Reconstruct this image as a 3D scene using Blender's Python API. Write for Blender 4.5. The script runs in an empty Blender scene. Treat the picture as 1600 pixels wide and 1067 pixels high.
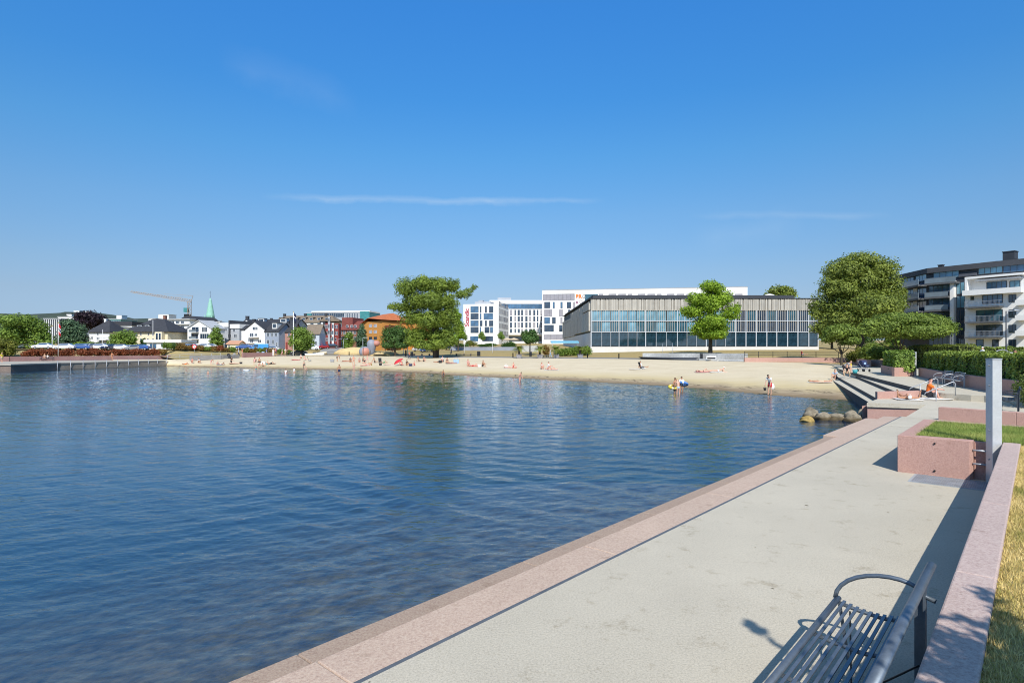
import bpy, math, random
import numpy as np
from mathutils import Vector, Matrix
R = math.radians
rng = random.Random(7)
nrg = np.random.default_rng(11)
SC = bpy.context.scene
COL = SC.collection
F = 920.0; HZ = 546.5; HC = 3.4            # focal length and horizon row in photo pixels, eye height above the water
TH = math.atan(821 / F)                    # heading of the promenade
DV = Vector((math.sin(TH), math.cos(TH), 0)); NV = Vector((math.cos(TH), -math.sin(TH), 0))

def W(px, py, Y): return Vector(((px - 800) / F * Y, Y, HC - (py - HZ) / F * Y))
def GP(px, py, z):
    Y = F * (HC - z) / (py - HZ)
    return Vector(((px - 800) / F * Y, Y, z))
def TL(t, L, z=0.0):
    p = DV * t - NV * L
    return Vector((p.x, p.y, z))
def interp(x, tab, k=1):
    if x <= tab[0][0]: return tab[0][k]
    for a, b in zip(tab, tab[1:]):
        if x <= b[0]:
            f = (x - a[0]) / (b[0] - a[0])
            return a[k] + (b[k] - a[k]) * f
    return tab[-1][k]

# ---------------------------------------------------------------- objects
def tag(o, label=None, cat=None, group=None, kind=None):
    if label: o['label'] = label
    if cat: o['category'] = cat
    if group: o['group'] = group
    if kind: o['kind'] = kind
    return o
def thing(name, label, cat, loc=(0, 0, 0), rz=0.0, group=None):
    o = bpy.data.objects.new(name, None); COL.objects.link(o)
    o.empty_display_size = 0.2
    o.location = loc; o.rotation_euler = (0, 0, rz)
    return tag(o, label, cat, group)
def kids(o): return [c for c in bpy.data.objects if c.parent == o]
KID = {}
def setparent(o, p):
    o.parent = p
    KID.setdefault(p.name, []).append(o)
def copy_tree(o, parent=None):
    c = o.copy(); COL.objects.link(c)
    if parent is not None: setparent(c, parent)
    for ch in list(KID.get(o.name, [])): copy_tree(ch, c)
    return c

class MB:
    def __init__(s): s.v = []; s.f = []; s.m = []; s.s = []
    def add(s, vs, fs, mi=0, smooth=False):
        n = len(s.v); s.v += [tuple(v) for v in vs]
        for f in fs:
            s.f.append(tuple(i + n for i in f)); s.m.append(mi); s.s.append(smooth)
        return s
    def box(s, x0, x1, y0, y1, z0, z1, mi=0):
        vs = [(x, y, z) for z in (z0, z1) for y in (y0, y1) for x in (x0, x1)]
        return s.add(vs, [(0, 2, 3, 1), (4, 5, 7, 6), (0, 1, 5, 4), (2, 6, 7, 3), (0, 4, 6, 2), (1, 3, 7, 5)], mi)
    def hexa(s, b, t, mi=0):                # bottom and top polygons with the same count
        n = len(b); vs = list(b) + list(t)
        fs = [tuple(reversed(range(n))), tuple(range(n, 2 * n))] + [(i, (i + 1) % n, n + (i + 1) % n, n + i) for i in range(n)]
        return s.add(vs, fs, mi)
    def prism(s, pts, z0, z1, mi=0):
        a = sum(p[0] * q[1] - q[0] * p[1] for p, q in zip(pts, pts[1:] + pts[:1]))
        if a < 0: pts = pts[::-1]
        return s.hexa([(p[0], p[1], z0) for p in pts], [(p[0], p[1], z1) for p in pts], mi)
    def quad(s, a, b, c, d, mi=0): return s.add([a, b, c, d], [(0, 1, 2, 3)], mi)
    def tube(s, p0, p1, r0, r1=None, n=8, mi=0, cap=True):
        return s.path([p0, p1], [r0, r0 if r1 is None else r1], n, mi, cap)
    def path(s, pts, rad, n=8, mi=0, cap=True, squash=1.0):
        pts = [Vector(p) for p in pts]
        if not isinstance(rad, (list, tuple)): rad = [rad] * len(pts)
        base = len(s.v); up = None; vs = []; fs = []
        for i, p in enumerate(pts):
            d = (pts[min(i + 1, len(pts) - 1)] - pts[max(i - 1, 0)])
            if d.length < 1e-9: d = Vector((0, 0, 1))
            d.normalize()
            if up is None:
                up = Vector((0, 0, 1)) if abs(d.z) < 0.95 else Vector((0, 1, 0))
            a = d.cross(up)
            if a.length < 1e-6: a = d.orthogonal()
            a.normalize(); b = a.cross(d).normalized(); up = b
            for k in range(n):
                t = 2 * math.pi * (k + .5) / n
                vs.append(p + a * (math.cos(t) * rad[i]) + b * (math.sin(t) * rad[i] * squash))
        for i in range(len(pts) - 1):
            for k in range(n):
                k2 = (k + 1) % n
                fs.append((i * n + k, i * n + k2, (i + 1) * n + k2, (i + 1) * n + k))
        if cap:
            fs.append(tuple(reversed(range(n)))); fs.append(tuple((len(pts) - 1) * n + k for k in range(n)))
        return s.add(vs, fs, mi, n > 5)
    def bar(s, p0, p1, w, h, mi=0, up=(0, 0, 1)):   # rectangular bar, w across, h along up
        p0 = Vector(p0); p1 = Vector(p1); d = (p1 - p0).normalized(); u = Vector(up)
        a = d.cross(u)
        if a.length < 1e-5: a = d.cross(Vector((0, 1, 0)))
        a.normalize(); b = a.cross(d).normalized(); a = a * (w / 2); b = b * (h / 2)
        return s.hexa([p0 - a - b, p0 + a - b, p0 + a + b, p0 - a + b][::-1], [p1 - a - b, p1 + a - b, p1 + a + b, p1 - a + b][::-1], mi)
    def lathe(s, prof, n=16, c=(0, 0, 0), mi=0):
        vs = []; fs = []
        for r, z in prof:
            for k in range(n):
                t = 2 * math.pi * k / n; vs.append((c[0] + r * math.cos(t), c[1] + r * math.sin(t), c[2] + z))
        for i in range(len(prof) - 1):
            for k in range(n):
                k2 = (k + 1) % n; fs.append((i * n + k, i * n + k2, (i + 1) * n + k2, (i + 1) * n + k))
        fs.append(tuple(reversed(range(n)))); fs.append(tuple((len(prof) - 1) * n + k for k in range(n)))
        return s.add(vs, fs, mi, True)
    def blob(s, c, r, nu=14, nv=9, rough=0.0, seed=0, mi=0):
        q = random.Random(seed); ph = [(q.uniform(1, 4), q.uniform(1, 4), q.uniform(1, 4), q.uniform(0, 6)) for _ in range(5)]
        vs = []; fs = []
        for j in range(nv + 1):
            la = -math.pi / 2 + math.pi * j / nv
            for i in range(nu):
                lo = 2 * math.pi * i / nu
                d = Vector((math.cos(la) * math.cos(lo), math.cos(la) * math.sin(lo), math.sin(la)))
                k = 1 + rough * sum(math.sin(a * d.x * 2 + b * d.y * 2 + e * d.z * 2 + f) for a, b, e, f in ph) / 2.5
                vs.append((c[0] + d.x * r[0] * k, c[1] + d.y * r[1] * k, c[2] + d.z * r[2] * k))
        for j in range(nv):
            for i in range(nu):
                i2 = (i + 1) % nu; fs.append((j * nu + i, j * nu + i2, (j + 1) * nu + i2, (j + 1) * nu + i))
        return s.add(vs, fs, mi, True)
    def mesh(s, name, mats):
        me = bpy.data.meshes.new(name); me.from_pydata(s.v, [], s.f)
        for m in (mats if isinstance(mats, (list, tuple)) else [mats]): me.materials.append(m)
        me.polygons.foreach_set('material_index', s.m); me.polygons.foreach_set('use_smooth', s.s)
        me.update(); return me
    def build(s, name, mats, parent=None, loc=None, bevel=0.0, rz=0.0):
        o = bpy.data.objects.new(name, s.mesh(name, mats)); COL.objects.link(o)
        if parent is not None: setparent(o, parent)
        if loc is not None: o.location = loc
        o.rotation_euler = (0, 0, rz)
        if bevel:
            b = o.modifiers.new('bevel', 'BEVEL'); b.width = bevel; b.segments = 2; b.limit_method = 'ANGLE'; b.angle_limit = R(40)
        return o
def link(name, me, parent=None, loc=None, rz=0.0):
    o = bpy.data.objects.new(name, me); COL.objects.link(o)
    if parent is not None: setparent(o, parent)
    if loc is not None: o.location = loc
    o.rotation_euler = (0, 0, rz)
    return o

# ---------------------------------------------------------------- materials
def nodes(name):
    m = bpy.data.materials.new(name); m.use_nodes = True
    return m, m.node_tree, m.node_tree.nodes['Principled BSDF']
def N(nt, typ, **kw):
    n = nt.nodes.new(typ)
    for k, v in kw.items(): setattr(n, k, v)
    return n
def noise(nt, vec, scale, detail=4, rough=.55):
    n = N(nt, 'ShaderNodeTexNoise'); n.inputs['Scale'].default_value = scale
    n.inputs['Detail'].default_value = detail; n.inputs['Roughness'].default_value = rough
    nt.links.new(vec, n.inputs['Vector']); return n
def ramp(nt, fac, stops):
    r = N(nt, 'ShaderNodeValToRGB'); e = r.color_ramp.elements
    while len(e) < len(stops): e.new(0.5)
    for i, (p, c) in enumerate(stops):
        e[i].position = p; e[i].color = (*c, 1) if len(c) == 3 else c
    nt.links.new(fac, r.inputs['Fac']); return r
def mixc(nt, fac, a, b, mode='MIX'):
    m = N(nt, 'ShaderNodeMix', data_type='RGBA', blend_type=mode)
    for s, v in ((m.inputs['Factor'], fac), (m.inputs['A'], a), (m.inputs['B'], b)):
        if isinstance(v, (int, float)): s.default_value = v
        elif isinstance(v, tuple): s.default_value = (*v, 1) if len(v) == 3 else v
        else: nt.links.new(v, s)
    return m.outputs['Result']
def sc(c, k): return tuple(min(1, x * k) for x in c)
def pos(nt, world=True, mapping=None):
    o = N(nt, 'ShaderNodeNewGeometry').outputs['Position'] if world else N(nt, 'ShaderNodeTexCoord').outputs['Object']
    if mapping:
        mp = N(nt, 'ShaderNodeMapping'); mp.inputs['Scale'].default_value = mapping[0]; mp.inputs['Rotation'].default_value = (0, 0, mapping[1])
        nt.links.new(o, mp.inputs['Vector']); return mp.outputs['Vector']
    return o
MATS = {}
def M(name, col, rough=.65, var=.12, scale=2.0, fine=0.0, fscale=60., bump=0.0, metal=0.0, spec=.4, world=False, coat=0):
    if name in MATS: return MATS[name]
    m, nt, b = nodes(name)
    v = pos(nt, world)
    n1 = noise(nt, v, scale, 5)
    c = ramp(nt, n1.outputs['Fac'], [(.25, sc(col, 1 - var)), (.75, sc(col, 1 + var))]).outputs['Color']
    if fine:
        n2 = noise(nt, v, fscale, 2, .7)
        r2 = ramp(nt, n2.outputs['Fac'], [(.3, (1 - fine,) * 3), (.7, (1 + fine if fine < .0 else 1.0,) * 3)])
        c = mixc(nt, 1.0, c, r2.outputs['Color'], 'MULTIPLY')
    nt.links.new(c, b.inputs['Base Color'])
    b.inputs['Roughness'].default_value = rough; b.inputs['Metallic'].default_value = metal
    b.inputs['Specular IOR Level'].default_value = spec
    if coat: b.inputs['Coat Weight'].default_value = coat
    if bump:
        bp = N(nt, 'ShaderNodeBump'); bp.inputs['Strength'].default_value = bump; bp.inputs['Distance'].default_value = .02
        nb = noise(nt, v, fscale, 3); nt.links.new(nb.outputs['Fac'], bp.inputs['Height']); nt.links.new(bp.outputs['Normal'], b.inputs['Normal'])
    MATS[name] = m; return m
def glassmat(name, col, rough=.04, spec=1.0, var=.5, scale=.35):
    if name in MATS: return MATS[name]
    m, nt, b = nodes(name)
    gi = N(nt, 'ShaderNodeNewGeometry')
    r = ramp(nt, gi.outputs['Random Per Island'], [(0, sc(col, 1 - var)), (1, sc(col, 1 + var))])
    n1 = noise(nt, pos(nt, False), scale, 2)
    c = mixc(nt, .35, r.outputs['Color'], ramp(nt, n1.outputs['Fac'], [(.4, sc(col, .5)), (.6, sc(col, 1.6))]).outputs['Color'])
    nt.links.new(c, b.inputs['Base Color']); b.inputs['Roughness'].default_value = rough
    b.inputs['Specular IOR Level'].default_value = spec; b.inputs['IOR'].default_value = 1.6
    MATS[name] = m; return m
def leafmat(name, c0, c1, trans=.35, rough=.55):
    if name in MATS: return MATS[name]
    m, nt, b = nodes(name)
    gi = N(nt, 'ShaderNodeNewGeometry')
    n1 = noise(nt, pos(nt, False), .45, 3)
    ri = N(nt, 'ShaderNodeMath', operation='MULTIPLY_ADD'); nt.links.new(gi.outputs['Random Per Island'], ri.inputs[0]); ri.inputs[1].default_value = .32
    mm = N(nt, 'ShaderNodeMath', operation='MULTIPLY_ADD'); nt.links.new(n1.outputs['Fac'], mm.inputs[0]); mm.inputs[1].default_value = 1.5; mm.inputs[2].default_value = -.42
    nt.links.new(mm.outputs[0], ri.inputs[2])
    c = ramp(nt, ri.outputs[0], [(0, c0), (1, c1)]).outputs['Color']
    nt.links.new(c, b.inputs['Base Color']); b.inputs['Roughness'].default_value = rough; b.inputs['Specular IOR Level'].default_value = .3
    t = N(nt, 'ShaderNodeBsdfTranslucent'); nt.links.new(mixc(nt, 1., c, (1.0, 1.0, .55), 'MULTIPLY'), t.inputs['Color'])
    mx = N(nt, 'ShaderNodeMixShader'); mx.inputs[0].default_value = trans
    out = nt.nodes['Material Output']
    nt.links.new(b.outputs[0], mx.inputs[1]); nt.links.new(t.outputs[0], mx.inputs[2]); nt.links.new(mx.outputs[0], out.inputs['Surface'])
    MATS[name] = m; return m

# ---------------------------------------------------------------- foliage
def leaf_mesh(name, P, Nr, size, mat, aspect=.62, seed=0, jit=.55):
    g = np.random.default_rng(seed); n = len(P)
    Nr = Nr + g.normal(0, jit, (n, 3)); Nr /= np.linalg.norm(Nr, axis=1)[:, None] + 1e-9
    a = np.cross(Nr, g.normal(0, 1, (n, 3))); a /= np.linalg.norm(a, axis=1)[:, None] + 1e-9
    b = np.cross(Nr, a)
    s = (size * g.uniform(.6, 1.35, n))[:, None]
    V = np.empty((n, 4, 3)); k = s * .08
    V[:, 0] = P - a * s * .5; V[:, 1] = P + b * s * aspect * .5 + Nr * k; V[:, 2] = P + a * s * .5; V[:, 3] = P - b * s * aspect * .5 + Nr * k
    me = bpy.data.meshes.new(name)
    me.vertices.add(4 * n); me.vertices.foreach_set('co', V.reshape(-1).astype(np.float32))
    me.loops.add(4 * n); me.loops.foreach_set('vertex_index', np.arange(4 * n, dtype=np.int32))
    me.polygons.add(n); me.polygons.foreach_set('loop_start', np.arange(0, 4 * n, 4, dtype=np.int32))
    me.materials.append(mat); me.update(calc_edges=True); return me
def lobe_points(lobes, n, seed, shell=.45):
    g = np.random.default_rng(seed); L = np.array(lobes, float)
    w = (L[:, 3] * L[:, 4] + L[:, 4] * L[:, 5] + L[:, 3] * L[:, 5]); w /= w.sum()
    k = g.choice(len(L), n, p=w); d = g.normal(0, 1, (n, 3)); d /= np.linalg.norm(d, axis=1)[:, None]
    wob = 1 + .13 * np.sin(d[:, 0] * 7 + k * 1.7) + .13 * np.sin(d[:, 1] * 8 + k * 2.3) + .1 * np.sin(d[:, 2] * 9 + k)
    r = (shell + (1 - shell) * g.uniform(0, 1, n) ** .6) * wob
    return L[k, :3] + d * L[k, 3:6] * r[:, None], d
def crown_lobes(cx, cz, rx, rz, n, seed, lr=.42, flat=False, ry=None):
    q = random.Random(seed); out = []; ry = ry or rx
    for i in range(n):
        t = i * 2.39996 + q.uniform(-.3, .3); u = 1 - 2 * (i + .5) / n
        if flat: u = u * .7
        rr = math.sqrt(max(0, 1 - u * u)) * q.uniform(.55, .8)
        k = lr * q.uniform(.75, 1.2)
        out.append((cx + rx * rr * math.cos(t), ry * rr * math.sin(t), cz + rz * u * .68, rx * k, ry * k, rz * k * (.9 if not flat else 1.2)))
    out.append((cx, 0, cz, rx * .55, ry * .55, rz * .55))
    return out
BARK = M('bark', (.09, .07, .05), .9, .3, 6, fine=.4, fscale=25, bump=.6)
def tree(name, label, cat, loc, H, lobes, mat, nleaf, leaf, trunk_r=.25, limbs=5, seed=0, group=None, trunk_to=None, bark=None, rz=0, lean=(0, 0), stems=1, shell=.45):
    t = thing(name, label, cat, loc, rz, group)
    q = random.Random(seed + 5); mb = MB()
    zt = trunk_to or H * .55
    for sidx in range(stems):
        ox = 0 if stems == 1 else q.uniform(-1, 1) * trunk_r * 3; oy = 0 if stems == 1 else q.uniform(-1, 1) * trunk_r * 2
        ln = (lean[0] + ox * 2.2, lean[1] + oy * 2)
        pts = [(ox, oy, -.4), (ox, oy, 0.05)] + [(ox + ln[0] * (i / 4) ** 1.3 + q.uniform(-.05, .05) * H * .1, oy + ln[1] * (i / 4) ** 1.3 + q.uniform(-.05, .05) * H * .1, zt * i / 4) for i in range(1, 5)]
        mb.path(pts, [trunk_r * 1.5, trunk_r * 1.2, trunk_r, trunk_r * .9, trunk_r * .7, trunk_r * .45], 9)
    top = Vector(pts[-2]); mid = Vector(pts[-3])
    for i in range(limbs):
        l = lobes[(i * 7 + 1) % len(lobes)]; e = Vector(l[:3]); s0 = mid.lerp(top, q.random())
        m1 = s0.lerp(e, .5) + Vector((q.uniform(-.3, .3), q.uniform(-.3, .3), -.1 * (e - s0).length))
        mb.path([s0, m1, e], [trunk_r * .45, trunk_r * .28, trunk_r * .08], 6)
    mb.build('trunk', bark or BARK, t)
    P, D = lobe_points(lobes, nleaf, seed, shell)
    D = D + np.array([0, 0, .35])
    link('crown', leaf_mesh('crown', P, D, leaf, mat, seed=seed), t)
    return t
def bush_mesh(w, d, h, n, leaf, mat, seed):
    q = random.Random(seed)
    lobes = [(q.uniform(-.3, .3) * w, q.uniform(-.3, .3) * d, h * q.uniform(.35, .6), w * q.uniform(.2, .32), d * q.uniform(.2, .32), h * q.uniform(.3, .45)) for _ in range(7)]
    P, D = lobe_points(lobes, n, seed, .5); P = P[P[:, 2] > 0.02]; 
    return leaf_mesh('foliage', P, np.resize(D, P.shape) + np.array([0, 0, .3]), leaf, mat, seed=seed)
# ---------------------------------------------------------------- camera, sun, sky
cam = bpy.data.cameras.new('camera'); co = bpy.data.objects.new('camera', cam); COL.objects.link(co)
cam.sensor_width = 36; cam.lens = F / 1600 * 36; cam.shift_y = (HZ - 533.5) / 1600; cam.clip_end = 6000; cam.clip_start = .05
co.location = (0, 0, HC); co.rotation_euler = (R(90), 0, 0); SC.camera = co
SUN_EL = R(43); shd = Vector((-.05, 1, 0)).normalized()
ld = Vector((shd.x * math.cos(SUN_EL), shd.y * math.cos(SUN_EL), -math.sin(SUN_EL)))
sl = bpy.data.lights.new('sun', 'SUN'); sl.energy = 3.7; sl.angle = R(.5); sl.color = (1, .955, .88)
so = bpy.data.objects.new('sun', sl); COL.objects.link(so); so.rotation_euler = ld.to_track_quat('-Z', 'Y').to_euler(); so.location = (0, 0, 60)
w = bpy.data.worlds.new('World'); SC.world = w; w.use_nodes = True; nt = w.node_tree
bg = nt.nodes['Background']; bg.inputs['Strength'].default_value = .1
sky = N(nt, 'ShaderNodeTexSky', sky_type='NISHITA'); sky.sun_disc = False; sky.sun_elevation = SUN_EL
sky.sun_rotation = math.atan2(-shd.x, -shd.y); sky.air_density = 1.25; sky.dust_density = .25; sky.ozone_density = 3.5; sky.altitude = 0
tc = N(nt, 'ShaderNodeTexCoord'); sx = N(nt, 'ShaderNodeSeparateXYZ'); nt.links.new(tc.outputs['Generated'], sx.inputs[0])
def mth(op, a, b=None, c=None):
    n = N(nt, 'ShaderNodeMath', operation=op)
    for i, v in enumerate((a, b, c)):
        if v is None: continue
        if isinstance(v, (int, float)): n.inputs[i].default_value = v
        else: nt.links.new(v, n.inputs[i])
    return n.outputs[0]
yy = mth('MAXIMUM', sx.outputs['Y'], .02)
u = mth('DIVIDE', sx.outputs['X'], yy); v = mth('DIVIDE', sx.outputs['Z'], yy)
def streak(u0, u1, v0, slope, wid, amp, nscale, stretch):
    um = (u0 + u1) / 2; hw = (u1 - u0) / 2
    a = mth('SUBTRACT', 1, mth('ABSOLUTE', mth('DIVIDE', mth('SUBTRACT', u, um), hw))); a = mth('MULTIPLY', mth('MAXIMUM', a, 0), 2.2); a = mth('MINIMUM', a, 1)
    dv = mth('SUBTRACT', v, mth('MULTIPLY_ADD', mth('SUBTRACT', u, um), slope, v0))
    cv = N(nt, 'ShaderNodeCombineXYZ'); nt.links.new(mth('MULTIPLY', u, stretch), cv.inputs[0]); nt.links.new(v, cv.inputs[1])
    nz = noise(nt, cv.outputs[0], nscale, 6, .6)
    dv = mth('ADD', dv, mth('MULTIPLY_ADD', nz.outputs['Fac'], wid * 2.4, -wid * 1.2))
    b = mth('MAXIMUM', mth('SUBTRACT', 1, mth('ABSOLUTE', mth('DIVIDE', dv, wid))), 0)
    return mth('MULTIPLY', mth('MULTIPLY', mth('MULTIPLY', a, b), nz.outputs['Fac']), amp)
cl = streak(-.43, .06, .2545, -.022, .008, .42, 14, 1)
cl = mth('ADD', cl, streak(-.10, .16, .254, -.01, .006, .3, 20, 1))
cl = mth('ADD', cl, streak(-.5, -.26, .455, -.35, .04, .1, 6, 1))
cl = mth('ADD', cl, streak(.3, .65, .228, .005, .008, .22, 10, 1))
cl = mth('ADD', cl, streak(.3, .5, .2, .15, .03, .12, 6, 1))
zn = mth('MAXIMUM', sx.outputs['Z'], 0)
air = ramp(nt, zn, [(0, (.33, .47, .86)), (.03, (.34, .47, .84)), (.083, (.43, .50, .70)), (.126, (.46, .556, .72)), (.219, (.45, .667, .85)), (.307, (.36, .747, 1.0)), (.387, (.283, .768, 1.139)), (.504, (.27, .841, 1.348)), (.72, (.72, .95, 1.0)), (1, (1.25, 1.12, 1.0))])
nt.links.new(mixc(nt, cl, mixc(nt, 1.0, sky.outputs[0], air.outputs['Color'], 'MULTIPLY'), (4.6, 5.4, 6.2)), bg.inputs['Color'])
SC.view_settings.view_transform = 'Standard'; SC.view_settings.look = 'None'; SC.view_settings.exposure = .53; SC.view_settings.gamma = 1
SC.render.engine = 'CYCLES'; SC.cycles.filter_width = 1.05; SC.cycles.max_bounces = 8; SC.cycles.transparent_max_bounces = 12; SC.cycles.caustics_reflective = False; SC.cycles.caustics_refractive = False

# ---------------------------------------------------------------- water and sea floor
m, nt, b = nodes('water'); MATS['water'] = m
def mth(op, a, b=None, c=None):
    n = N(nt, 'ShaderNodeMath', operation=op)
    for i, v in enumerate((a, b, c)):
        if v is None: continue
        if isinstance(v, (int, float)): n.inputs[i].default_value = v
        else: nt.links.new(v, n.inputs[i])
    return n.outputs[0]
h = None
for scl, rot, sx_, amp in ((.5, .2, 2.0, .9), (1.4, -.45, 1.9, .55), (3.5, .5, 1.9, .3), (9.0, -.4, 1.8, .2)):
    nz = noise(nt, pos(nt, True, ((1.0, sx_, 1), rot)), scl, 2, .5)
    t_ = mth('MULTIPLY', nz.outputs['Fac'], amp); h = t_ if h is None else mth('ADD', h, t_)
patch = noise(nt, pos(nt, True, ((1., 3.2, 1), .25)), .09, 3)
pr = ramp(nt, patch.outputs['Fac'], [(.35, (.5,) * 3), (.65, (1.,) * 3)])
bp = N(nt, 'ShaderNodeBump'); bp.inputs['Distance'].default_value = .16; nt.links.new(mth('MULTIPLY', pr.outputs['Color'], .3), bp.inputs['Strength']); nt.links.new(h, bp.inputs['Height'])
gl = N(nt, 'ShaderNodeBsdfGlossy'); gl.inputs['Roughness'].default_value = .03; nt.links.new(bp.outputs[0], gl.inputs['Normal']); gl.inputs['Color'].default_value = (.93, .98, 1, 1)
tr = N(nt, 'ShaderNodeBsdfTransparent'); tr.inputs['Color'].default_value = (.84, .88, .80, 1)
fr = N(nt, 'ShaderNodeFresnel'); gb = N(nt, 'ShaderNodeNewGeometry'); io = N(nt, 'ShaderNodeMapRange'); nt.links.new(gb.outputs['Backfacing'], io.inputs[0]); io.inputs[3].default_value = 1.42; io.inputs[4].default_value = 1 / 1.42; nt.links.new(io.outputs[0], fr.inputs['IOR']); bp2 = N(nt, 'ShaderNodeBump'); bp2.inputs['Distance'].default_value = .16; bp2.inputs['Strength'].default_value = .1; nt.links.new(h, bp2.inputs['Height']); nt.links.new(bp2.outputs[0], fr.inputs['Normal'])
df = N(nt, 'ShaderNodeBsdfDiffuse'); df.inputs['Color'].default_value = (.012, .10, .30, 1)
bd = N(nt, 'ShaderNodeMixShader'); bd.inputs[0].default_value = .17; nt.links.new(tr.outputs[0], bd.inputs[1]); nt.links.new(df.outputs[0], bd.inputs[2])
mx = N(nt, 'ShaderNodeMixShader'); nt.links.new(fr.outputs[0], mx.inputs[0]); nt.links.new(bd.outputs[0], mx.inputs[1]); nt.links.new(gl.outputs[0], mx.inputs[2])
nt.links.new(mx.outputs[0], nt.nodes['Material Output'].inputs['Surface'])
gw = np.random.default_rng(5)
def wave(X, Y):
    Z = np.zeros_like(X); n = 100
    for k in range(n):
        lam = .12 * (1.4 / .12) ** (gw.uniform() ** 1.3); a = gw.choice([-.5, .15, .55]) + gw.normal(0, .22) + (math.pi / 2)
        amp = WSL * math.sqrt(2 / n) * lam / (2 * math.pi); kx, ky = math.cos(a) * 2 * math.pi / lam, math.sin(a) * 2 * math.pi / lam
        mod = .55 + .45 * np.sin(X * gw.uniform(.02, .25) + Y * gw.uniform(.05, .4) + gw.uniform(0, 6))
        Z += amp * mod * np.sin(kx * X + ky * Y + gw.uniform(0, 6.28))
    P_ = .75 + .2 * np.sin(X * .31 + Y * .22 + 1.5 * np.sin(X * .11)) + .2 * np.sin(Y * .55 - X * .13 + np.sin(Y * .2) * 2) + .15 * np.sin(X * .9 + Y * .37)
    return Z * np.clip(P_, .25, 1.35)
WSL = .175
ys = np.concatenate([[-80, -20, 0], 2.8 * 1.006 ** np.arange(0, 668)]); us = np.concatenate([[-6, -3, -1.6], np.arange(-1.15, .80, .0025), [1.2, 2]])
UU, YY = np.meshgrid(us, ys); XX = UU * np.maximum(YY, 25 * (YY < 2.7)); XX = np.clip(XX, -400, 60); ZZ = np.where(YY > 2.7, wave(XX, YY), 0) * (np.abs(XX) < 399)
nr, nc = XX.shape; me = bpy.data.meshes.new('water'); me.vertices.add(nr * nc)
me.vertices.foreach_set('co', np.stack([XX, YY, ZZ], -1).reshape(-1).astype(np.float32))
a_ = (np.arange(nr - 1)[:, None] * nc + np.arange(nc - 1)[None, :]).reshape(-1); q_ = np.stack([a_, a_ + 1, a_ + nc + 1, a_ + nc], 1).astype(np.int32)
me.loops.add(q_.size); me.loops.foreach_set('vertex_index', q_.reshape(-1)); me.polygons.add(len(q_)); me.polygons.foreach_set('loop_start', np.arange(0, q_.size, 4, dtype=np.int32)); me.polygons.foreach_set('use_smooth', np.ones(len(q_), bool))
me.materials.append(m); me.update(calc_edges=True); link('water', me)
tag(bpy.data.objects['water'], 'rippled blue water of the sheltered bay', None, None, 'structure')

SHORE = [(150, 571.5), (262, 572), (320, 573.5), (420, 576), (520, 577.8), (580, 579.5), (680, 583.5), (700, 586), (800, 590.5), (860, 593.5), (960, 598.5), (1040, 603), (1120, 609), (1203, 617.5), (1260, 621.5), (1335, 626), (1420, 632)]
BACK = [(150, 562, 1.25), (262, 562, 1.3), (320, 560, 1.45), (420, 556.5, 1.8), (500, 556, 1.85), (600, 556.2, 1.8), (680, 557, 1.8), (700, 558, 1.75), (860, 559.8, 1.65), (960, 560.6, 1.6), (1050, 562.5, 1.5), (1150, 565, 1.45), (1260, 567.3, 1.35), (1300, 569, 1.2), (1420, 574, 1.05)]
def backY(px): return F * (HC - interp(px, BACK, 2)) / (interp(px, BACK) - HZ)
def shoreY(px): return F * HC / (interp(px, SHORE) - HZ)
def beach_z(px, Y):
    a = shoreY(px); b = backY(px); zb = interp(px, BACK, 2); f = (Y - a) / (b - a)
    if f < 0: return f * (b - a) * .06
    return zb * (1 - (1 - min(f, 1)) ** 1.6) if f < 1 else zb
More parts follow.
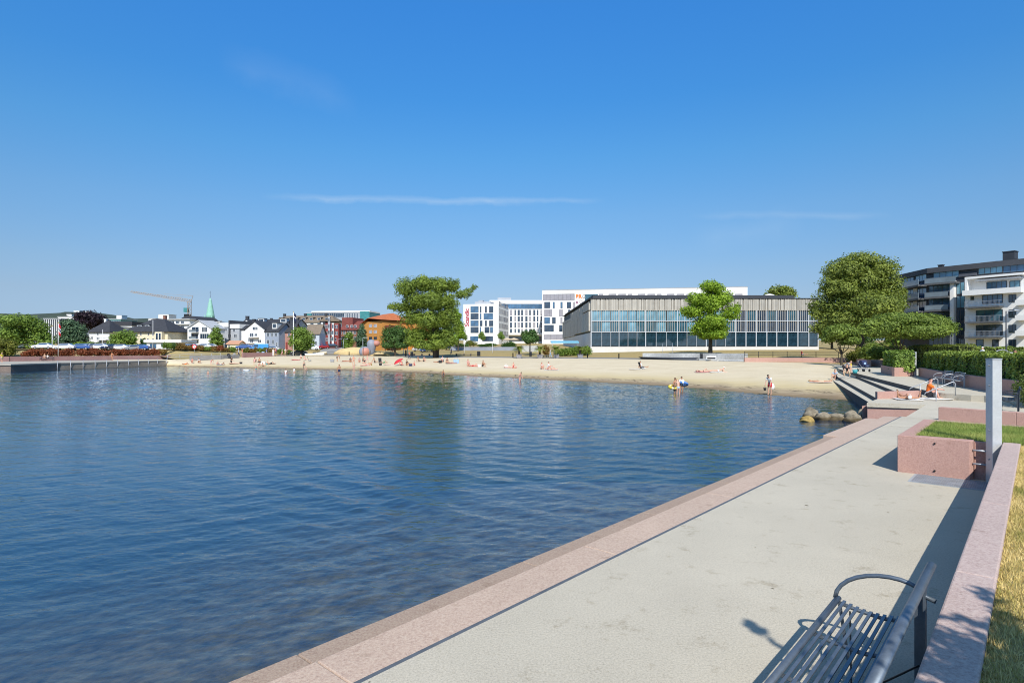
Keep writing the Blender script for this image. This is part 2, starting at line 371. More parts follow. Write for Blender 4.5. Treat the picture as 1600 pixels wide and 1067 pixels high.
def sand(name):
    m, nt, b = nodes(name)
    p = pos(nt); n1 = noise(nt, p, .35, 5); n2 = noise(nt, p, 9, 4, .7); n3 = noise(nt, pos(nt, True, ((.5, 1, 1), .3)), .8, 4)
    dry = mixc(nt, ramp(nt, n1.outputs['Fac'], [(.3, (0,) * 3), (.7, (1,) * 3)]).outputs['Color'], (.60, .495, .33), (.70, .60, .425))
    dry = mixc(nt, .25, dry, ramp(nt, n2.outputs['Fac'], [(.35, (.36, .29, .18)), (.65, (.78, .67, .48))]).outputs['Color'])
    s = N(nt, 'ShaderNodeSeparateXYZ'); nt.links.new(p, s.inputs[0])
    def mt(op, a, b=None):
        n = N(nt, 'ShaderNodeMath', operation=op)
        for i, v in enumerate((a, b)):
            if v is None: continue
            if isinstance(v, (int, float)): n.inputs[i].default_value = v
            else: nt.links.new(v, n.inputs[i])
        return n.outputs[0]
    zz = mt('ADD', s.outputs['Z'], mt('MULTIPLY', mt('SUBTRACT', n3.outputs['Fac'], .5), .22))
    wet = ramp(nt, mt('ADD', mt('MULTIPLY', zz, 1.0), .3), [(.0, (.035, .05, .02)), (.2, (.12, .11, .05)), (.28, (.17, .13, .075)), (.36, (.27, .2, .12)), (.42, (.36, .28, .18)), (.6, (.56, .45, .25)), (.95, (.62, .52, .33))])
    w2 = ramp(nt, mt('ADD', zz, .3), [(.6, (0,) * 3), (.98, (1,) * 3)])
    c = mixc(nt, w2.outputs['Color'], wet.outputs['Color'], dry)
    sw = ramp(nt, noise(nt, pos(nt, True, ((1.6, .35, 1), .05)), 1.1, 6, .75).outputs['Fac'], [(.53, (0,) * 3), (.6, (1,) * 3)])
    band = ramp(nt, mt('ADD', zz, .3), [(.38, (0,) * 3), (.43, (1,) * 3), (.5, (1,) * 3), (.56, (0,) * 3)])
    c = mixc(nt, mt('MULTIPLY', sw.outputs['Color'], mt('MULTIPLY', band.outputs['Color'], .75)), c, (.07, .055, .03))
    nt.links.new(c, b.inputs['Base Color']); b.inputs['Roughness'].default_value = .9; b.inputs['Specular IOR Level'].default_value = .15
    bp = N(nt, 'ShaderNodeBump'); bp.inputs['Strength'].default_value = .7; bp.inputs['Distance'].default_value = .08
    nt.links.new(noise(nt, p, 3.5, 5, .65).outputs['Fac'], bp.inputs['Height']); nt.links.new(bp.outputs[0], b.inputs['Normal'])
    MATS[name] = m; return m
SAND = sand('sand')
mb = MB(); cols = [150 + i * 10 for i in range(128)]
fr_ = [-2.6, -1.9, -1.7, -1.2, -.7, -.45, -.3, -.2, -.12, -.06, 0, .03, .06, .1, .15, .22, .3, .4, .55, .75, 1.0, 1.06]
vs = []
for px in cols:
    a, b_ = shoreY(px), backY(px)
    for f in fr_:
        Y = max(a * (.35 + .1 * (f + 2.6)), a + f * (b_ - a)); vs.append(((px - 800) / F * Y, Y, beach_z(px, Y) - (5 if f < -2 else 0) + (.03 * math.sin(px * .11 + f * 9) if 0.05 < f < .9 else 0)))
k = len(fr_); fs = [(i * k + j, (i + 1) * k + j, (i + 1) * k + j + 1, i * k + j + 1) for i in range(len(cols) - 1) for j in range(k - 1)]
mb.add(vs, fs, 0, True); tag(mb.build('beach', SAND), 'pale sand beach sloping into the bay', None, None, 'structure')
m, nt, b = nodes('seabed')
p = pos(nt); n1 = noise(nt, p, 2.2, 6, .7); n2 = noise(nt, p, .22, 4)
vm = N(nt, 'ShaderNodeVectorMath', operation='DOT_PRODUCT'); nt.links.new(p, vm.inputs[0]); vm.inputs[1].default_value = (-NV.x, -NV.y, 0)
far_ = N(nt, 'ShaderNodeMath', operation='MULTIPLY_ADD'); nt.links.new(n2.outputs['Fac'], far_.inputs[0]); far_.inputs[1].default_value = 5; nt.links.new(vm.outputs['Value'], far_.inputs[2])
fr2 = N(nt, 'ShaderNodeMapRange'); nt.links.new(far_.outputs[0], fr2.inputs[0]); fr2.inputs[1].default_value = 8.5; fr2.inputs[2].default_value = 24  # bed colour darkens offshore, standing in for light lost in deeper water
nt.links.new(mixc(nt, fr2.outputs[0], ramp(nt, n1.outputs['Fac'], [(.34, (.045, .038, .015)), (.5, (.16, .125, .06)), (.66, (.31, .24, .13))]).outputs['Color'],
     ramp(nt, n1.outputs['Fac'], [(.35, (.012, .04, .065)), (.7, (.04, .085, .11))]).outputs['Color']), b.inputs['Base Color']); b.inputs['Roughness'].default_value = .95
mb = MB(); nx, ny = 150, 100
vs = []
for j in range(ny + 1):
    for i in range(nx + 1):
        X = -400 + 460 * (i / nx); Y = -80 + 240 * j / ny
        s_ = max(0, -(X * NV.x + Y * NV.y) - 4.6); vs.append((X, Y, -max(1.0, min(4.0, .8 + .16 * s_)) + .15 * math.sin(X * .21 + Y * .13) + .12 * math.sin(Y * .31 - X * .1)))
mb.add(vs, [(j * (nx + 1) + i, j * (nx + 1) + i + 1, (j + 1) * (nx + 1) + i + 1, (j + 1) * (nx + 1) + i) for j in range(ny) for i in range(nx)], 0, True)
tag(mb.build('seabed', m), 'weedy bed of the bay, colour darkened and blued offshore to stand for depth', None, None, 'structure')

# ---------------------------------------------------------------- hinterland ground
def hint(px):
    pxc = min(max(px, 150), 1420)
    if px < 262: yb, zb = interp(px, [(-700, 105), (15, 113.5), (262, 136)]), 2.0
    elif px < 1300: yb, zb = backY(px), interp(px, BACK, 2)
    else: yb, zb = interp(px, [(1300, backY(1300)), (1420, 72), (2300, 60)]), 1.2
    z150 = interp(px, [(600, 2.9), (900, 3.2), (1080, 4.0), (1280, 4.0), (1420, 2.6), (2300, 2.4)])
    k = interp(px, [(375, 0., 0), (450, 1., 0)]); z150 = 3.45 + (z150 - 3.45) * k if px < 450 else z150; ym = (yb + 14) * (1 - k) + max(165, yb + 12) * k
    return [(yb, zb), (yb + 6, zb + .08), (ym, z150), (200, interp(px, [(300, 4.1), (800, 4.4), (1100, 4.6)])), (280, 6.2), (500, 11), (900, 18), (2500, 26)]
def gz(px, Y): return interp(Y, hint(px))
def ground(px, Y): return Vector(((px - 800) / F * Y, Y, gz(px, Y)))
def G3(v): return gz(800 + F * v[0] / v[1], v[1])
m, nt, b = nodes('ground'); p = pos(nt); n1 = noise(nt, p, .06, 5, .6); n2 = noise(nt, p, 2.2, 5, .7)
c = ramp(nt, n1.outputs['Fac'], [(.35, (.40, .29, .12)), (.55, (.36, .28, .13)), (.7, (.16, .17, .06))]).outputs['Color']
c = mixc(nt, .5, c, ramp(nt, n2.outputs['Fac'], [(.3, (.2, .16, .06)), (.7, (.46, .36, .18))]).outputs['Color'])
nt.links.new(c, b.inputs['Base Color']); b.inputs['Roughness'].default_value = .95; b.inputs['Specular IOR Level'].default_value = .1
MATS['ground'] = m
mb = MB(); vs = []; cols = [-700 + 25 * i for i in range(121)]; ts = (0, .03, .08, .2, .4, .6, .8, 1.0)
rows = None
for px in cols:
    h_ = hint(px); ys = [h_[0][0] - .5, h_[0][0], h_[1][0], h_[1][0] + 4, h_[1][0] + 10, h_[2][0], 180 if h_[2][0] < 180 else h_[2][0] + 5, 200, 240, 280, 390, 500, 700, 900, 2500]
    rows = len(ys)
    for Y in ys: vs.append(((px - 800) / F * Y, Y, interp(Y, h_) - .02))
mb.add(vs, [(i * rows + j, (i + 1) * rows + j, (i + 1) * rows + j + 1, i * rows + j + 1) for i in range(len(cols) - 1) for j in range(rows - 1)], 0, True)
tag(mb.build('ground', m), 'dry straw coloured grass ground behind the beach', None, None, 'structure')
ASPH = M('asphalt_path', (.24, .235, .225), .9, .12, .5, fine=.25, fscale=30, world=True)
GRAV = M('gravel_road', (.33, .32, .30), .95, .1, .3, fine=.3, fscale=20, world=True)
mb = MB()                                                         # foot path along the back of the beach
pp = list(range(420, 1190, 20))
for a, b2 in zip(pp, pp[1:]):
    q = []
    for px, o in ((a, .3), (b2, .3), (b2, 7), (a, 7)):
        Y = backY(px) + o; q.append(((px - 800) / F * Y, Y, gz(px, Y) + .03))
    mb.quad(*q)
tag(mb.build('path', ASPH), 'grey foot path between the beach and the dry lawn', None, None, 'structure')
mb = MB()
for (pa, Ya, pb), (pc, Yc, pd) in (((496, 159, 566), (500, 168, 556)), ((500, 168, 556), (505, 185, 545)), ((505, 185, 545), (508, 200, 541)), ((508, 200, 541), (514, 250, 534))):
    q = [ground(pa, Ya), ground(pb, Ya), ground(pd, Yc), ground(pc, Yc)]
    mb.quad(*[(v.x, v.y, v.z + .06) for v in q])
tag(mb.build('road', GRAV), 'grey gravel road rising from the beach between the houses', None, None, 'structure')
# ---------------------------------------------------------------- foreground: promenade and granite
def paving(name, base, joint=True):
    m, nt, b = nodes(name); p = pos(nt)
    n1 = noise(nt, p, .5, 6, .65); n2 = noise(nt, p, 55, 3, .8); n3 = noise(nt, p, 3.2, 6, .75); vo = N(nt, 'ShaderNodeTexVoronoi'); vo.inputs['Scale'].default_value = 70; nt.links.new(p, vo.inputs['Vector'])
    c = ramp(nt, n1.outputs['Fac'], [(.3, sc(base, .85)), (.7, sc(base, 1.12))]).outputs['Color']
    c = mixc(nt, .45, c, ramp(nt, n2.outputs['Fac'], [(.33, sc(base, .5)), (.5, base), (.68, sc(base, 1.35))]).outputs['Color'])
    c = mixc(nt, 1.0, c, ramp(nt, vo.outputs['Distance'], [(.0, (.72,) * 3), (.35, (1,) * 3)]).outputs['Color'], 'MULTIPLY')
    c = mixc(nt, 1.0, c, ramp(nt, n3.outputs['Fac'], [(.28, (.70, .67, .62)), (.43, (1,) * 3)]).outputs['Color'], 'MULTIPLY')
    sp = ramp(nt, noise(nt, p, 6.5, 1, .3).outputs['Fac'], [(.165, (.3, .27, .22)), (.18, (1,) * 3)])
    c = mixc(nt, 1.0, c, sp.outputs['Color'], 'MULTIPLY')
    nt.links.new(c, b.inputs['Base Color']); b.inputs['Roughness'].default_value = .88; b.inputs['Specular IOR Level'].default_value = .2
    bp = N(nt, 'ShaderNodeBump'); bp.inputs['Strength'].default_value = .35; bp.inputs['Distance'].default_value = .01
    nt.links.new(n2.outputs['Fac'], bp.inputs['Height']); nt.links.new(bp.outputs[0], b.inputs['Normal']); MATS[name] = m; return m
PAVE = paving('concrete_paving', (.50, .45, .355))
PAVE2 = paving('plaza_paving', (.535, .485, .385))
def granite(name, base, rot=0.0):
    m, nt, b = nodes(name); p = pos(nt)
    n1 = noise(nt, p, .9, 5, .6); n2 = noise(nt, p, 45, 3, .8); n3 = noise(nt, p, 4, 6, .75)
    c = ramp(nt, n1.outputs['Fac'], [(.3, sc(base, .9)), (.7, sc(base, 1.1))]).outputs['Color']
    c = mixc(nt, .5, c, ramp(nt, n2.outputs['Fac'], [(.34, (base[0] * .55, base[1] * .48, base[2] * .5)), (.5, base), (.66, (base[0] * 1.25, base[1] * 1.4, base[2] * 1.4))]).outputs['Color'])
    c = mixc(nt, 1.0, c, ramp(nt, n3.outputs['Fac'], [(.25, (.7, .66, .62)), (.42, (1,) * 3)]).outputs['Color'], 'MULTIPLY')
    nt.links.new(c, b.inputs['Base Color']); b.inputs['Roughness'].default_value = .8; b.inputs['Specular IOR Level'].default_value = .25
    bp = N(nt, 'ShaderNodeBump'); bp.inputs['Strength'].default_value = .4; bp.inputs['Distance'].default_value = .012
    nt.links.new(n2.outputs['Fac'], bp.inputs['Height']); nt.links.new(bp.outputs[0], b.inputs['Normal']); MATS[name] = m; return m
PINK = granite('pink_granite', (.50, .37, .285))
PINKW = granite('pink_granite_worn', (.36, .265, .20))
PINKF = granite('pink_granite_face', (.465, .28, .23))
PINKT = granite('bleached_granite', (.48, .365, .32))
JOINT = M('stone_joint', (.10, .09, .085), .95)
DARK = M('dark_metal', (.03, .032, .036), .45, .2, 5, metal=.6)
STEEL = M('brushed_steel', (.46, .47, .49), .38, .15, 3, fine=.12, fscale=40, metal=.85)
GALV = M('galvanised_steel', (.45, .47, .50), .45, .2, 4, fine=.2, fscale=30, metal=.5)
def strip(mb, t0, t1, La, Lb, z0, z1, mi=0):
    mb.prism([TL(t0, La)[:2], TL(t1, La)[:2], TL(t1, Lb)[:2], TL(t0, Lb)[:2]], z0, z1, mi)
ZP = 1.0
mb = MB(); strip(mb, -12, 25.2, .47, 3.643, -.6, ZP)
tag(mb.build('promenade', PAVE), 'pale concrete promenade beside the water', None, None, 'structure')
# quay edge: coping and a lower ledge, in stone blocks
q = thing('quay_edge', 'pink granite coping and lower ledge between promenade and water', 'quay edge', TL(5, 4, 0))
def world_child(mb, name, mat, th, bevel=0):
    o = th.location; mb.v = [(x - o.x, y - o.y, z - o.z) for x, y, z in mb.v]
    return mb.build(name, mat, th, bevel=bevel)
mb = MB(); t = -12.0
while t < 24.9:
    t2 = min(t + 3.6, 25.0); strip(mb, t + .004, t2 - .004, 3.695, 4.175, -.6, ZP - .01); t = t2
world_child(mb, 'coping', PINK, q, .012)
mb = MB(); t = -12.0
while t < 23.4:
    t2 = min(t + 2.9, 23.5); strip(mb, t + .004, t2 - .004, 4.18, 4.66, -1.6, ZP - .16); t = t2
world_child(mb, 'ledge', PINKW, q, .012)
mb = MB(); t = 17.0                                                # worn lower step that opens near the platform
strip(mb, 19.2, 25.0, 4.182, 4.75, -1.6, ZP - .13); world_child(mb, 'step', PINK, q, .01)
mb = MB(); strip(mb, -12, 25.2, 3.645, 3.693, .8, ZP - .004)
tag(mb.build('drain_channel', M('drain_metal', (.15, .16, .17), .6, .2, 8, metal=.4)), 'long narrow dark drain strip along the promenade paving', 'drain')

# retaining wall, planter
ZW = ZP + .72
wl = thing('retaining_wall', 'low pink granite wall edging the lawn behind the bench', 'wall', TL(4, .35, ZP))
mb = MB(); t = -8.0
while t < 13.9:
    t2 = min(t + 2.72, 13.96); strip(mb, t + .002, t2 - .002, .222, .47, ZP - .2, ZW); t = t2
world_child(mb, 'stone_block', PINKT, wl, .014)
pl = thing('planter_wall', 'square pink granite planter wall holding green grass next to the lamp column', 'planter', TL(15, 1.5, ZP))
mb = MB(); a = TL(13.72, 2.06); 
mb.prism([TL(13.72, 2.06)[:2], TL(13.72, .93)[:2], TL(13.8, .885)[:2], TL(13.97, .885)[:2], TL(13.97, 2.06)[:2]], ZP - .2, ZW); world_child(mb, 'front_block', PINKF, pl, .012)
mb = MB(); strip(mb, 13.9, 13.968, .472, .882, ZP - .2, ZW - .02); world_child(mb, 'recess_block', PINKF, pl, .01)
mb = MB(); strip(mb, 13.972, 17.05, 1.81, 2.058, ZP - .2, ZW - .002); world_child(mb, 'side_block', PINKF, pl, .012)
mb = MB(); strip(mb, 17.054, 17.3, -3.4, 2.06, ZP - .2, ZW); world_child(mb, 'back_block', PINKF, pl, .012)
mb = MB()
for L, z in ((1.46, .62), (1.46, .1)):
    p0 = TL(13.7, L, ZP + z); mb.tube(p0, p0 + DV * .03, .018, n=8)
world_child(mb, 'bolt_hole', DARK, pl)
w2 = thing('low_wall', 'pink granite low wall across the promenade in front of the dark bench', 'wall', (14.7, 20.2, ZP))
d2 = Vector((.575, -.818, 0)); n2 = Vector((.818, .575, 0)); P0 = Vector((14.66, 20.25, 0))
mb = MB(); s_ = 0.0
while s_ < 8:
    a = P0 + d2 * s_; b2 = P0 + d2 * (s_ + 2.1); mb.prism([a[:2], b2[:2], (b2 + n2 * .3)[:2], (a + n2 * .3)[:2]], ZP - .2, ZP + .43); s_ += 2.104
world_child(mb, 'stone_block', PINKF, w2, .012)

# lawn
m, nt, b = nodes('lawn'); p = pos(nt)
n1 = noise(nt, p, .8, 4, .6); n2 = noise(nt, p, 30, 4, .8)
c = ramp(nt, n1.outputs['Fac'], [(.34, (.14, .16, .04)), (.5, (.46, .35, .13))]).outputs['Color']
c = mixc(nt, .5, c, ramp(nt, n2.outputs['Fac'], [(.3, (.06, .06, .02)), (.7, (.38, .31, .12))]).outputs['Color'])
nt.links.new(c, b.inputs['Base Color']); b.inputs['Roughness'].default_value = .95; MATS['lawn'] = m
mb = MB()
mb.prism([TL(-12, .22)[:2], TL(13.97, .22)[:2], TL(13.97, 1.81)[:2], TL(17.05, 1.81)[:2], TL(17.05, -6)[:2], TL(17, -14)[:2], TL(-12, -14)[:2]], .6, ZW - .05)
tag(mb.build('lawn', m), 'dry yellowing lawn above the pink wall', None, None, 'structure')
def grass(name, poly, n, h, stops, seed, label):
    g = np.random.default_rng(seed); pts = []
    (t0, t1, L0, L1), = [poly]
    t = g.uniform(t0, t1, n); L = g.uniform(L0, L1, n)
    P = np.stack([DV.x * t - NV.x * L, DV.y * t - NV.y * L, np.full(n, ZW - .05)], 1)
    ang = g.uniform(0, 2 * np.pi, n); hh = h * g.uniform(.45, 1.25, n); wd = .0026 + .0016 * g.uniform(0, 1, n)
    ln = g.normal(0, .45, (n, 2)) * hh[:, None]
    V = np.empty((n, 3, 3)); ax = np.stack([np.cos(ang), np.sin(ang), 0 * ang], 1) * wd[:, None]
    V[:, 0] = P - ax; V[:, 1] = P + ax; V[:, 2] = P + np.stack([ln[:, 0], ln[:, 1], hh], 1)
    me = bpy.data.meshes.new(name); me.vertices.add(3 * n); me.vertices.foreach_set('co', V.reshape(-1).astype(np.float32))
    me.loops.add(3 * n); me.loops.foreach_set('vertex_index', np.arange(3 * n, dtype=np.int32)); me.polygons.add(n); me.polygons.foreach_set('loop_start', np.arange(0, 3 * n, 3, dtype=np.int32))
    m, nt, b = nodes(name); gi = N(nt, 'ShaderNodeNewGeometry'); p = gi.outputs['Position']
    a = N(nt, 'ShaderNodeMath', operation='MULTIPLY_ADD'); nt.links.new(gi.outputs['Random Per Island'], a.inputs[0]); a.inputs[1].default_value = .45
    b2 = N(nt, 'ShaderNodeMath', operation='MULTIPLY_ADD'); nt.links.new(noise(nt, p, 1.1, 4, .65).outputs['Fac'], b2.inputs[0]); b2.inputs[1].default_value = 1.7; b2.inputs[2].default_value = -.58
    nt.links.new(b2.outputs[0], a.inputs[2]); nt.links.new(ramp(nt, a.outputs[0], stops).outputs['Color'], b.inputs['Base Color']); b.inputs['Roughness'].default_value = .7; b.inputs['Specular IOR Level'].default_value = .2
    me.materials.append(m); me.update(calc_edges=True)
    return tag(link(name, me), label, 'grass', None, 'stuff')
grass('grass', (1.5, 13.9, -2.4, .235), 170000, .042, [(0, (.13, .18, .035)), (.28, (.36, .31, .09)), (.6, (.66, .50, .19)), (1, (.72, .58, .28))], 3, 'dry yellow and green grass blades on the lawn right of the wall')
grass('planter_grass', (13.98, 17.04, -3.6, 1.8), 90000, .085, [(0, (.10, .17, .03)), (.5, (.24, .31, .07)), (1, (.42, .42, .13))], 4, 'bright green grass growing inside the granite planter')

# drainage grate in the paving
gr = thing('floor_grate', 'square metal floor grate set in the paving before the planter', 'grate', TL(13.2, 1.2, ZP + .004))
def gridrect(mb, t0, t1, L0, L1, nt_, nl, z0, z1, w):
    for i in range(nt_ + 1):
        t = t0 + (t1 - t0) * i / nt_; mb.prism([TL(t, L0)[:2], TL(t + w, L0)[:2], TL(t + w, L1)[:2], TL(t, L1)[:2]], z0, z1)
    for j in range(nl + 1):
        L = L0 + (L1 - L0) * j / nl; mb.prism([TL(t0, L)[:2], TL(t1, L)[:2], TL(t1, L + w)[:2], TL(t0, L + w)[:2]], z0, z1 - .001)
mb = MB(); gridrect(mb, 12.85, 13.65, .62, 1.72, 24, 34, ZP + .004, ZP + .014, .008); world_child(mb, 'grating', GALV, gr)
mb = MB(); strip(mb, 12.82, 13.69, .58, 1.77, ZP + .001, ZP + .005); world_child(mb, 'frame', M('grate_base', (.34, .36, .37), .7), gr)

# lamp columns
def lamp_column(loc, rz, h, label):
    STL2 = M('lamp_steel', (.62, .63, .63), .42, .12, 3, fine=.12, fscale=40, metal=.35)
    t = thing('lamp_column', label, 'lamp', loc, rz, 'square steel lamp columns')
    s = .083; mb = MB()
    mb.prism([(-s, -s), (s, -s), (s, s), (-s, s)], 0, h - .02); mb.build('column', STL2, t, bevel=.006)
    mb = MB(); mb.box(-s - .004, s + .004, -s - .004, s + .004, h - .02, h + .005); mb.build('cap', GALV, t, bevel=.003)
    mb = MB(); mb.box(-.07, .07, s, s + .004, h - .55, h - .06); mb.build('lamp_lens', M('lamp_lens', (.75, .76, .74), .25), t)
    for z in (h - .12, h - .48, .95, .42):
        mb = MB(); mb.tube((-s - .012, 0, z), (-s, 0, z), .016, n=10); mb.build('bolt', GALV, t)
    return t
lamp_column(TL(13.76, .59, ZP), -R(2), 2.24, 'tall square steel lamp column bolted beside the granite planter')
LC2 = GP(1429.5, 588, 1.2); lamp_column((LC2.x, LC2.y, 1.2), R(5), 2.03, 'square steel lamp column standing at the gap between the hedges')
for z in (.3, .55):
    mb = MB(); mb.tube((0, 0, 0), tuple(NV * -.2), .018, n=10)
    o = mb.build('bolt', GALV, pl); o.location = TL(13.78, .69, ZP + z) - pl.location

# benches: steel slat bench with looped arms; local x along the bench, seat front at y=0, back at y=.6
SLAT = M('bench_steel', (.17, .205, .245), .42, .2, 6, fine=.15, fscale=50, metal=.55)
def bench(loc, rz, length, label, mat=SLAT, group=None, nsl=11, backslats=5):
    t = thing('bench', label, 'bench', loc, rz, group); Lh = length / 2
    mb = MB()
    for i in range(nsl):                                             # seat rods
        f = i / (nsl - 1); y = .03 + f * .45; z = .45 - .035 * math.sin(f * math.pi) - .02 * f
        if i == 0: mb.path([(-Lh, y, z), (Lh, y, z)], .024, 10, squash=.8)
        else: mb.bar((-Lh, y, z), (Lh, y, z), .021, .01)
    for x in (-Lh + .02, -Lh / 3, Lh / 3, Lh - .02):
        mb.path([(x, .02, .425), (x, .16, .40), (x, .33, .385), (x, .5, .405)], .016, 6)
    mb.build('seat', mat, t)
    mb = MB()
    def bk(f): return (.50 + .13 * f, .50 + .35 * f)                 # leaning back
    for i in range(backslats):
        y, z = bk(.12 + .66 * i / max(1, backslats - 1)); mb.tube((-Lh, y, z), (Lh, y, z), .0105, n=6)
    y, z = bk(1.0); mb.path([(-Lh - .02, y, z), (Lh + .02, y, z)], .03, 10, squash=.75)
    for x in (-Lh + .02, -Lh / 3, Lh / 3, Lh - .02):
        mb.bar((x, .48, .41), (x, *bk(.98)), .012, .035, up=(0, 1, -.3))
    mb.build('backrest', mat, t)
    for x in (-Lh + .01, Lh - .01):
        mb = MB(); pts = []
        for k in range(13):
            a = math.pi * k / 12; pts.append((x, .285 - .275 * math.cos(a) + .03 * k / 12, .45 + .16 * math.sin(a) + .17 * k / 12))
        pts.append((x, .66, .60))
        mb.path(pts, .0165, 8)
        mb.build('armrest', mat, t)
        mb = MB(); mb.hexa([(x - .006, .53, 0), (x + .006, .53, 0), (x + .006, .585, 0), (x - .006, .585, 0)], [(x - .006, .53, .60), (x + .006, .53, .60), (x + .006, .585, .66), (x - .006, .585, .66)])
        mb.hexa([(x - .04, .585, .02), (x + .04, .585, .02), (x + .04, .60, .02), (x - .04, .60, .02)], [(x - .04, .585, .70), (x + .04, .585, .70), (x + .04, .60, .70), (x - .04, .60, .70)])
        mb.build('leg', mat, t)
        mb = MB(); mb.bar((x, .04, .42), (x, .10, .0), .05, .012, up=(0, 1, 0)); mb.build('leg', mat, t)
    mb = MB(); mb.tube((-Lh + .04, .56, .12), (Lh - .04, .12, .38), .007, n=6); mb.tube((-Lh + .04, .12, .38), (Lh - .04, .56, .12), .007, n=6); mb.build('cross_brace', DARK, t)
    return t
Lb = 2.1; bc = TL(5.17 - Lb / 2, 1.2, ZP)
bench(bc, math.pi / 2 - TH, Lb, 'steel slat bench with looped arms in the near corner against the pink wall') .rotation_euler = (0, 0, math.atan2(DV.y, DV.x) + math.pi)
# ---------------------------------------------------------------- platform, seat steps, plaza on the right
ZPL = .9; ZQ = 1.2
A = GP(1354.5, 629, ZPL); Bp = GP(1447, 632.3, ZPL); CW0 = GP(1371, 623.3, ZPL); CW1 = Vector((21.4, 30.75, 0))
E1 = [Vector((22.3, 28.6, 0)), Vector((21.75, 30.3, 0)), Vector((30.2, 50.3, 0)), Vector((37, 66.4, 0)), Vector((41.9, 76, 0)), Vector((46.6, 86, 0)), Vector((48.0, 90.6, 0))]
mb = MB()
mb.prism([A[:2], Bp[:2], TL(25.2, 3.643)[:2], TL(25.2, .4)[:2], (20, 18), (23, 24), (22.6, 28.2), CW1[:2], CW0[:2]], ZPL - .2, ZPL + .0)
o = mb.build('platform', PAVE2); tag(o, 'low concrete platform where two people sunbathe', None, None, 'structure')
pf = thing('platform_face', 'pink granite face under the concrete slab beside the rocks', 'wall', (A.x, A.y, 0))
mb = MB(); i_ = .06
mb.prism([(A.x + .07, A.y + .07), (Bp.x, Bp.y + .06), (Bp.x, Bp.y + .5), (A.x + .3, A.y + .5)], -1.5, ZPL - .205); mb.prism([(A.x + .07, A.y + .5), (A.x + .3, A.y + .5), (CW0.x + .4, CW0.y), (CW0.x + .05, CW0.y)], -1.5, ZPL - .205); world_child(mb, 'stone_block', PINKF, pf)
ck = thing('cheek_wall', 'short pink granite wall behind the two sunbathers', 'wall', (CW0.x, CW0.y, ZPL))
mb = MB(); mb.prism([CW0[:2], CW1[:2], (CW1.x + .05, CW1.y + .35), (CW0.x + .1, CW0.y + .35)], -.8, 1.26); world_child(mb, 'stone_block', PINKF, ck, .012)
mb = MB()
mb.prism([p[:2] for p in E1] + [(58, 97), (80, 97), (80, 40), (40, 5), (21.2, 12.2), (19.9, 18.1), (22.95, 24), (22.6, 28.2)], -.5, ZQ)
tag(mb.build('plaza', PAVE2), 'pale concrete plaza above the seat steps', None, None, 'structure')
# ramp sheet joining the promenade to the plaza
mb = MB(); mb.hexa([(v.x, v.y, .5) for v in (TL(25.2, 3.643), TL(25.2, -7), TL(22, -7), TL(22, 3.643))][::-1], [(v.x, v.y, z) for v, z in ((TL(25.2, 3.643), .905), (TL(25.2, -7), 1.06), (TL(22, -7), 1.006), (TL(22, 3.643), 1.004))][::-1])
o = mb.build('promenade', PAVE2); tag(o, 'paved ramp joining promenade and plaza', None, None, 'structure')
EDG = [((21.75, 30.3), (30.2, 50.3), 1.2), ((22.85, 35.2), (30.9, 52.3), .95), ((20.0, 32.3), (29.1, 51.7), .75), ((19.4, 32.0), (28.2, 51.2), .55)]
st = thing('seat_steps', 'wide concrete seat steps going down from plaza to beach', 'steps', (25, 40, 0))
def ext(e, a, b):
    p, q = Vector(e[0]), Vector(e[1]); d = (q - p).normalized(); return p - d * a, q + d * b
TRD = [ext(EDG[0], -.3, 18), ext(EDG[1], 4.2, 17), ext(EDG[2], 2.5, 17), ext(EDG[3], 2.5, 17)]
for i in range(1, 4):
    a0, a1 = TRD[i]; d = (a1 - a0).normalized(); nn = Vector((d.y, -d.x))
    mb = MB(); mb.prism([a0[:], a1[:], (a1 + nn * 3.2)[:], (a0 + nn * 2.4)[:]], -1.2, EDG[i][2]); world_child(mb, 'tread', PAVE2, st, .01)
RIS = M('riser_shade_paint', (.085, .08, .08), .85, .2, 1.5, fine=.2, fscale=20)  # dark strips on the step fronts: their shade is painted into this colour
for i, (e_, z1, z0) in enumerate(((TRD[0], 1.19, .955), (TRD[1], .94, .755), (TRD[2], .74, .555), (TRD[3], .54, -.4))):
    a0, a1 = e_; d = (a1 - a0).normalized(); nn = Vector((d.y, -d.x)); mb = MB(); mb.prism([(a0 - nn * .012)[:], (a1 - nn * .012)[:], (a1 + nn * .02)[:], (a0 + nn * .02)[:]], z0, z1); world_child(mb, 'riser_shade', RIS, st)
# handrails down the steps
def rail(label, p, s, base):
    t = thing('handrail', label, 'handrail', p, 0, 'tubular handrails beside the seat steps')
    e = Vector((-.927 * s, .3755 * s, 0)); mb = MB()
    mb.path([(0, 0, 0), (0, 0, .56), (-.04, .016, .63), (-.1, .04, .655), e * .97 + Vector((0, 0, .1)), e + Vector((0, 0, .0))], .024, 8); mb.build('rail', GALV, t)
    mb = MB(); mb.tube(e * .62 + Vector((0, 0, .3)), e * .62 + Vector((0, 0, -.6)), .022, n=8); mb.build('post', GALV, t)
rail('grey tubular handrail right of the orange sunbather', (21.35, 28.35, ZQ), 1.25, 0)
rail('grey tubular handrail rising behind the orange sunbather', (23.0, 31.8, ZQ), 1.3, 0)

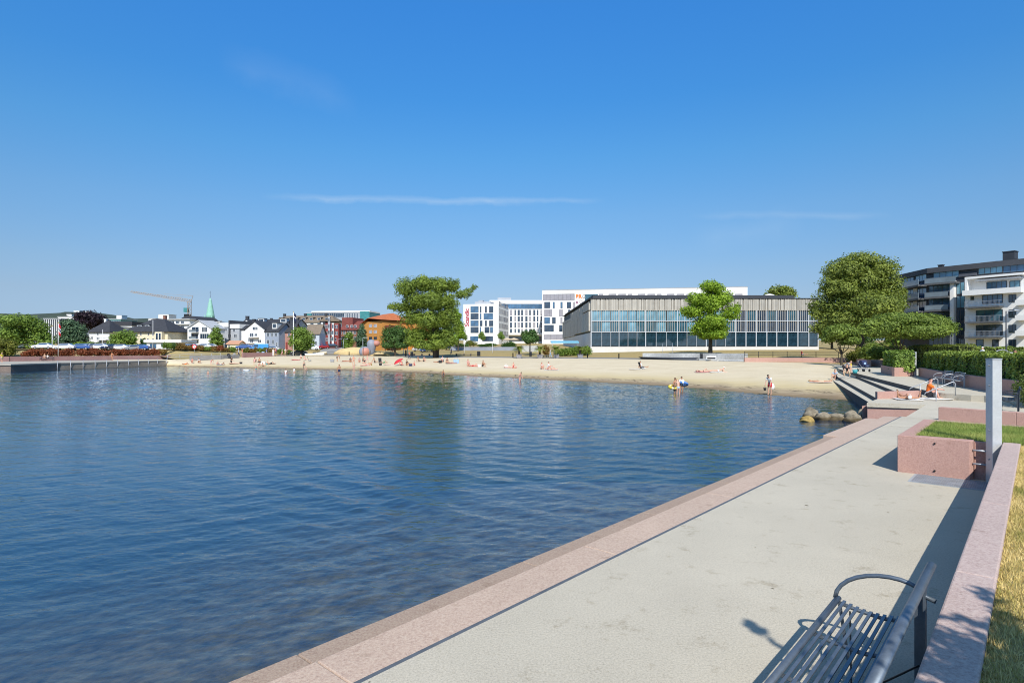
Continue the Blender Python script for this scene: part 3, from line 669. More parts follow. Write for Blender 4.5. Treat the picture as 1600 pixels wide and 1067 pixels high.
# granite hedge planters
def wallrun(name, label, pts, z0, z1, thick, mat=PINKF, blk=2.4, cat='wall', side=1):
    t = thing(name, label, cat, (pts[0][0], pts[0][1], z0)); mb = MB()
    for a, b2 in zip(pts, pts[1:]):
        a = Vector(a[:2]); b2 = Vector(b2[:2]); d = (b2 - a); n = max(1, round(d.length / blk)); nn = Vector((d.y, -d.x)).normalized() * thick * side
        for i in range(n):
            p0 = a + d * (i / n); p1 = a + d * ((i + 1) / n) - d.normalized() * .006
            mb.prism([p0[:], p1[:], (p1 + nn)[:], (p0 + nn)[:]], z0, z1)
    world_child(mb, 'stone_block', mat, t, .012); return t
wallrun('hedge_planter_wall', 'pink granite planter wall corner left of the far lamp column', [(35.2, 56.2), (31.7, 48.8), (33.25, 48.75)], 1.1, ZQ + .74, .35, side=-1)
LW = [(33.75, 48.9), (28.2, 38.3), (25.3, 31.4), (23.5, 26.6), (22.4, 21.5), (21.6, 15)]
wallrun('hedge_planter_wall', 'long pink granite wall below the clipped hedge', LW, .9, ZQ + .73, .35, side=-1)
HEDGE = leafmat('hedge_leaf', (.075, .125, .022), (.40, .50, .095), .3)
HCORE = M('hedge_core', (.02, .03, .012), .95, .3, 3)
def hedge(label, pts, width, z0, z1, n, leaf, mat, side=-1, name='hedge', cat='hedge', wob=.12, seed=1):
    t = thing(name, label, cat, (pts[0][0], pts[0][1], z0)); g = np.random.default_rng(seed)
    P = []; D = []; mb = MB(); tot = sum((Vector(b) - Vector(a)).length for a, b in zip(pts, pts[1:]))
    for a, b2 in zip(pts, pts[1:]):
        a = Vector(a); b2 = Vector(b2); d = b2 - a; L = d.length; dn = d / L; nn = Vector((dn.y, -dn.x)) * side; k = int(n * L / tot)
        c = [a + nn * .15, b2 + nn * .15, b2 + nn * (width - .15), a + nn * (width - .15)]
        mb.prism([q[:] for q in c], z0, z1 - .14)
        s = g.uniform(0, L, k); f = g.uniform(0, 1, k); h = z1 - z0
        face = g.choice(3, k, p=[h / (2 * h + width), h / (2 * h + width), width / (2 * h + width)])
        wv = wob * (np.sin(s * 2.1 + seed) + np.sin(s * 5.3) * .6 + g.normal(0, .5, k))
        off = np.where(face == 0, .06 - .1 * 0, np.where(face == 1, width - .06, f * width)) + np.where(face == 2, 0, wv * .7 * np.where(face == 0, -1, 1))
        zz = np.where(face == 2, z1 - .03 + wv * .7, z0 + f * h)
        p = np.stack([a.x + dn.x * s + nn.x * off - 0, a.y + dn.y * s + nn.y * off, zz], 1)
        dd = np.where((face == 0)[:, None], -np.array([nn.x, nn.y, -.3]), np.where((face == 1)[:, None], np.array([nn.x, nn.y, .3]), np.array([0, 0, 1.])))
        P.append(p); D.append(dd)
    for e, sg in ((Vector(pts[0]), -1), (Vector(pts[-1]), 1)):
        a, b2 = (Vector(pts[0]), Vector(pts[1])) if sg < 0 else (Vector(pts[-2]), Vector(pts[-1]))
        dn = (b2 - a).normalized(); nn = Vector((dn.y, -dn.x)) * side; k = int(n * width / (2.2 * tot)) + 40; h = z1 - z0
        f = g.uniform(0, 1, k); wv = g.normal(0, .08, k) + .08
        P.append(np.stack([e.x + nn.x * f * width + dn.x * sg * wv, e.y + nn.y * f * width + dn.y * sg * wv, z0 + g.uniform(0, 1, k) * h], 1)); D.append(np.tile(np.array([dn.x * sg, dn.y * sg, .3]), (k, 1)))
    o = t.location; P = np.concatenate(P) - np.array([o.x, o.y, o.z])
    mb.v = [(x - o.x, y - o.y, z - o.z) for x, y, z in mb.v]; mb.build('branches', HCORE, t)
    link('foliage', leaf_mesh('foliage', P, np.concatenate(D), leaf, mat, seed=seed), t); return t
off = [(p[0] + .38, p[1] - .1) for p in LW]
hedge('long clipped green hedge above the pink granite wall', off, 1.3, ZQ + .35, 3.14, 36000, .16, HEDGE, seed=3)
hedge('short bushy hedge in the granite corner planter', [(35.3, 56), (32.0, 49.15)], 1.3, ZQ + .4, 3.2, 7000, .17, leafmat('hedge_leaf_light', (.085, .15, .024), (.40, .55, .10), .3), seed=5)
# benches on the plaza
bench((26.47 - .35, 35.3, ZQ), -math.pi / 2 - .4, 1.9, 'pale steel bench nearest the wall end, right one of the plaza pair', GALV, 'steel benches of the pair on the plaza')
bench((27.44 - .3, 37.6, ZQ), -math.pi / 2 - .4, 1.9, 'pale steel bench farther along the wall, left one of the plaza pair', GALV, 'steel benches of the pair on the plaza')
bench((19.45, 23.5, 1.05), R(-130), 1.8, 'dark steel bench seen end-on behind the low pink wall', M('bench_dark', (.06, .07, .085), .45, .2, 6, metal=.5))
# boulders at the waterline
ROCK = None
m, nt, b = nodes('boulder'); p = pos(nt, False); n1 = noise(nt, p, 2.5, 6, .65)
c = ramp(nt, n1.outputs['Fac'], [(.3, (.10, .08, .05)), (.5, (.26, .22, .155)), (.7, (.44, .39, .30))]).outputs['Color']
s = N(nt, 'ShaderNodeSeparateXYZ'); nt.links.new(pos(nt), s.inputs[0])
wetr = ramp(nt, s.outputs['Z'], [(.0, (.2, .17, .1)), (.13, (.35, .3, .2)), (.26, (1, 1, 1))])
nt.links.new(mixc(nt, 1., c, wetr.outputs['Color'], 'MULTIPLY'), b.inputs['Base Color']); b.inputs['Roughness'].default_value = .85
bp = N(nt, 'ShaderNodeBump'); bp.inputs['Strength'].default_value = .8; bp.inputs['Distance'].default_value = .06; nt.links.new(n1.outputs['Fac'], bp.inputs['Height']); nt.links.new(bp.outputs[0], b.inputs['Normal']); ROCK = m
YROCK = M('ochre_boulder', (.36, .25, .08), .8, .35, 5, bump=.6)
def rock(px, pyb, wpx, hpx, label, mat, seed, rough=.09, flat=1.0):
    p = GP(px, pyb, 0); k = p.y / F; mb = MB(); w_ = wpx * k / 2; h_ = hpx * k
    mb.blob((0, 0, 0), (w_, w_ * .8, h_ * flat), 26, 18, rough * 1.7, seed)
    return tag(mb.build('boulder', mat, None, (p.x, p.y + .2, .0)), label, 'boulder', 'boulders at the waterline')
rock(1271, 655, 25, 17, 'round grey boulder, tallest of the boulders in the water', ROCK, 1, .07)
rock(1264.5, 659, 21, 8, 'wet ochre boulder in front of the round grey one', YROCK, 2, .1)
rock(1289, 657, 24, 12, 'squat grey boulder between the round one and the long pale one', ROCK, 3, .1)
rock(1311, 657, 38, 10, 'long low pale boulder in the middle of the row', ROCK, 4, .12)
rock(1335, 659, 26, 16, 'angular pale boulder near the platform face', ROCK, 9, .2)
rock(1352, 655, 16, 12, 'small boulder tight against the pink platform face', ROCK, 12, .15)
# seaward pink wall and railing at the back of the beach on the right
WALLR = [GP(1162, 566.2, 1.35), GP(1275, 566.6, 1.3), GP(1330, 567.6, 1.2), GP(1347, 571, 1.2), GP(1361, 573.5, 1.2)]
wallrun('terrace_wall', 'long pink granite wall at the back of the beach under the railing', WALLR, 1.0, 2.1, .4, side=1)
p0 = GP(1367, 570, 1.2); wallrun('terrace_wall', 'short pink granite wall block below the flowering bushes', [GP(1366, 572.5, 1.2), GP(1380, 573.5, 1.2)], 1.0, 2.1, .4)
def railing(name, label, pts, h, sp, mat, rails=(1.0, .55), r=.03, cat='railing'):
    t = thing(name, label, cat, pts[0]); o = Vector(pts[0]); mb = MB()
    for a, b2 in zip(pts, pts[1:]):
        a = Vector(a) - o; b2 = Vector(b2) - o; n = max(1, round((b2 - a).length / sp))
        for f in rails: mb.bar(a + Vector((0, 0, h * f)), b2 + Vector((0, 0, h * f)), r * 1.6, r * 1.6)
        for i in range(n + 1):
            q = a.lerp(b2, i / n); mp = MB(); mp.tube(q + Vector((0, 0, -.25)), q + Vector((0, 0, h * .99)), r, n=6); mp.build('post', mat, t)
    mb.build('rail', mat, t); return t
rr_ = [(W(px, 0, Y).x, Y, z) for px, Y, z in ((1163, 101, 2.05), (1230, 101, 2.05), (1275, 99, 2.05), (1310, 98, 2.05))]
railing('railing', 'dark metal railing above the long pink beach wall', rr_, 1.05, 2.6, DARK, (1.0, .72, .42), .045)
# ---------------------------------------------------------------- buildings
WHITE = M('white_render', (.80, .79, .76), .8, .05, .4, fine=.06, fscale=6)
WHITE2 = M('off_white_render', (.66, .66, .64), .8, .07, .4)
CREAM = M('cream_render', (.70, .62, .44), .8, .07, .5)
GREYW = M('grey_cladding', (.36, .38, .41), .8, .1, .6)
BLUEG = M('blue_grey_cladding', (.26, .30, .37), .8, .1, .6)
PINKH = M('pink_brick', (.42, .22, .18), .85, .12, 1.5, fine=.2, fscale=8)
REDW = M('dark_red_cladding', (.22, .035, .03), .7, .15, 1)
BRICK = M('brown_red_brick', (.26, .12, .085), .9, .15, 1, fine=.2, fscale=8)
ORANGE = M('orange_render', (.55, .25, .06), .85, .1, .6, fine=.12, fscale=8)
RTILE = M('orange_roof_tile', (.50, .155, .06), .8, .15, 1.2, fine=.25, fscale=5)
RDARK = M('dark_slate_roof', (.045, .047, .055), .75, .2, 1, fine=.25, fscale=5)
RBROWN = M('brown_tile_roof', (.23, .18, .13), .85, .15, 1, fine=.25, fscale=5)
RGREY = M('grey_metal_roof', (.42, .43, .44), .6, .1, .5)
RRED = M('dull_red_roof', (.20, .055, .045), .8, .15, 1)
CHAR = M('charcoal_cladding', (.045, .05, .06), .7, .15, .8, fine=.2, fscale=10)
TEALW = M('teal_cladding', (.05, .22, .23), .5, .2, .8)
COPPER = M('verdigris_copper', (.26, .50, .40), .7, .15, .6)
SLATW = M('grey_timber_slats', (.50, .47, .41), .85, .12, .8)
CONC = M('board_concrete', (.46, .47, .46), .9, .15, .5, fine=.2, fscale=6)
GLD = glassmat('dark_window_glass', (.035, .06, .10))
GLB = glassmat('blue_window_glass', (.07, .16, .28))
GLT = glassmat('teal_glass', (.04, .12, .17))
GLH = glassmat('hall_glass', (.018, .05, .075), var=.7, scale=1.2)
GLS = glassmat('pale_sky_glass', (.16, .34, .44), var=.4)  # sky reflection put into the pale base colour
FRW = M('white_window_frame', (.75, .75, .73), .6, .05)
FRD = M('dark_window_frame', (.07, .075, .08), .6, .1)
BLIND = M('grey_window_blind', (.30, .29, .32), .7, .15, .8)
PHI = math.pi / 2
WCACHE = {}
def win(T, x, z, w, h, glass=None, frame=None, y=0.0, rz=0.0, name='window', fr=None, mull=0, parent=None):
    """a framed window standing 6 cm proud of the wall; x, z its lower left corner on the wall plane"""
    glass = glass or GLD; frame = frame or FRW; f = fr if fr is not None else min(.09, w * .1)
    k = (round(w, 2), round(h, 2), glass.name, frame.name, mull, round(f, 3))
    if k not in WCACHE:
        mb = MB(); mb.box(-.05, w + .05, -.07, .02, -.06, 0, 1); mb.box(-.05, w + .05, -.06, .02, h, h + .05, 1); mb.box(-f, 0, -.06, .02, 0, h, 1); mb.box(w, w + f, -.06, .02, 0, h, 1)
        mb.box(0, w, -.025, .02, 0, h, 0)
        for i in range(mull): xx = w * (i + 1) / (mull + 1); mb.box(xx - f * .35, xx + f * .35, -.05, -.02, 0, h, 1)
        WCACHE[k] = mb.mesh('window', [glass, frame])
    return link(name, WCACHE[k], parent or T, (x, y, z), rz)
class Bld:
    def __init__(s, name, label, cat, px0, Y0, px1, Y1=None, zb=None, group=None):
        Y1 = Y1 or Y0
        s.A = Vector(((px0 - 800) / F * Y0, Y0, 0)); s.B = Vector(((px1 - 800) / F * Y1, Y1, 0))
        d = s.B - s.A; s.w = d.length; s.d = d / s.w; s.rz = math.atan2(d.y, d.x)
        s.zb = (min(G3(s.A), G3(s.B)) - .4) if zb is None else zb
        s.T = thing(name, label, cat, (s.A.x, s.A.y, s.zb), s.rz, group)
        s.name = name
    def x(s, px):                           # photo column -> metres along the facade
        k = (px - 800) / F; den = s.d.x - k * s.d.y
        return (k * s.A.y - s.A.x) / den
    def depth(s, px): return s.A.y + s.d.y * s.x(px)
    def z(s, px, py): return HC - (py - HZ) / F * s.depth(px) - s.zb
    def rect(s, x0, y0, x1, y1): X0, X1 = s.x(x0), s.x(x1); return X0, s.z(x0, y1), X1 - X0, s.z(x0, y0) - s.z(x0, y1)
    def win(s, x0, y0, x1, y1, glass=None, frame=None, **kw):
        X, Z, w_, h_ = s.rect(x0, y0, x1, y1); return win(s.T, X, Z, w_, h_, glass, frame, **kw)
    def part(s, mb, name, mat, parent=None, bevel=0): return mb.build(name, mat, parent or s.T, bevel=bevel)
    def block(s, H, D, mat, x0=0, x1=None, y0=0, name='wall'):
        mb = MB(); mb.box(x0, s.w if x1 is None else x1, y0, y0 + D, 0, H); return s.part(mb, name, mat)
    def flat_roof(s, H, D, mat, o=.25, t=.3, x0=0, x1=None, y0=0):
        mb = MB(); mb.box(x0 - o, (s.w if x1 is None else x1) + o, y0 - o, y0 + D + o, H, H + t); return s.part(mb, 'roof', mat)
    def hip(s, H, D, rh, mat, o=.5, inset=None, x0=0, x1=None, y0=0):
        x1 = s.w if x1 is None else x1; i = (x1 - x0) * .5 - .1 if inset is None else inset; i = min(i, (x1 - x0) / 2 - .05)
        a = [(x0 - o, y0 - o, H), (x1 + o, y0 - o, H), (x1 + o, y0 + D + o, H), (x0 - o, y0 + D + o, H)]
        r0 = (x0 + i, y0 + D / 2, H + rh); r1 = (x1 - i, y0 + D / 2, H + rh); mb = MB()
        b = [(v[0], v[1], v[2] - .18) for v in a]
        mb.add(a + [r0, r1] + b, [(0, 1, 5, 4), (1, 2, 5), (2, 3, 4, 5), (3, 0, 4), (6, 9, 8, 7), (0, 6, 7, 1), (1, 7, 8, 2), (2, 8, 9, 3), (3, 9, 6, 0)]); return s.part(mb, 'roof', mat)
    def gable(s, H, D, rh, wmat, rmat, along='x', o=.4, x0=0, x1=None, y0=0):
        """along='x': ridge parallel to the facade; 'y': ridge runs back, so the facade is a gable"""
        x1 = s.w if x1 is None else x1; mb = MB(); gb = MB(); t = .22
        if along == 'y':
            m_ = (x0 + x1) / 2
            for y in (y0 + .01, y0 + D - .01): gb.add([(x0, y, H - .01), (x1, y, H - .01), (m_, y, H + rh - .01)], [(0, 1, 2)])
            for (p, q) in (((x0 - o, H - o * rh / (m_ - x0)), (m_, H + rh)), ((m_, H + rh), (x1 + o, H - o * rh / (m_ - x0)))):
                mb.hexa([(p[0], y0 - o, p[1]), (q[0], y0 - o, q[1]), (q[0], y0 + D + o, q[1]), (p[0], y0 + D + o, p[1])], [(p[0], y0 - o, p[1] + t), (q[0], y0 - o, q[1] + t), (q[0], y0 + D + o, q[1] + t), (p[0], y0 + D + o, p[1] + t)])
        else:
            m_ = y0 + D / 2
            for x in (x0 + .01, x1 - .01): gb.add([(x, y0, H - .01), (x, y0 + D, H - .01), (x, m_, H + rh - .01)], [(0, 1, 2)])
            for (p, q) in (((y0 - o, H - o * rh / (D / 2)), (m_, H + rh)), ((m_, H + rh), (y0 + D + o, H - o * rh / (D / 2)))):
                mb.hexa([(x0 - o, p[0], p[1]), (x1 + o, p[0], p[1]), (x1 + o, q[0], q[1]), (x0 - o, q[0], q[1])], [(x0 - o, p[0], p[1] + t), (x1 + o, p[0], p[1] + t), (x1 + o, q[0], q[1] + t), (x0 - o, q[0], q[1] + t)])
        s.part(gb, 'gable', wmat); return s.part(mb, 'roof', rmat)
    def chimney(s, x, y, z, h=1.6, w_=.8, mat=None):
        mb = MB(); mb.box(x, x + w_, y, y + w_, z - 1.2, z + h); mb.box(x - .08, x + w_ + .08, y - .08, y + w_ + .08, z + h, z + h + .15); return s.part(mb, 'chimney', mat or CHAR)
    def dormer(s, x, z, w_, h, y, wmat, rmat):
        mb = MB(); mb.box(x, x + w_, y, y + 2.6, z, z + h); o = s.part(mb, 'dormer', wmat); win(s.T, .12 * w_, .15 * h, w_ * .76, h * .62, GLD, FRW, parent=o).location = (x + .12 * w_, y, z + .2 * h)
        mb = MB(); mb.box(x - .15, x + w_ + .15, y - .15, y + 2.7, z + h, z + h + .16); mb.build('roof', rmat, o); return o
    def balcony(s, x0, y0, x1, y1, dep=1.6, slab=.22, mat=None, rail='bars', y=0, rmat=None):
        X, Z, w_, h_ = s.rect(x0, y0, x1, y1); mb = MB(); mb.box(X, X + w_, y - dep, y, Z - slab, Z); o = s.part(mb, 'balcony', mat or WHITE2)
        mb = MB()
        if rail == 'glass': mb.box(X + .03, X + w_ - .03, y - dep + .02, y - dep + .06, Z + .02, Z + h_)
        else:
            n = int(w_ / .35)
            for i in range(n + 1): mb.box(X + (w_ - .05) * i / n, X + (w_ - .05) * i / n + .035, y - dep + .02, y - dep + .05, Z, Z + h_ - .06)
        mb.box(X, X + w_, y - dep, y - dep + .08, Z + h_ - .05, Z + h_); mb.box(X, X + .06, y - dep + .08, y, Z + h_ - .06, Z + h_ - .01); mb.box(X + w_ - .06, X + w_, y - dep + .08, y, Z + h_ - .06, Z + h_ - .01)
        mb.build('rail', rmat or GALV, o); return o

# ---- hotel: three white blocks
def lettering(txt, size, mat, T, loc, rz=0.0, roll=0.0, ext=.06, name='lettering', bold=0):
    cu = bpy.data.curves.new('lettering', 'FONT'); cu.body = txt; cu.size = size; cu.extrude = ext; cu.offset = bold
    o = bpy.data.objects.new('lettering_curve', cu); COL.objects.link(o); bpy.context.view_layer.update()
    me = bpy.data.meshes.new_from_object(o.evaluated_get(bpy.context.evaluated_depsgraph_get())); bpy.data.objects.remove(o)
    me.materials.clear(); me.materials.append(mat); ob = link(name, me, T); ob.matrix_local = Matrix.Translation(loc) @ Matrix.Rotation(PHI, 4, 'X') @ Matrix.Rotation(roll, 4, 'Z'); return ob
SIGNR = M('red_sign', (.42, .02, .05), .5); SIGNO = M('orange_sign', (.85, .20, .03), .5); SIGNP = M('purple_sign', (.28, .10, .18), .5); SIGNG = M('grey_sign', (.35, .33, .33), .5)
b = Bld('hotel', 'white hotel block with a tall red vertical name beside the big tree', 'hotel', 724, 273, 779, 270, group='white hotel blocks')
H1 = b.z(724, 475.5); b.block(H1, 25, WHITE)
for r, (ya, yb, cs) in enumerate(((479, 488.5, ((735.5, 747.5), (750, 752), (758, 760.5), (764.5, 770.5))), (490, 499, ((735.5, 747.5), (750, 752), (756, 770))), (501, 509.5, ((735.5, 747.5), (750, 753.5), (758, 760.5), (764.5, 770.5))), (511, 520, ((735.5, 747.5), (750, 751.7), (757.5, 764.5), (766, 770))), (525.5, 533, ((735, 747), (754, 770))))):
    for c0, c1 in cs: b.win(c0, ya, c1, yb, GLB if (r + int(c0)) % 2 else GLD, FRD, mull=1 if c1 - c0 > 5 else 0)
for r in range(5):                                                   # side facade in shade
    for k in range(8): win(b.T, 0, 0, 1.35, 2.1, BLIND if (k + r) % 3 else GLD, FRD).matrix_local = Matrix.Translation((b.w, 1.4 + k * 2.85 + (r % 2) * .5, 4.6 + r * 3.35)) @ Matrix.Rotation(PHI, 4, 'Z')
lettering('Scandic', 2.75, SIGNR, b.T, (b.x(732.6), -.08, b.z(728, 510)), roll=PHI, bold=.05)
mb = MB(); mb.box(4.5, 12, 4, 12, H1, H1 + 1.4); mb.box(6, 8, 5, 8, H1 + 1.4, H1 + 2.2); b.part(mb, 'plant_room', GREYW)
b = Bld('hotel', 'white set-back hotel block with a dark window band between the two taller blocks', 'hotel', 765, 302, 850, 302, group='white hotel blocks')
H1 = b.z(800, 469); b.block(H1, 14, WHITE); b.win(783, 475, 847.5, 482.5, GLB, FRD, mull=11)
for r, (ya, yb) in enumerate(((484.3, 492.5), (494.5, 502), (504, 512), (514, 520))):
    for k, (c0, c1) in enumerate(((797, 799.8), (804, 806), (809, 812), (814.5, 817), (821, 824), (827, 829.2), (833.5, 836.2), (839, 841), (844.6, 846.6))): b.win(c0, ya, c1, yb, BLIND if (k * 3 + r) % 4 == 0 else GLD, FRD)
b.win(790, 526, 846, 533, GLD, FRD, mull=8)
mb = MB(); mb.box(b.x(782), b.x(846), -3.2, .0, b.z(800, 523.6), b.z(800, 521.4)); b.part(mb, 'canopy', WHITE)
mb = MB(); mb.box(4, 11, 4, 9, H1, H1 + 1.6); b.part(mb, 'plant_room', GREYW)
b = Bld('hotel', 'long tall white hotel block carrying an orange sign behind the glass hall', 'hotel', 847, 282, 1168, 266, group='white hotel blocks')
H1 = b.z(847, 454); b.block(H1, 16, WHITE); b.flat_roof(H1, 16, GREYW, .1, .25)
b.win(848.5, 460, 897.5, 469.5, BLIND, FRD, mull=7)
for r, (ya, yb, cs) in enumerate(((472, 481.5, ((850.7, 859.5), (864, 866.5), (876, 878.8), (886, 892), (896, 898.5))), (484, 494, ((850.7, 862.5), (874, 879), (888, 891))), (496, 505.7, ((850.7, 859), (863, 868), (876, 878.5))), (508, 518, ((850.7, 865), (874, 878.5))), (523, 530.5, ((850, 880),)))):
    for c0, c1 in cs: b.win(c0, ya, c1, yb, (GLB, GLD, BLIND)[(r + int(c0)) % 3], FRD, mull=2 if c1 - c0 > 9 else 0)
for k in range(15): b.win(936 + k * 15.2, 459.5, 936 + k * 15.2 + (11 if k % 3 else 6), 466, BLIND, FRD)
b.win(914, 460, 934, 470, GLT, FRD, mull=3)
lettering('BR', 2.35, SIGNO, b.T, (b.x(899.7), -.07, b.z(900, 465.8)), bold=.12); lettering('G', 2.35, SIGNG, b.T, (b.x(909.3), -.07, b.z(909, 465.8))); lettering('a', 2.3, SIGNP, b.T, (b.x(900), -.07, b.z(900, 474)), bold=.06); lettering('D', 2.3, SIGNG, b.T, (b.x(905), -.07, b.z(905, 474)))

# ---- glass hall with timber slats
b = Bld('glass_hall', 'wide glass swimming hall clad in grey timber slats behind the beach', 'hall', 923, 150, 1278, 150, zb=2.6)
zt = b.z(923, 467); zs = b.z(923, 485.3); zm = b.z(923, 501.8); zm2 = b.z(923, 518.7); zg = b.z(923, 540.2)
mb = MB(); mb.box(.3, b.w, .6, 80, 1.2, zt - .2); b.part(mb, 'wall', M('hall_inner_wall', (.10, .13, .14), .8, .2, .3))
mb = MB(); mb.box(-.1, b.w, -.4, 81, 0, zg - .25); b.part(mb, 'plinth', M('pale_plinth', (.62, .60, .56), .9, .08, .5))
mb = MB(); mb.box(-.3, b.w + .2, -.5, 81, zt, zt + .16); mb.box(.6, b.w - 6, .4, 80, zt + .16, zt + .95); b.part(mb, 'roof', CHAR)
mb = MB(); g = random.Random(4); x = 0.0
mb.box(0, b.w, -.12, .3, zs, zs + .14); mb.box(0, b.w, -.12, .3, zt - .35, zt - .16)
while x < b.w:
    w_ = .13 + g.random() * .1; mb.box(x, x + w_, -.3 - g.random() * .08, -.1, zs + .05, zt - .02 - (.0 if g.random() < .7 else .1)); x += w_ + .1 + (.12 if g.random() < .2 else 0)
b.part(mb, 'slat_screen', SLATW)
mb = MB(); mb.box(0, b.w, -.08, .3, zs + .1, zt - .1); b.part(mb, 'backing', M('slat_backing', (.30, .28, .245), .9, .1, 1))
cols = [923.5, 940, 954, 967, 981, 995, 1008.5, 1025, 1041, 1058, 1073, 1088, 1103, 1118, 1133, 1149, 1165, 1181, 1197.5, 1213, 1230, 1246, 1263, 1277.5]
mb = MB(); wf = M('white_steel', (.50, .53, .56), .5, .05)
for i, px in enumerate(cols):
    cb = MB(); x = b.x(px); main = i % 3 == 0 or px > 1140; w_ = (.10 if px > 1140 or i % 6 == 0 else .07) if main else .04; cb.box(x - w_, x + w_, -.28, -.02, zg - .2, zs if main else zm2); b.part(cb, 'column', wf)
for i, (a, c) in enumerate(zip(cols, cols[1:])):
    X0, X1 = b.x(a) + .1, b.x(c) - .1; right = a > 1140
    win(b.T, X0, zm + .12, X1 - X0, zs - zm - .16, GLS if not right else (GLD if i % 2 else GLT), FRD, name='glass_panel', fr=.02)
    win(b.T, X0, zm2 + .2, X1 - X0, zm - zm2 - .24, (GLS if i % 3 == 1 else GLT) if not right else GLD, FRD, name='glass_panel', fr=.02)
    win(b.T, X0, zg, X1 - X0, zm2 - zg - .12, GLH, FRD, name='glass_panel', fr=.02)
for z in (zm, zm2): mb.box(0, b.w, -.3, -.02, z - .08, z + .08)
b.part(mb, 'floor_edge', wf)
mb = MB(); x = .3; g = random.Random(8)                               # upright fins in front of the upper glass
while x < b.w - .2:
    mb.box(x, x + .07, -.24, -.1, zm2 + .12, zs); x += .42 + g.random() * .12 if x > b.x(1140) or x < b.x(1058) and (int(x / 7) % 2 == 0) else .62
b.part(mb, 'fins', M('pale_timber_fin', (.58, .55, .49), .8, .1, 1))
for k in range(3):                                                    # yellow and blue things seen through the lower glass
    pass
mb = MB()                                                             # left side: timber panels on three levels, stepping back
for lv, (z0, z1, ya, yb) in enumerate(((zs + .2, zt - .6, 0.6, 14), (zm2 + .3, zs, .6, 36), (zm2 + 4.6, zt - .8, 14.2, 48), (zm2 - .1, zs - .1, 36, 79), (zs - .1, zt - 2.2, 48, 79))):
    y = ya; g = random.Random(lv)
    while y < yb - .5:
        w_ = 3.0 + g.random() * 1.4; mb.box(-.35 - g.random() * .1, .28, y, min(yb, y + w_) - .12, z0, z1 - .1); y += w_
b.part(mb, 'side_panels', SLATW)
for k in range(4): win(b.T, 0, 0, 2.2, 3.4, GLD, FRD).matrix_local = Matrix.Translation((.25, 3.4 + k * 3.2, zg)) @ Matrix.Rotation(-PHI, 4, 'Z')
mb = MB(); mb.box(-.1, .29, .4, 79, 1.2, zm2 - .2); b.part(mb, 'side_base', WHITE2)
mb = MB(); mb.lathe([(0.1, 0), (1.9, .15), (2.1, .5), (1.6, 1.1), (.8, 1.5), (.05, 1.65)], 16, (b.x(1218), 6, zt + .2)); b.part(mb, 'roof_dome', WHITE)

# ---- apartment house on the right
b = Bld('apartment_house', 'modern white and charcoal apartment house with glazed balconies on the right edge', 'apartment house', 1450.6, 106, 1640, 92, zb=1.0)
HT = b.z(1450.6, 419.6)
mb = MB(); mb.box(0, b.w, 0, 16, 0, HT - .9); b.part(mb, 'wall', CHAR)
mb = MB(); Lx = -(106 * 0 + 1); 
Ax = Vector(((1406.7 - 800) / F * 115.3, 115.3, 0)); loc = Matrix.Rotation(-b.rz, 3, 'Z') @ (Ax - Vector(b.T.location)); loc.z = 0
e = Vector((loc.x, loc.y)); o2 = Vector((0, 0)); nn = Vector((-(e - o2).y, (e - o2).x)).normalized() * -1
if nn.y < 0: nn = -nn
mb.prism([(0, 0), e[:], (e + nn * 14)[:], (nn * 14)[:]], 0, HT - .9); b.part(mb, 'wing', CHAR)
mb = MB(); mb.prism([(0, -.5), (b.w, -.5), (b.w, 16), (0, 16)], HT - .9, HT); dd = (e).normalized() * .3; mb.prism([(0, -.5), (e + dd - nn * .5)[:], (e + dd + nn * 14)[:], (nn * 14)[:]], HT - .902, HT - .004); b.part(mb, 'roof', M('charcoal_roof', (.06, .062, .068), .7, .1, .5))
b.win(1459, 425.5, 1498, 436, GLS, FRD, mull=3); b.win(1529.5, 417.5, 1566, 428.5, GLS, FRD, mull=3); b.win(1568, 414, 1600, 426, GLB, FRD, mull=2)
mb = MB(); X0, Z0, w_, h_ = b.rect(1499, 420.5, 1526.5, 433); mb.box(X0, X0 + w_, -.25, 0, Z0, Z0 + h_ - .9); b.part(mb, 'cladding_panel', M('ribbed_panel', (.085, .09, .105), .8, .1, 3))
def wing_win(f0, f1, z0, z1, glass, mull=1):
    p = e * f0; L_ = e.length * abs(f1 - f0); a = math.atan2(-e.y, -e.x)
    q = win(b.T, 0, 0, L_, z1 - z0, glass, FRD, mull=mull); q.matrix_local = Matrix.Translation(((e * f1).x, (e * f1).y, z0)) @ Matrix.Rotation(a, 4, 'Z'); return q
fl = [b.z(1470, y) for y in (436, 461, 481, 500.5, 520, 540)]
for z0, z1, gl_ in ((fl[0] + .1, fl[0] + 2.1, GLS), (fl[1] + .3, fl[1] + 2.5, GLB), (fl[2] + .3, fl[2] + 2.4, GLB), (fl[3] + .3, fl[3] + 2.4, GLD), (fl[4] + .3, fl[4] + 2.4, GLD)):
    wing_win(.06, .42, z0, z1, gl_, 2); wing_win(.5, .86, z0, z1, GLB, 2)
for z0 in fl[1:4]:
    q = MB(); p0 = e * .36; p1 = e * .5; q.prism([(p0 - nn * .12)[:], (p1 - nn * .12)[:], (p1)[:], (p0)[:]], z0 - .6, z0 + 2.5); b.part(q, 'pier', WHITE)
for y0, y1, gl_ in ((443, 460, GLB), (465, 481, GLB), (487, 500, GLD), (506, 520, GLD), (526, 540, GLD)):
    b.win(1452, y0, 1487, y1, gl_, FRD, mull=4)
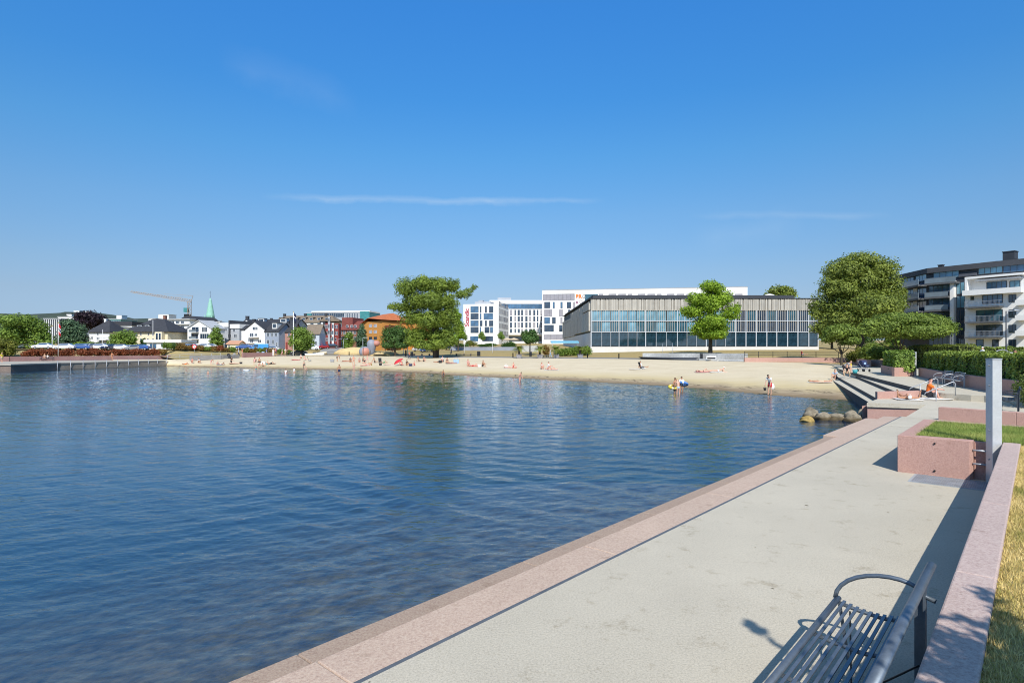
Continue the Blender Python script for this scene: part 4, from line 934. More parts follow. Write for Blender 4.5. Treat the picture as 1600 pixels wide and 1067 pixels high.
for y0, y1 in ((436.5, 444.5), (458, 465.5), (478, 485.5), (497.5, 505), (517, 524)):
    b.balcony(1451, y0, 1488 if y0 > 440 else 1500, y1, 1.7, .3, M('balcony_slab', (.10, .105, .11), .8), 'glass', rmat=M('balcony_glass', (.17, .21, .24), .1, .15, 1, spec=.8))
    q = MB(); zz = b.z(1452, y1); q.prism([(e * .02)[:], (e * .75)[:], (e * .75 - nn * 1.5)[:], (-nn * 1.7)[:]], zz - .3, zz); sl_ = b.part(q, 'balcony', MATS['balcony_slab'])
    q = MB(); q.prism([(e * .75 - nn * 1.5)[:], (e * .75 - nn * 1.42)[:], (-nn * 1.62)[:], (-nn * 1.7)[:]], zz + .02, zz + .95); q.build('rail', MATS['balcony_glass'], sl_)
q = MB(); q.box(b.x(1488.3), b.x(1494.3), -1.1, 0, 0, b.z(1490, 438.5)); b.part(q, 'pier', WHITE)
for y0, y1 in ((441.5, 459.5), (463, 481), (484.5, 501.5), (505.5, 524), (529, 541)): b.win(1495, y0, 1507, y1, GLS if y1 < 490 else GLD, FRD, mull=1)
# white front block, built a few metres before the charcoal one
dep = 4.2; wx0 = None
def fx(px): # column on the front plane, dep metres before the main facade
    k = (px - 800) / F; n_ = Vector((-b.d.y, b.d.x)); Ao = Vector((b.A.x, b.A.y)) - n_ * dep; den = b.d.x - k * b.d.y
    return (k * Ao.y - Ao.x) / den, Ao
def fz(px, py):
    x, Ao = fx(px); Y = Ao.y + b.d.y * x; return HC - (py - HZ) / F * Y - b.zb
X0 = fx(1507.6)[0]; X1 = fx(1598)[0]; ZT = fz(1507.6, 433.3)
q = MB(); q.box(X0, X1 + 6, -dep, -.01, 0, ZT - 3.0); b.part(q, 'front_block', WHITE)
q = MB(); q.box(X0, X1, -dep + 1.7, -.01, ZT - 3.0, ZT - .35); q.box(X0 - .02, X1 + .05, -dep - .02, -.01, ZT - .35, ZT); q.box(X0 - .02, X0 + .3, -dep, -dep + 1.7, ZT - 3.0, ZT - .35); b.part(q, 'top_storey', WHITE)
def fwin(x0, y0, x1, y1, gl_=None, off=0, mull=0):
    xa = fx(x0)[0]; xb = fx(x1)[0]; za = fz(x0, y1); zb_ = fz(x0, y0); return win(b.T, xa, za, xb - xa, zb_ - za, gl_ or GLD, FRD, y=-dep + off, mull=mull)
fwin(1536, 440.5, 1566, 453, GLB, 1.7, 3); fwin(1572, 438.5, 1587, 449.5, GLS, 1.7, 1)
for x0, y0, x1, y1, gl_, m_ in ((1517, 464, 1521.5, 468.5, GLD, 0), (1536, 462, 1566, 474.5, GLB, 3), (1577, 461, 1587, 472, GLD, 1), (1526, 485.5, 1566, 501.5, GLT, 2), (1577, 484.5, 1587, 496, GLD, 1), (1526, 508.5, 1566, 524, GLD, 3), (1577, 508, 1587, 519.5, GLD, 1), (1526, 531, 1536, 541, GLB, 0), (1551, 531, 1560, 541, GLD, 0), (1577, 531, 1587, 542, GLD, 1)): fwin(x0, y0, x1, y1, gl_, 0, m_)
def fbal(x0, y0, x1, y1, dep2=1.5, solid=False):
    xa = fx(x0)[0]; xb = fx(x1)[0]; za = fz(x0, y1); zb_ = fz(x0, y0); q = MB()
    q.box(xa, xb, -dep - dep2, -dep - .005, za - .25, za); o = b.part(q, 'balcony', WHITE if solid else MATS['balcony_slab'])
    q = MB()
    if solid: q.box(xa, xb, -dep - dep2, -dep - dep2 + .12, za + .002, zb_)
    else:
        n = int((xb - xa) / .16)
        for i in range(n + 1): x = xa + (xb - xa - .03) * i / n; q.box(x, x + .022, -dep - dep2 + .01, -dep - dep2 + .035, za, zb_ - .04)
        q.box(xa, xb, -dep - dep2, -dep - dep2 + .06, zb_ - .04, zb_ + .02)
        for x in (xa, xb - .05): q.box(x, x + .05, -dep - dep2 + .06, -dep, zb_ - .03, zb_ + .015)
    q.build('rail', WHITE if solid else GALV, o); return o
fbal(1508, 455, 1600, 460.5, 1.2, True)
for y0, y1 in ((472.5, 480.5), (495, 503.5), (518, 526.5)): fbal(1512.5, y0, 1567.5, y1)
for y0, y1 in ((469.5, 475), (493, 498.5), (517, 522.5)): fbal(1591, y0, 1606, y1, 1.4, True)
q = MB(); xa = fx(1523)[0]; q.box(xa, fx(1594)[0], -dep + .1, -dep + 1.6, ZT - .75, ZT - .6); b.part(q, 'awning_box', GREYW)
b.chimney(b.x(1552), 4, HT, 1.9, 1.6); b.chimney(b.x(1454), 3, HT, .7, .7); b.chimney(b.x(1567), 4, HT, .5, .6)
q = MB(); q.box(b.x(1514), b.x(1541), 5, 9, HT, HT + .7); b.part(q, 'plant_room', RGREY)
# ---------------------------------------------------------------- the town on the left
def wins(b, lst, glass=None, frame=None, mull=1):
    for r in lst: b.win(*r, glass or GLD, frame or FRW, mull=mull if r[2] - r[0] > 2.2 else 0)
def row(xs, y0, y1, w): return [(x, y0, x + w, y1) for x in xs]
b = Bld('villa', 'white house with a dark hipped roof left of the copper beech', 'house', 139, 178, 171, 177.5)
H = b.z(150, 518.5); b.block(H, 8, WHITE2); b.hip(H, 8, b.z(150, 503) - H + .8, RDARK); b.chimney(b.w * .3, 3.5, H + 3, 1.0, .7, WHITE2)
wins(b, [(152, 520.5, 154, 523.5), (152, 527, 154, 532), (156, 530.5, 158, 536), (160, 530.5, 162.5, 536), (165, 530.5, 167.5, 536), (143, 526, 145, 530)])
b.balcony(155, 527.8, 170, 530.5, 1.2)
b = Bld('villa', 'cream villa with a broad dark hipped roof and bay by the white kiosk', 'house', 197, 182, 262, 180)
H = b.z(215, 518); b.block(H, 10, CREAM); b.hip(H, 10, b.z(230, 502) - H + 1.0, RDARK, .7, b.w * .36)
wins(b, row([204, 212, 219, 231, 238, 256], 520, 524, 2.3) + row([205, 219, 230, 238, 254], 529, 534.5, 2.4)); b.chimney(b.w * .55, 6, H + 3.5, 1.6, .8, BRICK)
b.dormer(b.w * .17, H + .9, 1.5, 1.2, 1.6, WHITE2, RDARK); b.dormer(b.w * .36, H + .9, 1.5, 1.2, 1.6, WHITE2, RDARK)
mb = MB(); mb.box(b.x(247), b.x(258), -1.4, 0, 0, H - .2); b.part(mb, 'bay', CREAM); b.win(249, 521, 252, 533, GLD, FRW, y=-1.4); b.win(253.5, 521, 256.5, 533, GLD, FRW, y=-1.4)
b = Bld('kiosk', 'low white flat-roofed kiosk behind the red shrubs', 'kiosk', 229, 160, 282, 160)
H = b.z(240, 534.8); b.block(H, 7, WHITE); b.flat_roof(H - .05, 7, WHITE, .5, .75)
wins(b, [(234.5, 537.5, 238, 544), (240, 537.5, 244, 544), (252, 537.5, 257, 540.5), (259.5, 537.5, 264, 541)], GLB, FRD)
mb = MB(); mb.box(b.x(279), b.x(282.5), -.25, -.02, H - .1, H + .45); b.part(mb, 'sign_board', M('blue_sign', (.03, .07, .2), .5))
b = Bld('office_block', 'white banded office block with a dark barrel roof below the crane', 'office', 250, 262, 296, 258)
H = b.z(260, 500); b.block(H, 18, WHITE); b.flat_roof(H, 18, RGREY, .8, .4)
for y0, y1 in ((502, 505.5), (509, 512.5), (517, 520.5), (524.5, 528)): b.win(252, y0, 272, y1, GLD, FRW, mull=9); b.win(275, y0, 280.5, y1, GLD, FRW, mull=2); b.win(283, y0, 288, y1, GLD, FRW, mull=2)
mb = MB(); mb.box(-.8, b.w, -1.0, 0, b.z(260, 507.6), b.z(260, 506.6)); mb.box(-.8, b.w, -1.0, 0, b.z(260, 515.4), b.z(260, 514.4)); b.part(mb, 'sunshade', RGREY)
mb = MB(); x0, x1 = b.x(272), b.x(300); pr = [(x0 + (x1 - x0) * i / 10, b.z(285, 500.2) + (b.z(285, 492.8) - b.z(285, 500.2)) * math.sin(math.pi * i / 10) ** .6) for i in range(11)]
mb.hexa([(x, 3, z) for x, z in pr], [(x, 16, z) for x, z in pr]); b.part(mb, 'barrel_roof', RDARK)
b = Bld('apartment_block', 'white gabled apartment house with wide recessed balconies right of the office', 'apartment house', 293, 186, 330, 184)
H = b.z(300, 513); b.block(H, 6, WHITE); b.gable(H, 6, b.z(311, 501) - H, WHITE, RGREY, 'y', .35)
for r in ((300, 511, 310.5, 519), (300, 521.5, 309.5, 529), (297, 532, 310.5, 536)): b.win(*r, GLD, FRW, mull=1)
for r in ((316, 511, 323.5, 518.5), (313, 521.5, 326, 529)): b.win(*r, GLD, FRW, mull=3)
b.balcony(299.5, 515.5, 311, 519, 1.3, rail='glass', rmat=MATS['balcony_glass']); b.balcony(299.5, 526, 311, 529.6, 1.3, rail='glass', rmat=MATS['balcony_glass'])
b = Bld('town_house', 'pale grey terraced houses with mono-pitch white roofs behind the column shaped tree', 'terraced house', 345, 196, 374, 194)
H = b.z(350, 511); b.block(H, 12, GREYW); b.flat_roof(H, 12, WHITE, .3, 1.4, 0, b.w * .42); b.flat_roof(H - .5, 12, WHITE, .3, 1.4, b.w * .56)
wins(b, [(351, 513, 354.5, 517), (358, 513, 361, 516), (364.5, 513.5, 367.5, 518), (356.5, 522, 361, 527.5), (366, 522, 370, 527), (347, 523, 350, 528)])
mb = MB(); mb.box(b.w * .45, b.w * .53, -.3, 12, 0, H + 2.2); b.part(mb, 'dark_bay', CHAR)
b = Bld('shed', 'small cream shed with an orange roof beside the white gabled house', 'shed', 355, 168, 373, 168)
H = b.z(360, 537.5); b.block(H, 4, CREAM); b.gable(H, 4, b.z(360, 533.2) - H, CREAM, M('salmon_roof', (.5, .27, .17), .85), 'x', .3); wins(b, [(357, 539, 359, 543)])
b = Bld('corner_house', 'white gabled house with three balconies and a slate roof above the blue cars', 'house', 372, 176, 414, 174)
H = b.z(380, 515); b.block(H, 7, WHITE, b.x(383), None); mb = MB(); mb.box(0, b.x(383), 1.5, 7, 0, H); b.part(mb, 'side_wing', WHITE)
b.gable(H, 7, b.z(398, 502.5) - H, WHITE, RDARK, 'y', .3, b.x(383), b.w); b.gable(H + .01, 5, b.z(378, 508) - H, WHITE, RDARK, 'x', .3, 0, b.x(384.5), 1.6)
wins(b, [(395, 511, 399.5, 515.2), (400, 511, 402.5, 515.2), (390.5, 521, 396, 526), (398, 521.5, 402, 525), (391, 530.5, 396, 535), (403.5, 531, 408, 535)]); b.win(378, 521, 382.5, 525, GLD, FRW, y=1.5); b.win(378, 531, 382.5, 535.5, GLD, FRW, y=1.5)
b.balcony(389, 523.8, 405, 526.6, 1.1); b.balcony(386, 533, 398, 535.8, 1.1); b.win(392.5, 540, 394.5, 543.5, GLD, FRD)
b.chimney(b.w * .2, 4, H + 2.2, 1.0, .8)
b = Bld('town_house', 'blue grey clad house with a slate roof joined to the white gabled house', 'house', 414.4, 174, 435.5, 173)
H = b.z(425, 517.5); b.block(H, 7, BLUEG); b.gable(H, 7, b.z(425, 505) - H, BLUEG, RDARK, 'x', .3)
wins(b, [(417, 520, 420.5, 525.5), (424, 520, 427, 525.5), (430, 520, 433, 525.5), (417, 531, 420.5, 537), (425.5, 531, 428, 537), (431, 535, 433.5, 542)]); b.dormer(b.x(424), H + .7, b.x(431) - b.x(424), 1.8, .4, WHITE2, RDARK)
b = Bld('town_house', 'pink brick house with a slate roof left of the round green tree', 'house', 435.8, 176, 458, 176)
H = b.z(445, 518.5); b.block(H, 7, PINKH); b.gable(H, 7, b.z(445, 505) - H, PINKH, RDARK, 'x', .3); b.chimney(b.w * .3, 3, H + 2.2, .9, .6); b.chimney(b.w * .75, 3, H + 2.2, .9, .6)
wins(b, [(438, 521, 440.5, 525.5), (442.5, 521, 445, 525.5), (450, 521, 453, 525.5), (438, 531, 440.5, 536), (442, 531, 444.5, 536)]); mb = MB(); mb.box(b.x(446.5), b.x(449.5), -.1, .05, 0, b.z(447, 534.5)); b.part(mb, 'door', REDW)
b = Bld('back_house', 'black roofed white house rising behind the white gabled house', 'house', 374, 205, 396, 205)
H = b.z(380, 508); b.block(H, 12, WHITE); b.gable(H, 12, b.z(380, 499.5) - H, WHITE, RDARK, 'y', .3); b.chimney(b.w * .15, 3, H + 1.6, 1.6, 1.0)
b = Bld('back_house', 'long black roofed terrace with dormers behind the grey and pink houses', 'terrace', 392, 214, 462, 214)
H = b.z(420, 507.5); b.block(H, 12, GREYW); b.gable(H, 12, b.z(420, 498.5) - H, GREYW, RDARK, 'x', .3)
for k, px in enumerate((397, 413, 428, 445, 455)): b.chimney(b.x(px), 5, H + 2.0, .55, .75)
b.dormer(b.x(401), H + .8, 2.2, 1.5, 1.2, WHITE2, RDARK); b.dormer(b.x(436), H + .8, 2.2, 1.5, 1.2, WHITE2, RDARK)
b = Bld('apartment_block', 'long apartment block under a brown tiled mansard roof on the skyline', 'apartment house', 424, 300, 522, 296)
H = b.z(470, 503.5); b.block(H, 14, WHITE2); b.hip(H, 14, b.z(470, 492) - H, RBROWN, .5, 4)
for k in range(3): b.chimney(b.x(433 + k * 33), 6, H + 3.4, 1.2, 1.1)
for k in range(8): b.win(430 + k * 11, 505, 435 + k * 11, 509.5, GLD, FRW, mull=1)
for k in range(7): b.dormer(b.x(433 + k * 12), H + .9, 2.0, 1.6, 1.8, RBROWN, RBROWN)
b = Bld('town_house', 'pale blue house with a brown gable roof behind the round green tree', 'house', 478, 182, 499, 182)
H = b.z(490, 521); b.block(H, 6, M('pale_blue_cladding', (.45, .50, .56), .8, .08)); b.gable(H, 6, b.z(490, 507.5) - H, WHITE2, RBROWN, 'x', .35); wins(b, [(484, 524, 487, 529), (491, 524, 494, 529), (485, 533, 488, 539), (492.5, 533, 495, 539)])
b = Bld('modern_flats', 'tall grey and dark red modern flats at the end of the gravel road', 'apartment house', 499.5, 192, 529, 193)
H = b.z(510, 502); b.block(H, 7, CHAR, 0, b.w * .3); b.block(H - .6, 6.8, REDW, b.w * .301, b.w); b.flat_roof(H, 7, RBROWN, .3, .5)
for x0, mt_, yt in ((502, WHITE2, 504), (513, GREYW, 495), (519, WHITE2, 505)):
    mb = MB(); mb.box(b.x(x0), b.x(x0 + 3.2), -.9, -.01, b.z(x0, 538), b.z(x0, yt)); o = b.part(mb, 'bay', mt_)
    for k in range(3): win(b.T, b.x(x0 + .5), b.z(x0, yt + 8 + k * 9.5), (b.x(x0 + 2.6) - b.x(x0 + .5)), 1.2, GLD, FRW, y=-.9)
wins(b, row([507, 510, 523.5, 526], 508, 513, 1.8) + row([507, 510, 517, 523.5, 526], 518, 523, 1.8) + row([507, 510, 517, 523.5], 528, 533, 1.8))
mb = MB(); mb.box(b.x(505), b.x(509), -.2, 0, 0, b.z(505, 533)); b.part(mb, 'door', REDW)
b = Bld('office_block', 'long flat office with teal glass corners on the skyline above the brick roofs', 'office', 478, 345, 577, 340)
H = b.z(520, 488); b.block(H, 18, GREYW); b.flat_roof(H, 16, WHITE, .4, .8, 4); b.win(482, 490, 538, 496, GLD, FRW, mull=16)
for k in range(8): b.win(540 + k * 2.6, 489.5, 541.4 + k * 2.6, 499, GLD, FRW)
mb = MB(); mb.box(b.x(563), b.w + .3, -.5, 17, 4, H + .4); b.part(mb, 'teal_corner', TEALW); mb = MB(); mb.box(-.2, b.x(487), -.4, 17, b.z(480, 494), b.z(480, 490)); b.part(mb, 'teal_corner', TEALW)
for k in range(5): b.win(565 + k * 2.3, 491, 566.6 + k * 2.3, 499, GLT, FRD)
b = Bld('brick_block', 'brown brick block with a dull red stepped roof beside the conifer', 'apartment house', 527, 206, 572, 204)
H = b.z(540, 515); b.block(H, 14, BRICK); b.hip(H, 14, b.z(550, 500) - H, RRED, .5, 3.5); mb = MB(); mb.box(b.w * .02, b.w * .4, 3, 12, H, b.z(535, 495.5)); b.part(mb, 'roof_storey', RRED)
wins(b, row([531, 536.5, 543, 548, 553, 562], 517, 522, 3.0) + row([531, 536.5, 543, 548, 553], 526, 531, 3.0) + row([531, 537, 545], 534, 539, 3)); wins(b, row([541, 548, 553.5], 508, 511.5, 3.2))
for y in (523.5, 532.5): b.balcony(541, y - 1.7, 552, y, 1.1)
b = Bld('orange_house', 'orange rendered house with a bright orange tiled roof behind the playground', 'house', 567, 178, 597, 172)
H = b.z(580, 502); b.block(H, 10, ORANGE); 
mb = MB(); zt = b.z(590, 489.5); w_ = b.w
mb.add([(-.8, -.8, b.z(567, 507.5)), (w_ * .35, -.8, H + .9), (w_ + .6, -.8, H + .3), (w_ + .8, 10.5, H + .2), (-.8, 10.5, H - .5), (w_ * .42, 4.5, zt), (w_ * .8, 5.5, zt + .3)], [(0, 1, 5), (1, 2, 6, 5), (2, 3, 6), (3, 4, 5, 6), (4, 0, 5)]); b.part(mb, 'roof', RTILE)
mb = MB(); mb.box(w_ * .45, w_ + 2.5, 10.01, 17, 0, H + .6); b.part(mb, 'rear_wing', ORANGE)
mb = MB(); q = [(w_ * .3, 9, H + .6), (w_ + 3.4, 9, H + .6), (w_ + 3.4, 18, H + .6), (w_ * .3, 18, H + .6)]; mb.add(q + [(w_ * .75, 13, b.z(605, 486.5)), (w_ * .95, 13, b.z(605, 486.5))], [(0, 1, 5, 4), (1, 2, 5), (2, 3, 4, 5), (3, 0, 4)]); b.part(mb, 'upper_roof', RTILE)
for y0, y1 in ((507, 511), (516.5, 520.5), (526.5, 530), (536, 540)):
    for x0 in (577, 584.5): b.win(x0, y0, x0 + 4.2, y1, BLIND if y0 < 520 else GLD, FRW if y0 < 520 else FRD, mull=1)
for y in (514, 523, 532.5, 542):
    mb = MB(); z = b.z(595, y); mb.box(w_, w_ + 2.4, 1, 4.5, z, z + .2); o = b.part(mb, 'balcony', REDW); mb = MB(); mb.box(w_, w_ + 2.4, .95, 1.05, z + .2, z + 1.0); mb.box(w_ + 2.3, w_ + 2.4, 1.05, 4.5, z + .2, z + 1.0); mb.build('rail', REDW, o)
# far white and grey blocks on the left skyline
def far_block(label, px0, px1, Y, ytop, mat, ywin=(), D=14, roof=None, glass=None, name='far_block', cat='building', strip=True, rt=.4):
    b = Bld(name, label, cat, px0, Y, px1, Y); H = b.z(px0, ytop); b.block(H, D, mat); b.flat_roof(H, D, roof or RGREY, .3, rt)
    for y0, y1 in ywin: b.win(px0 + (px1 - px0) * .06, y0, px0 + (px1 - px0) * .94, y1, glass or GLD, FRW, mull=max(1, int((px1 - px0) / 3)))
    return b
b = far_block('grey slatted office block behind the left flagpole', 69, 95, 300, 498.5, CHAR, (), 18)
for k in range(8): mb = MB(); mb.box(b.x(70 + k * 3.2), b.x(70.9 + k * 3.2), -.5, 0, 2, b.z(70, 499.5)); b.part(mb, 'pilaster', WHITE2)
far_block('white flat building behind the blue green conifer on the left', 91, 121, 330, 495.5, WHITE, ((499, 502),), 20)
far_block('low white flat house with a dark roof strip right of the copper beech', 158, 181, 300, 511, WHITE, ((512.5, 515),), 14)
far_block('green glass building on the slope right of the copper beech', 163, 189, 420, 499, M('green_glass_wall', (.10, .22, .20), .4, .2, .3), ((501, 504), (506, 509)), 18, None, GLT)
far_block('long white hall under a grey roof above the cream villa', 176, 206, 330, 509, WHITE, ((512, 514.5),), 20, RDARK, None, rt=2.4)
far_block('plain white tower block on the skyline left of the crane mast', 247.5, 263.5, 700, 491.5, WHITE, (), 16)
far_block('small white block on the skyline beside the villa roof', 232, 243, 520, 498, WHITE, ((500, 502),), 12)
far_block('pale grey roofed row of low buildings left of the church', 243, 258, 400, 501, GREYW, ((503, 506),), 12)
far_block('white gabled annex between the apartments and the church tower', 322, 343, 240, 504, WHITE, ((507, 510),), 12)
for i, (x0, x1, yt, Y, lab) in enumerate(((115, 124, 485.3, 1050, 'white building on the hilltop above the beech'), (104, 112, 491, 1000, 'small white hilltop house left of the white tower'), (124, 136, 487, 1080, 'sandy coloured low building on the hilltop'), (182, 190, 492.8, 950, 'white house in the woods on the right slope of the hill'))):
    far_block(lab, x0, x1, Y, yt, WHITE if i != 2 else CREAM, (), 14)
# church tower
b = Bld('church_tower', 'stone church tower with a slender green copper spire', 'church', 318, 380, 332, 380)
H = b.z(325, 498); b.block(H, 5.8, M('church_stone', (.40, .34, .28), .9, .15, 1)); mb = MB(); c = (b.w / 2, 2.9)
mb.lathe([(2.9, H), (2.55, H + 2.6), (1.55, b.z(325, 478)), (.75, b.z(325, 468)), (.55, b.z(325, 466.5)), (.12, b.z(325, 465))], 8, (c[0], c[1], 0)); b.part(mb, 'spire', COPPER)
mb = MB(); mb.tube((c[0], c[1], b.z(325, 466)), (c[0], c[1], b.z(325, 454)), .09, .05, 6); mb.box(c[0] - .5, c[0] + .5, c[1] - .05, c[1] + .05, b.z(325, 456.5), b.z(325, 456)); b.part(mb, 'cross', DARK)
for x in (.2, b.w - .9):
    mb = MB(); mb.add([(x, -.1, H), (x + .8, -.1, H), (x + .8, .7, H), (x, .7, H), (x + .4, .3, H + 3.4)], [(0, 1, 4), (1, 2, 4), (2, 3, 4), (3, 0, 4)]); b.part(mb, 'pinnacle', COPPER)
mb = MB(); mb.box(-3, b.w + 6, 6, 30, 0, H - 5); b.part(mb, 'nave', MATS['church_stone'])
b.win(322, 490 + 10, 324, 504, GLD, FRD); b.win(327, 500, 329, 504, GLD, FRD)
# tower crane
Yc = 330; cb = W(296, 505, Yc); t = thing('tower_crane', 'tower crane with a long pale jib raised over the roofs', 'crane', (cb.x, cb.y, gz(296, Yc)))
def rel(px, py): v = W(px, py, Yc); return Vector((v.x - cb.x, 0, v.z - t.location.z))
CR = M('crane_cream', (.34, .27, .21), .6, .1, 1); mb = MB(); top = rel(296.5, 471)
for dx in (-.7, .7):
    for dy in (-.7, .7): mb.tube((dx, dy, 0), (dx, dy, top.z), .14, n=5)
k = 0.0
while k < top.z - 2: mb.tube((-.7, -.7, k), (.7, -.7, k + 2), .1, n=4); mb.tube((.7, .7, k), (-.7, .7, k + 2), .1, n=4); k += 2
mb.build('mast', CR, t)
mb = MB(); j0, j1 = rel(298, 472.5), rel(204.5, 456.8); n_ = 26
up = Vector((0, 0, 1.5))
for i in range(n_):
    a, c = j0.lerp(j1, i / n_), j0.lerp(j1, (i + 1) / n_); h = 1.5 * (1 - .5 * i / n_)
    for dy in (-.6, .6): mb.tube(a + Vector((0, dy, 0)), c + Vector((0, dy, 0)), .15, n=4); mb.tube(a + Vector((0, dy, 0)), a.lerp(c, .5) + Vector((0, 0, h)), .06, n=4); mb.tube(a.lerp(c, .5) + Vector((0, 0, h)), c + Vector((0, dy, 0)), .06, n=4)
    mb.tube(a + Vector((0, 0, h)), c + Vector((0, 0, h)), .14, n=4)
mb.build('jib', CR, t)
mb = MB(); pk = rel(301.5, 462); mb.tube(j0, pk, .22, .12, 5); mb.tube(top + Vector((.6, 0, 0)), pk, .14, .1, 5)
for f in (.38, .0): mb.tube(pk, j0.lerp(rel(258, 459.5), 1 - f), .07, n=4)
mb.tube(rel(258, 459.5), j0.lerp(j1, .62), .06, n=4); mb.build('tie_frame', CR, t)
mb = MB(); p = rel(291, 484.5); mb.box(p.x - 1.0, p.x + 1.0, -1, 1, p.z - 1.2, p.z + 1.2); mb.build('cab', TEALW, t)
mb = MB(); p = rel(293, 495); mb.box(p.x - 1.3, p.x + 1.3, -1.3, 1.3, p.z - 3, p.z + 1.5); mb.build('counterweight', DARK, t)
# hills
def hill(label, prof, Y, D, mat, name='hill'):
    mb = MB(); vs = []; nb = 9
    for px, py in prof:
        top = W(px, py, Y)
        for j in range(nb): f = j / (nb - 1); vs.append((top.x * (1 + (f - .5) * D / Y * 2 * .5), Y + (f - .55) * D * 2, -5 + (top.z + 5) * math.sin(math.pi * min(1, f * .9 + .02)) ** .8 + 2.0 * math.sin(px * .9 + j * 2)))
    n = len(prof); mb.add(vs, [(i * nb + j, (i + 1) * nb + j, (i + 1) * nb + j + 1, i * nb + j + 1) for i in range(n - 1) for j in range(nb - 1)], 0, True)
    return tag(mb.build(name, mat), label, None, None, 'structure')
HM = M('wooded_hill', (.055, .075, .05), .95, .3, .02, fine=.35, fscale=.12)
hill('far wooded hill behind the town on the left', [(-260, 510), (-120, 495), (-40, 491), (0, 491.5), (30, 490.5), (80, 491), (110, 490), (135, 488), (160, 490.5), (190, 493), (215, 498), (240, 502), (270, 507), (330, 514), (420, 520)], 1100, 230, HM)
hill('lower wooded ridge behind the town', [(180, 503), (215, 499.5), (250, 499), (300, 500.5), (360, 504), (450, 508), (560, 512), (700, 516)], 900, 150, HM)
# left quay, its wall, steps
QT = M('quay_concrete', (.42, .385, .32), .9, .1, .4, fine=.15, fscale=8, world=True); QF = M('quay_face', (.22, .17, .14), .9, .25, .4, fine=.3, fscale=6, world=True)
q0, q1, q2 = GP(17, 581, 0), GP(95, 577.5, 0), GP(262, 571.8, 0)
t = thing('quay', 'low concrete quay with steps into the water on the left shore', 'quay', (q0.x, q0.y, 0))
back = [Vector((W(px, 0, Y).x, Y, 0)) for px, Y in ((-160, 104), (15, 113), (285, 139))]
mb = MB(); mb.prism([(q0.x - 45, q0.y - 2), q0[:2], q1[:2], (q1.x, q1.y + .02), (q2.x, q2.y + 3), back[2][:2], back[1][:2], (q0.x - 50, 112)], .98, 1.18); world_child(mb, 'deck', QT, t)
mb = MB(); mb.prism([(q0.x - 45, q0.y - 1.85), (q0.x - .15, q0.y + .15), (q1.x, q1.y + .15), (q2.x, q2.y + 3.2), back[2][:2], (q0.x - 45, 110)], -1.5, .975); world_child(mb, 'face', QF, t)
for k in range(3):
    mb = MB(); o1 = (2.2 - k * .75); mb.prism([(q1.x + .05, q1.y + .1 - o1 * .3), (q2.x + .6, q2.y + 2.8 - o1), (q2.x + .6, q2.y + 3.1), (q1.x + .05, q1.y + .2)], .02 + .3 * k, .3 + .3 * k); world_child(mb, 'step', M('quay_step', (.34, .29, .23), .9, .2, .6, fine=.2, fscale=6, world=True), t)
mb = MB(); mb.prism([(q0.x - 45, q0.y - 3.4), (q0.x - 3.5, q0.y - 1.2), (q0.x - 3.5, q0.y - .1), (q0.x - 45, q0.y - 1.9)], -1, .4); mb.prism([(q0.x - 45, q0.y - 2.8), (q0.x - 2.2, q0.y - .6), (q0.x - 2.2, q0.y), (q0.x - 45, q0.y - 1.9)], .4, .8); world_child(mb, 'step', QT, t)
for k in range(11):
    f = k / 10; p = q1.lerp(q2, f) + Vector((.1, -.9 + .4 * f, 0)); mb = MB(); mb.tube((p.x, p.y, -1.4), (p.x, p.y, 1.6), .04, n=6)
    if k < 10: p2 = q1.lerp(q2, f + .1) + Vector((.1, -.9 + .4 * (f + .1), 0)); mb.bar((p.x, p.y, 1.57), (p2.x, p2.y, 1.57), .04, .04)
    world_child(mb, 'ladder_rail', GALV, t)
wallrun('quay_wall', 'red granite wall with shrubs behind the left quay', [back[0], back[1], back[2]], 1.0, 2.1, .5, M('red_granite', (.33, .19, .175), .85, .2, .6, fine=.2, fscale=6), 4.5)
mb = MB()
for k in range(26):
    pass
w_ = wallrun('beach_wall', 'low grey stone wall behind the upper end of the beach at the left', [GP(296, 559.8, 1.6), GP(345, 559.3, 1.6), GP(372, 557.8, 1.75)], 1.2, 2.25, .4, M('grey_stone', (.30, .29, .28), .9, .2, 1, fine=.2, fscale=6), 2.5)
wallrun('beach_wall', 'low red brown wall behind the strollers on the beach path', [GP(378, 557.2, 1.8), GP(424, 556.3, 1.85)], 1.3, 2.7, .4, MATS['red_granite'], 2.5)
rr_ = [(W(px, 0, Y).x, Y, z) for px, Y, z in ((262, 128, 1.2), (300, 130, 1.35), (345, 133, 1.55))]
railing('railing', 'thin grey hand railing beside the ramp at the left end of the beach', rr_, 1.1, 2.0, GALV, (1.0, .5), .04)
# ---------------------------------------------------------------- vegetation
L_WIL = leafmat('willow_leaf', (.06, .11, .018), (.36, .46, .075), .35)
L_LIME = leafmat('lime_leaf', (.10, .19, .016), (.44, .62, .06), .4)
L_CHE = leafmat('chestnut_leaf', (.055, .095, .016), (.36, .42, .08), .3)
L_MAP = leafmat('maple_leaf', (.05, .10, .017), (.33, .42, .075), .3)
L_MID = leafmat('mid_green_leaf', (.06, .13, .022), (.32, .44, .075), .3)
L_DRK = leafmat('dark_green_leaf', (.025, .065, .016), (.12, .22, .05), .2)
L_BLU = leafmat('blue_green_needle', (.035, .07, .04), (.14, .23, .11), .15)
L_BCH = leafmat('copper_beech_leaf', (.008, .006, .01), (.045, .025, .035), .15)
L_RED = leafmat('barberry_leaf', (.13, .03, .016), (.46, .16, .07), .25)
L_BRN = leafmat('brown_shrub_leaf', (.12, .07, .02), (.42, .27, .08), .25)
L_YEL = leafmat('yellow_green_leaf', (.08, .11, .02), (.36, .36, .07), .35)
L_PALM = leafmat('palm_leaf', (.09, .14, .025), (.38, .42, .08), .3)
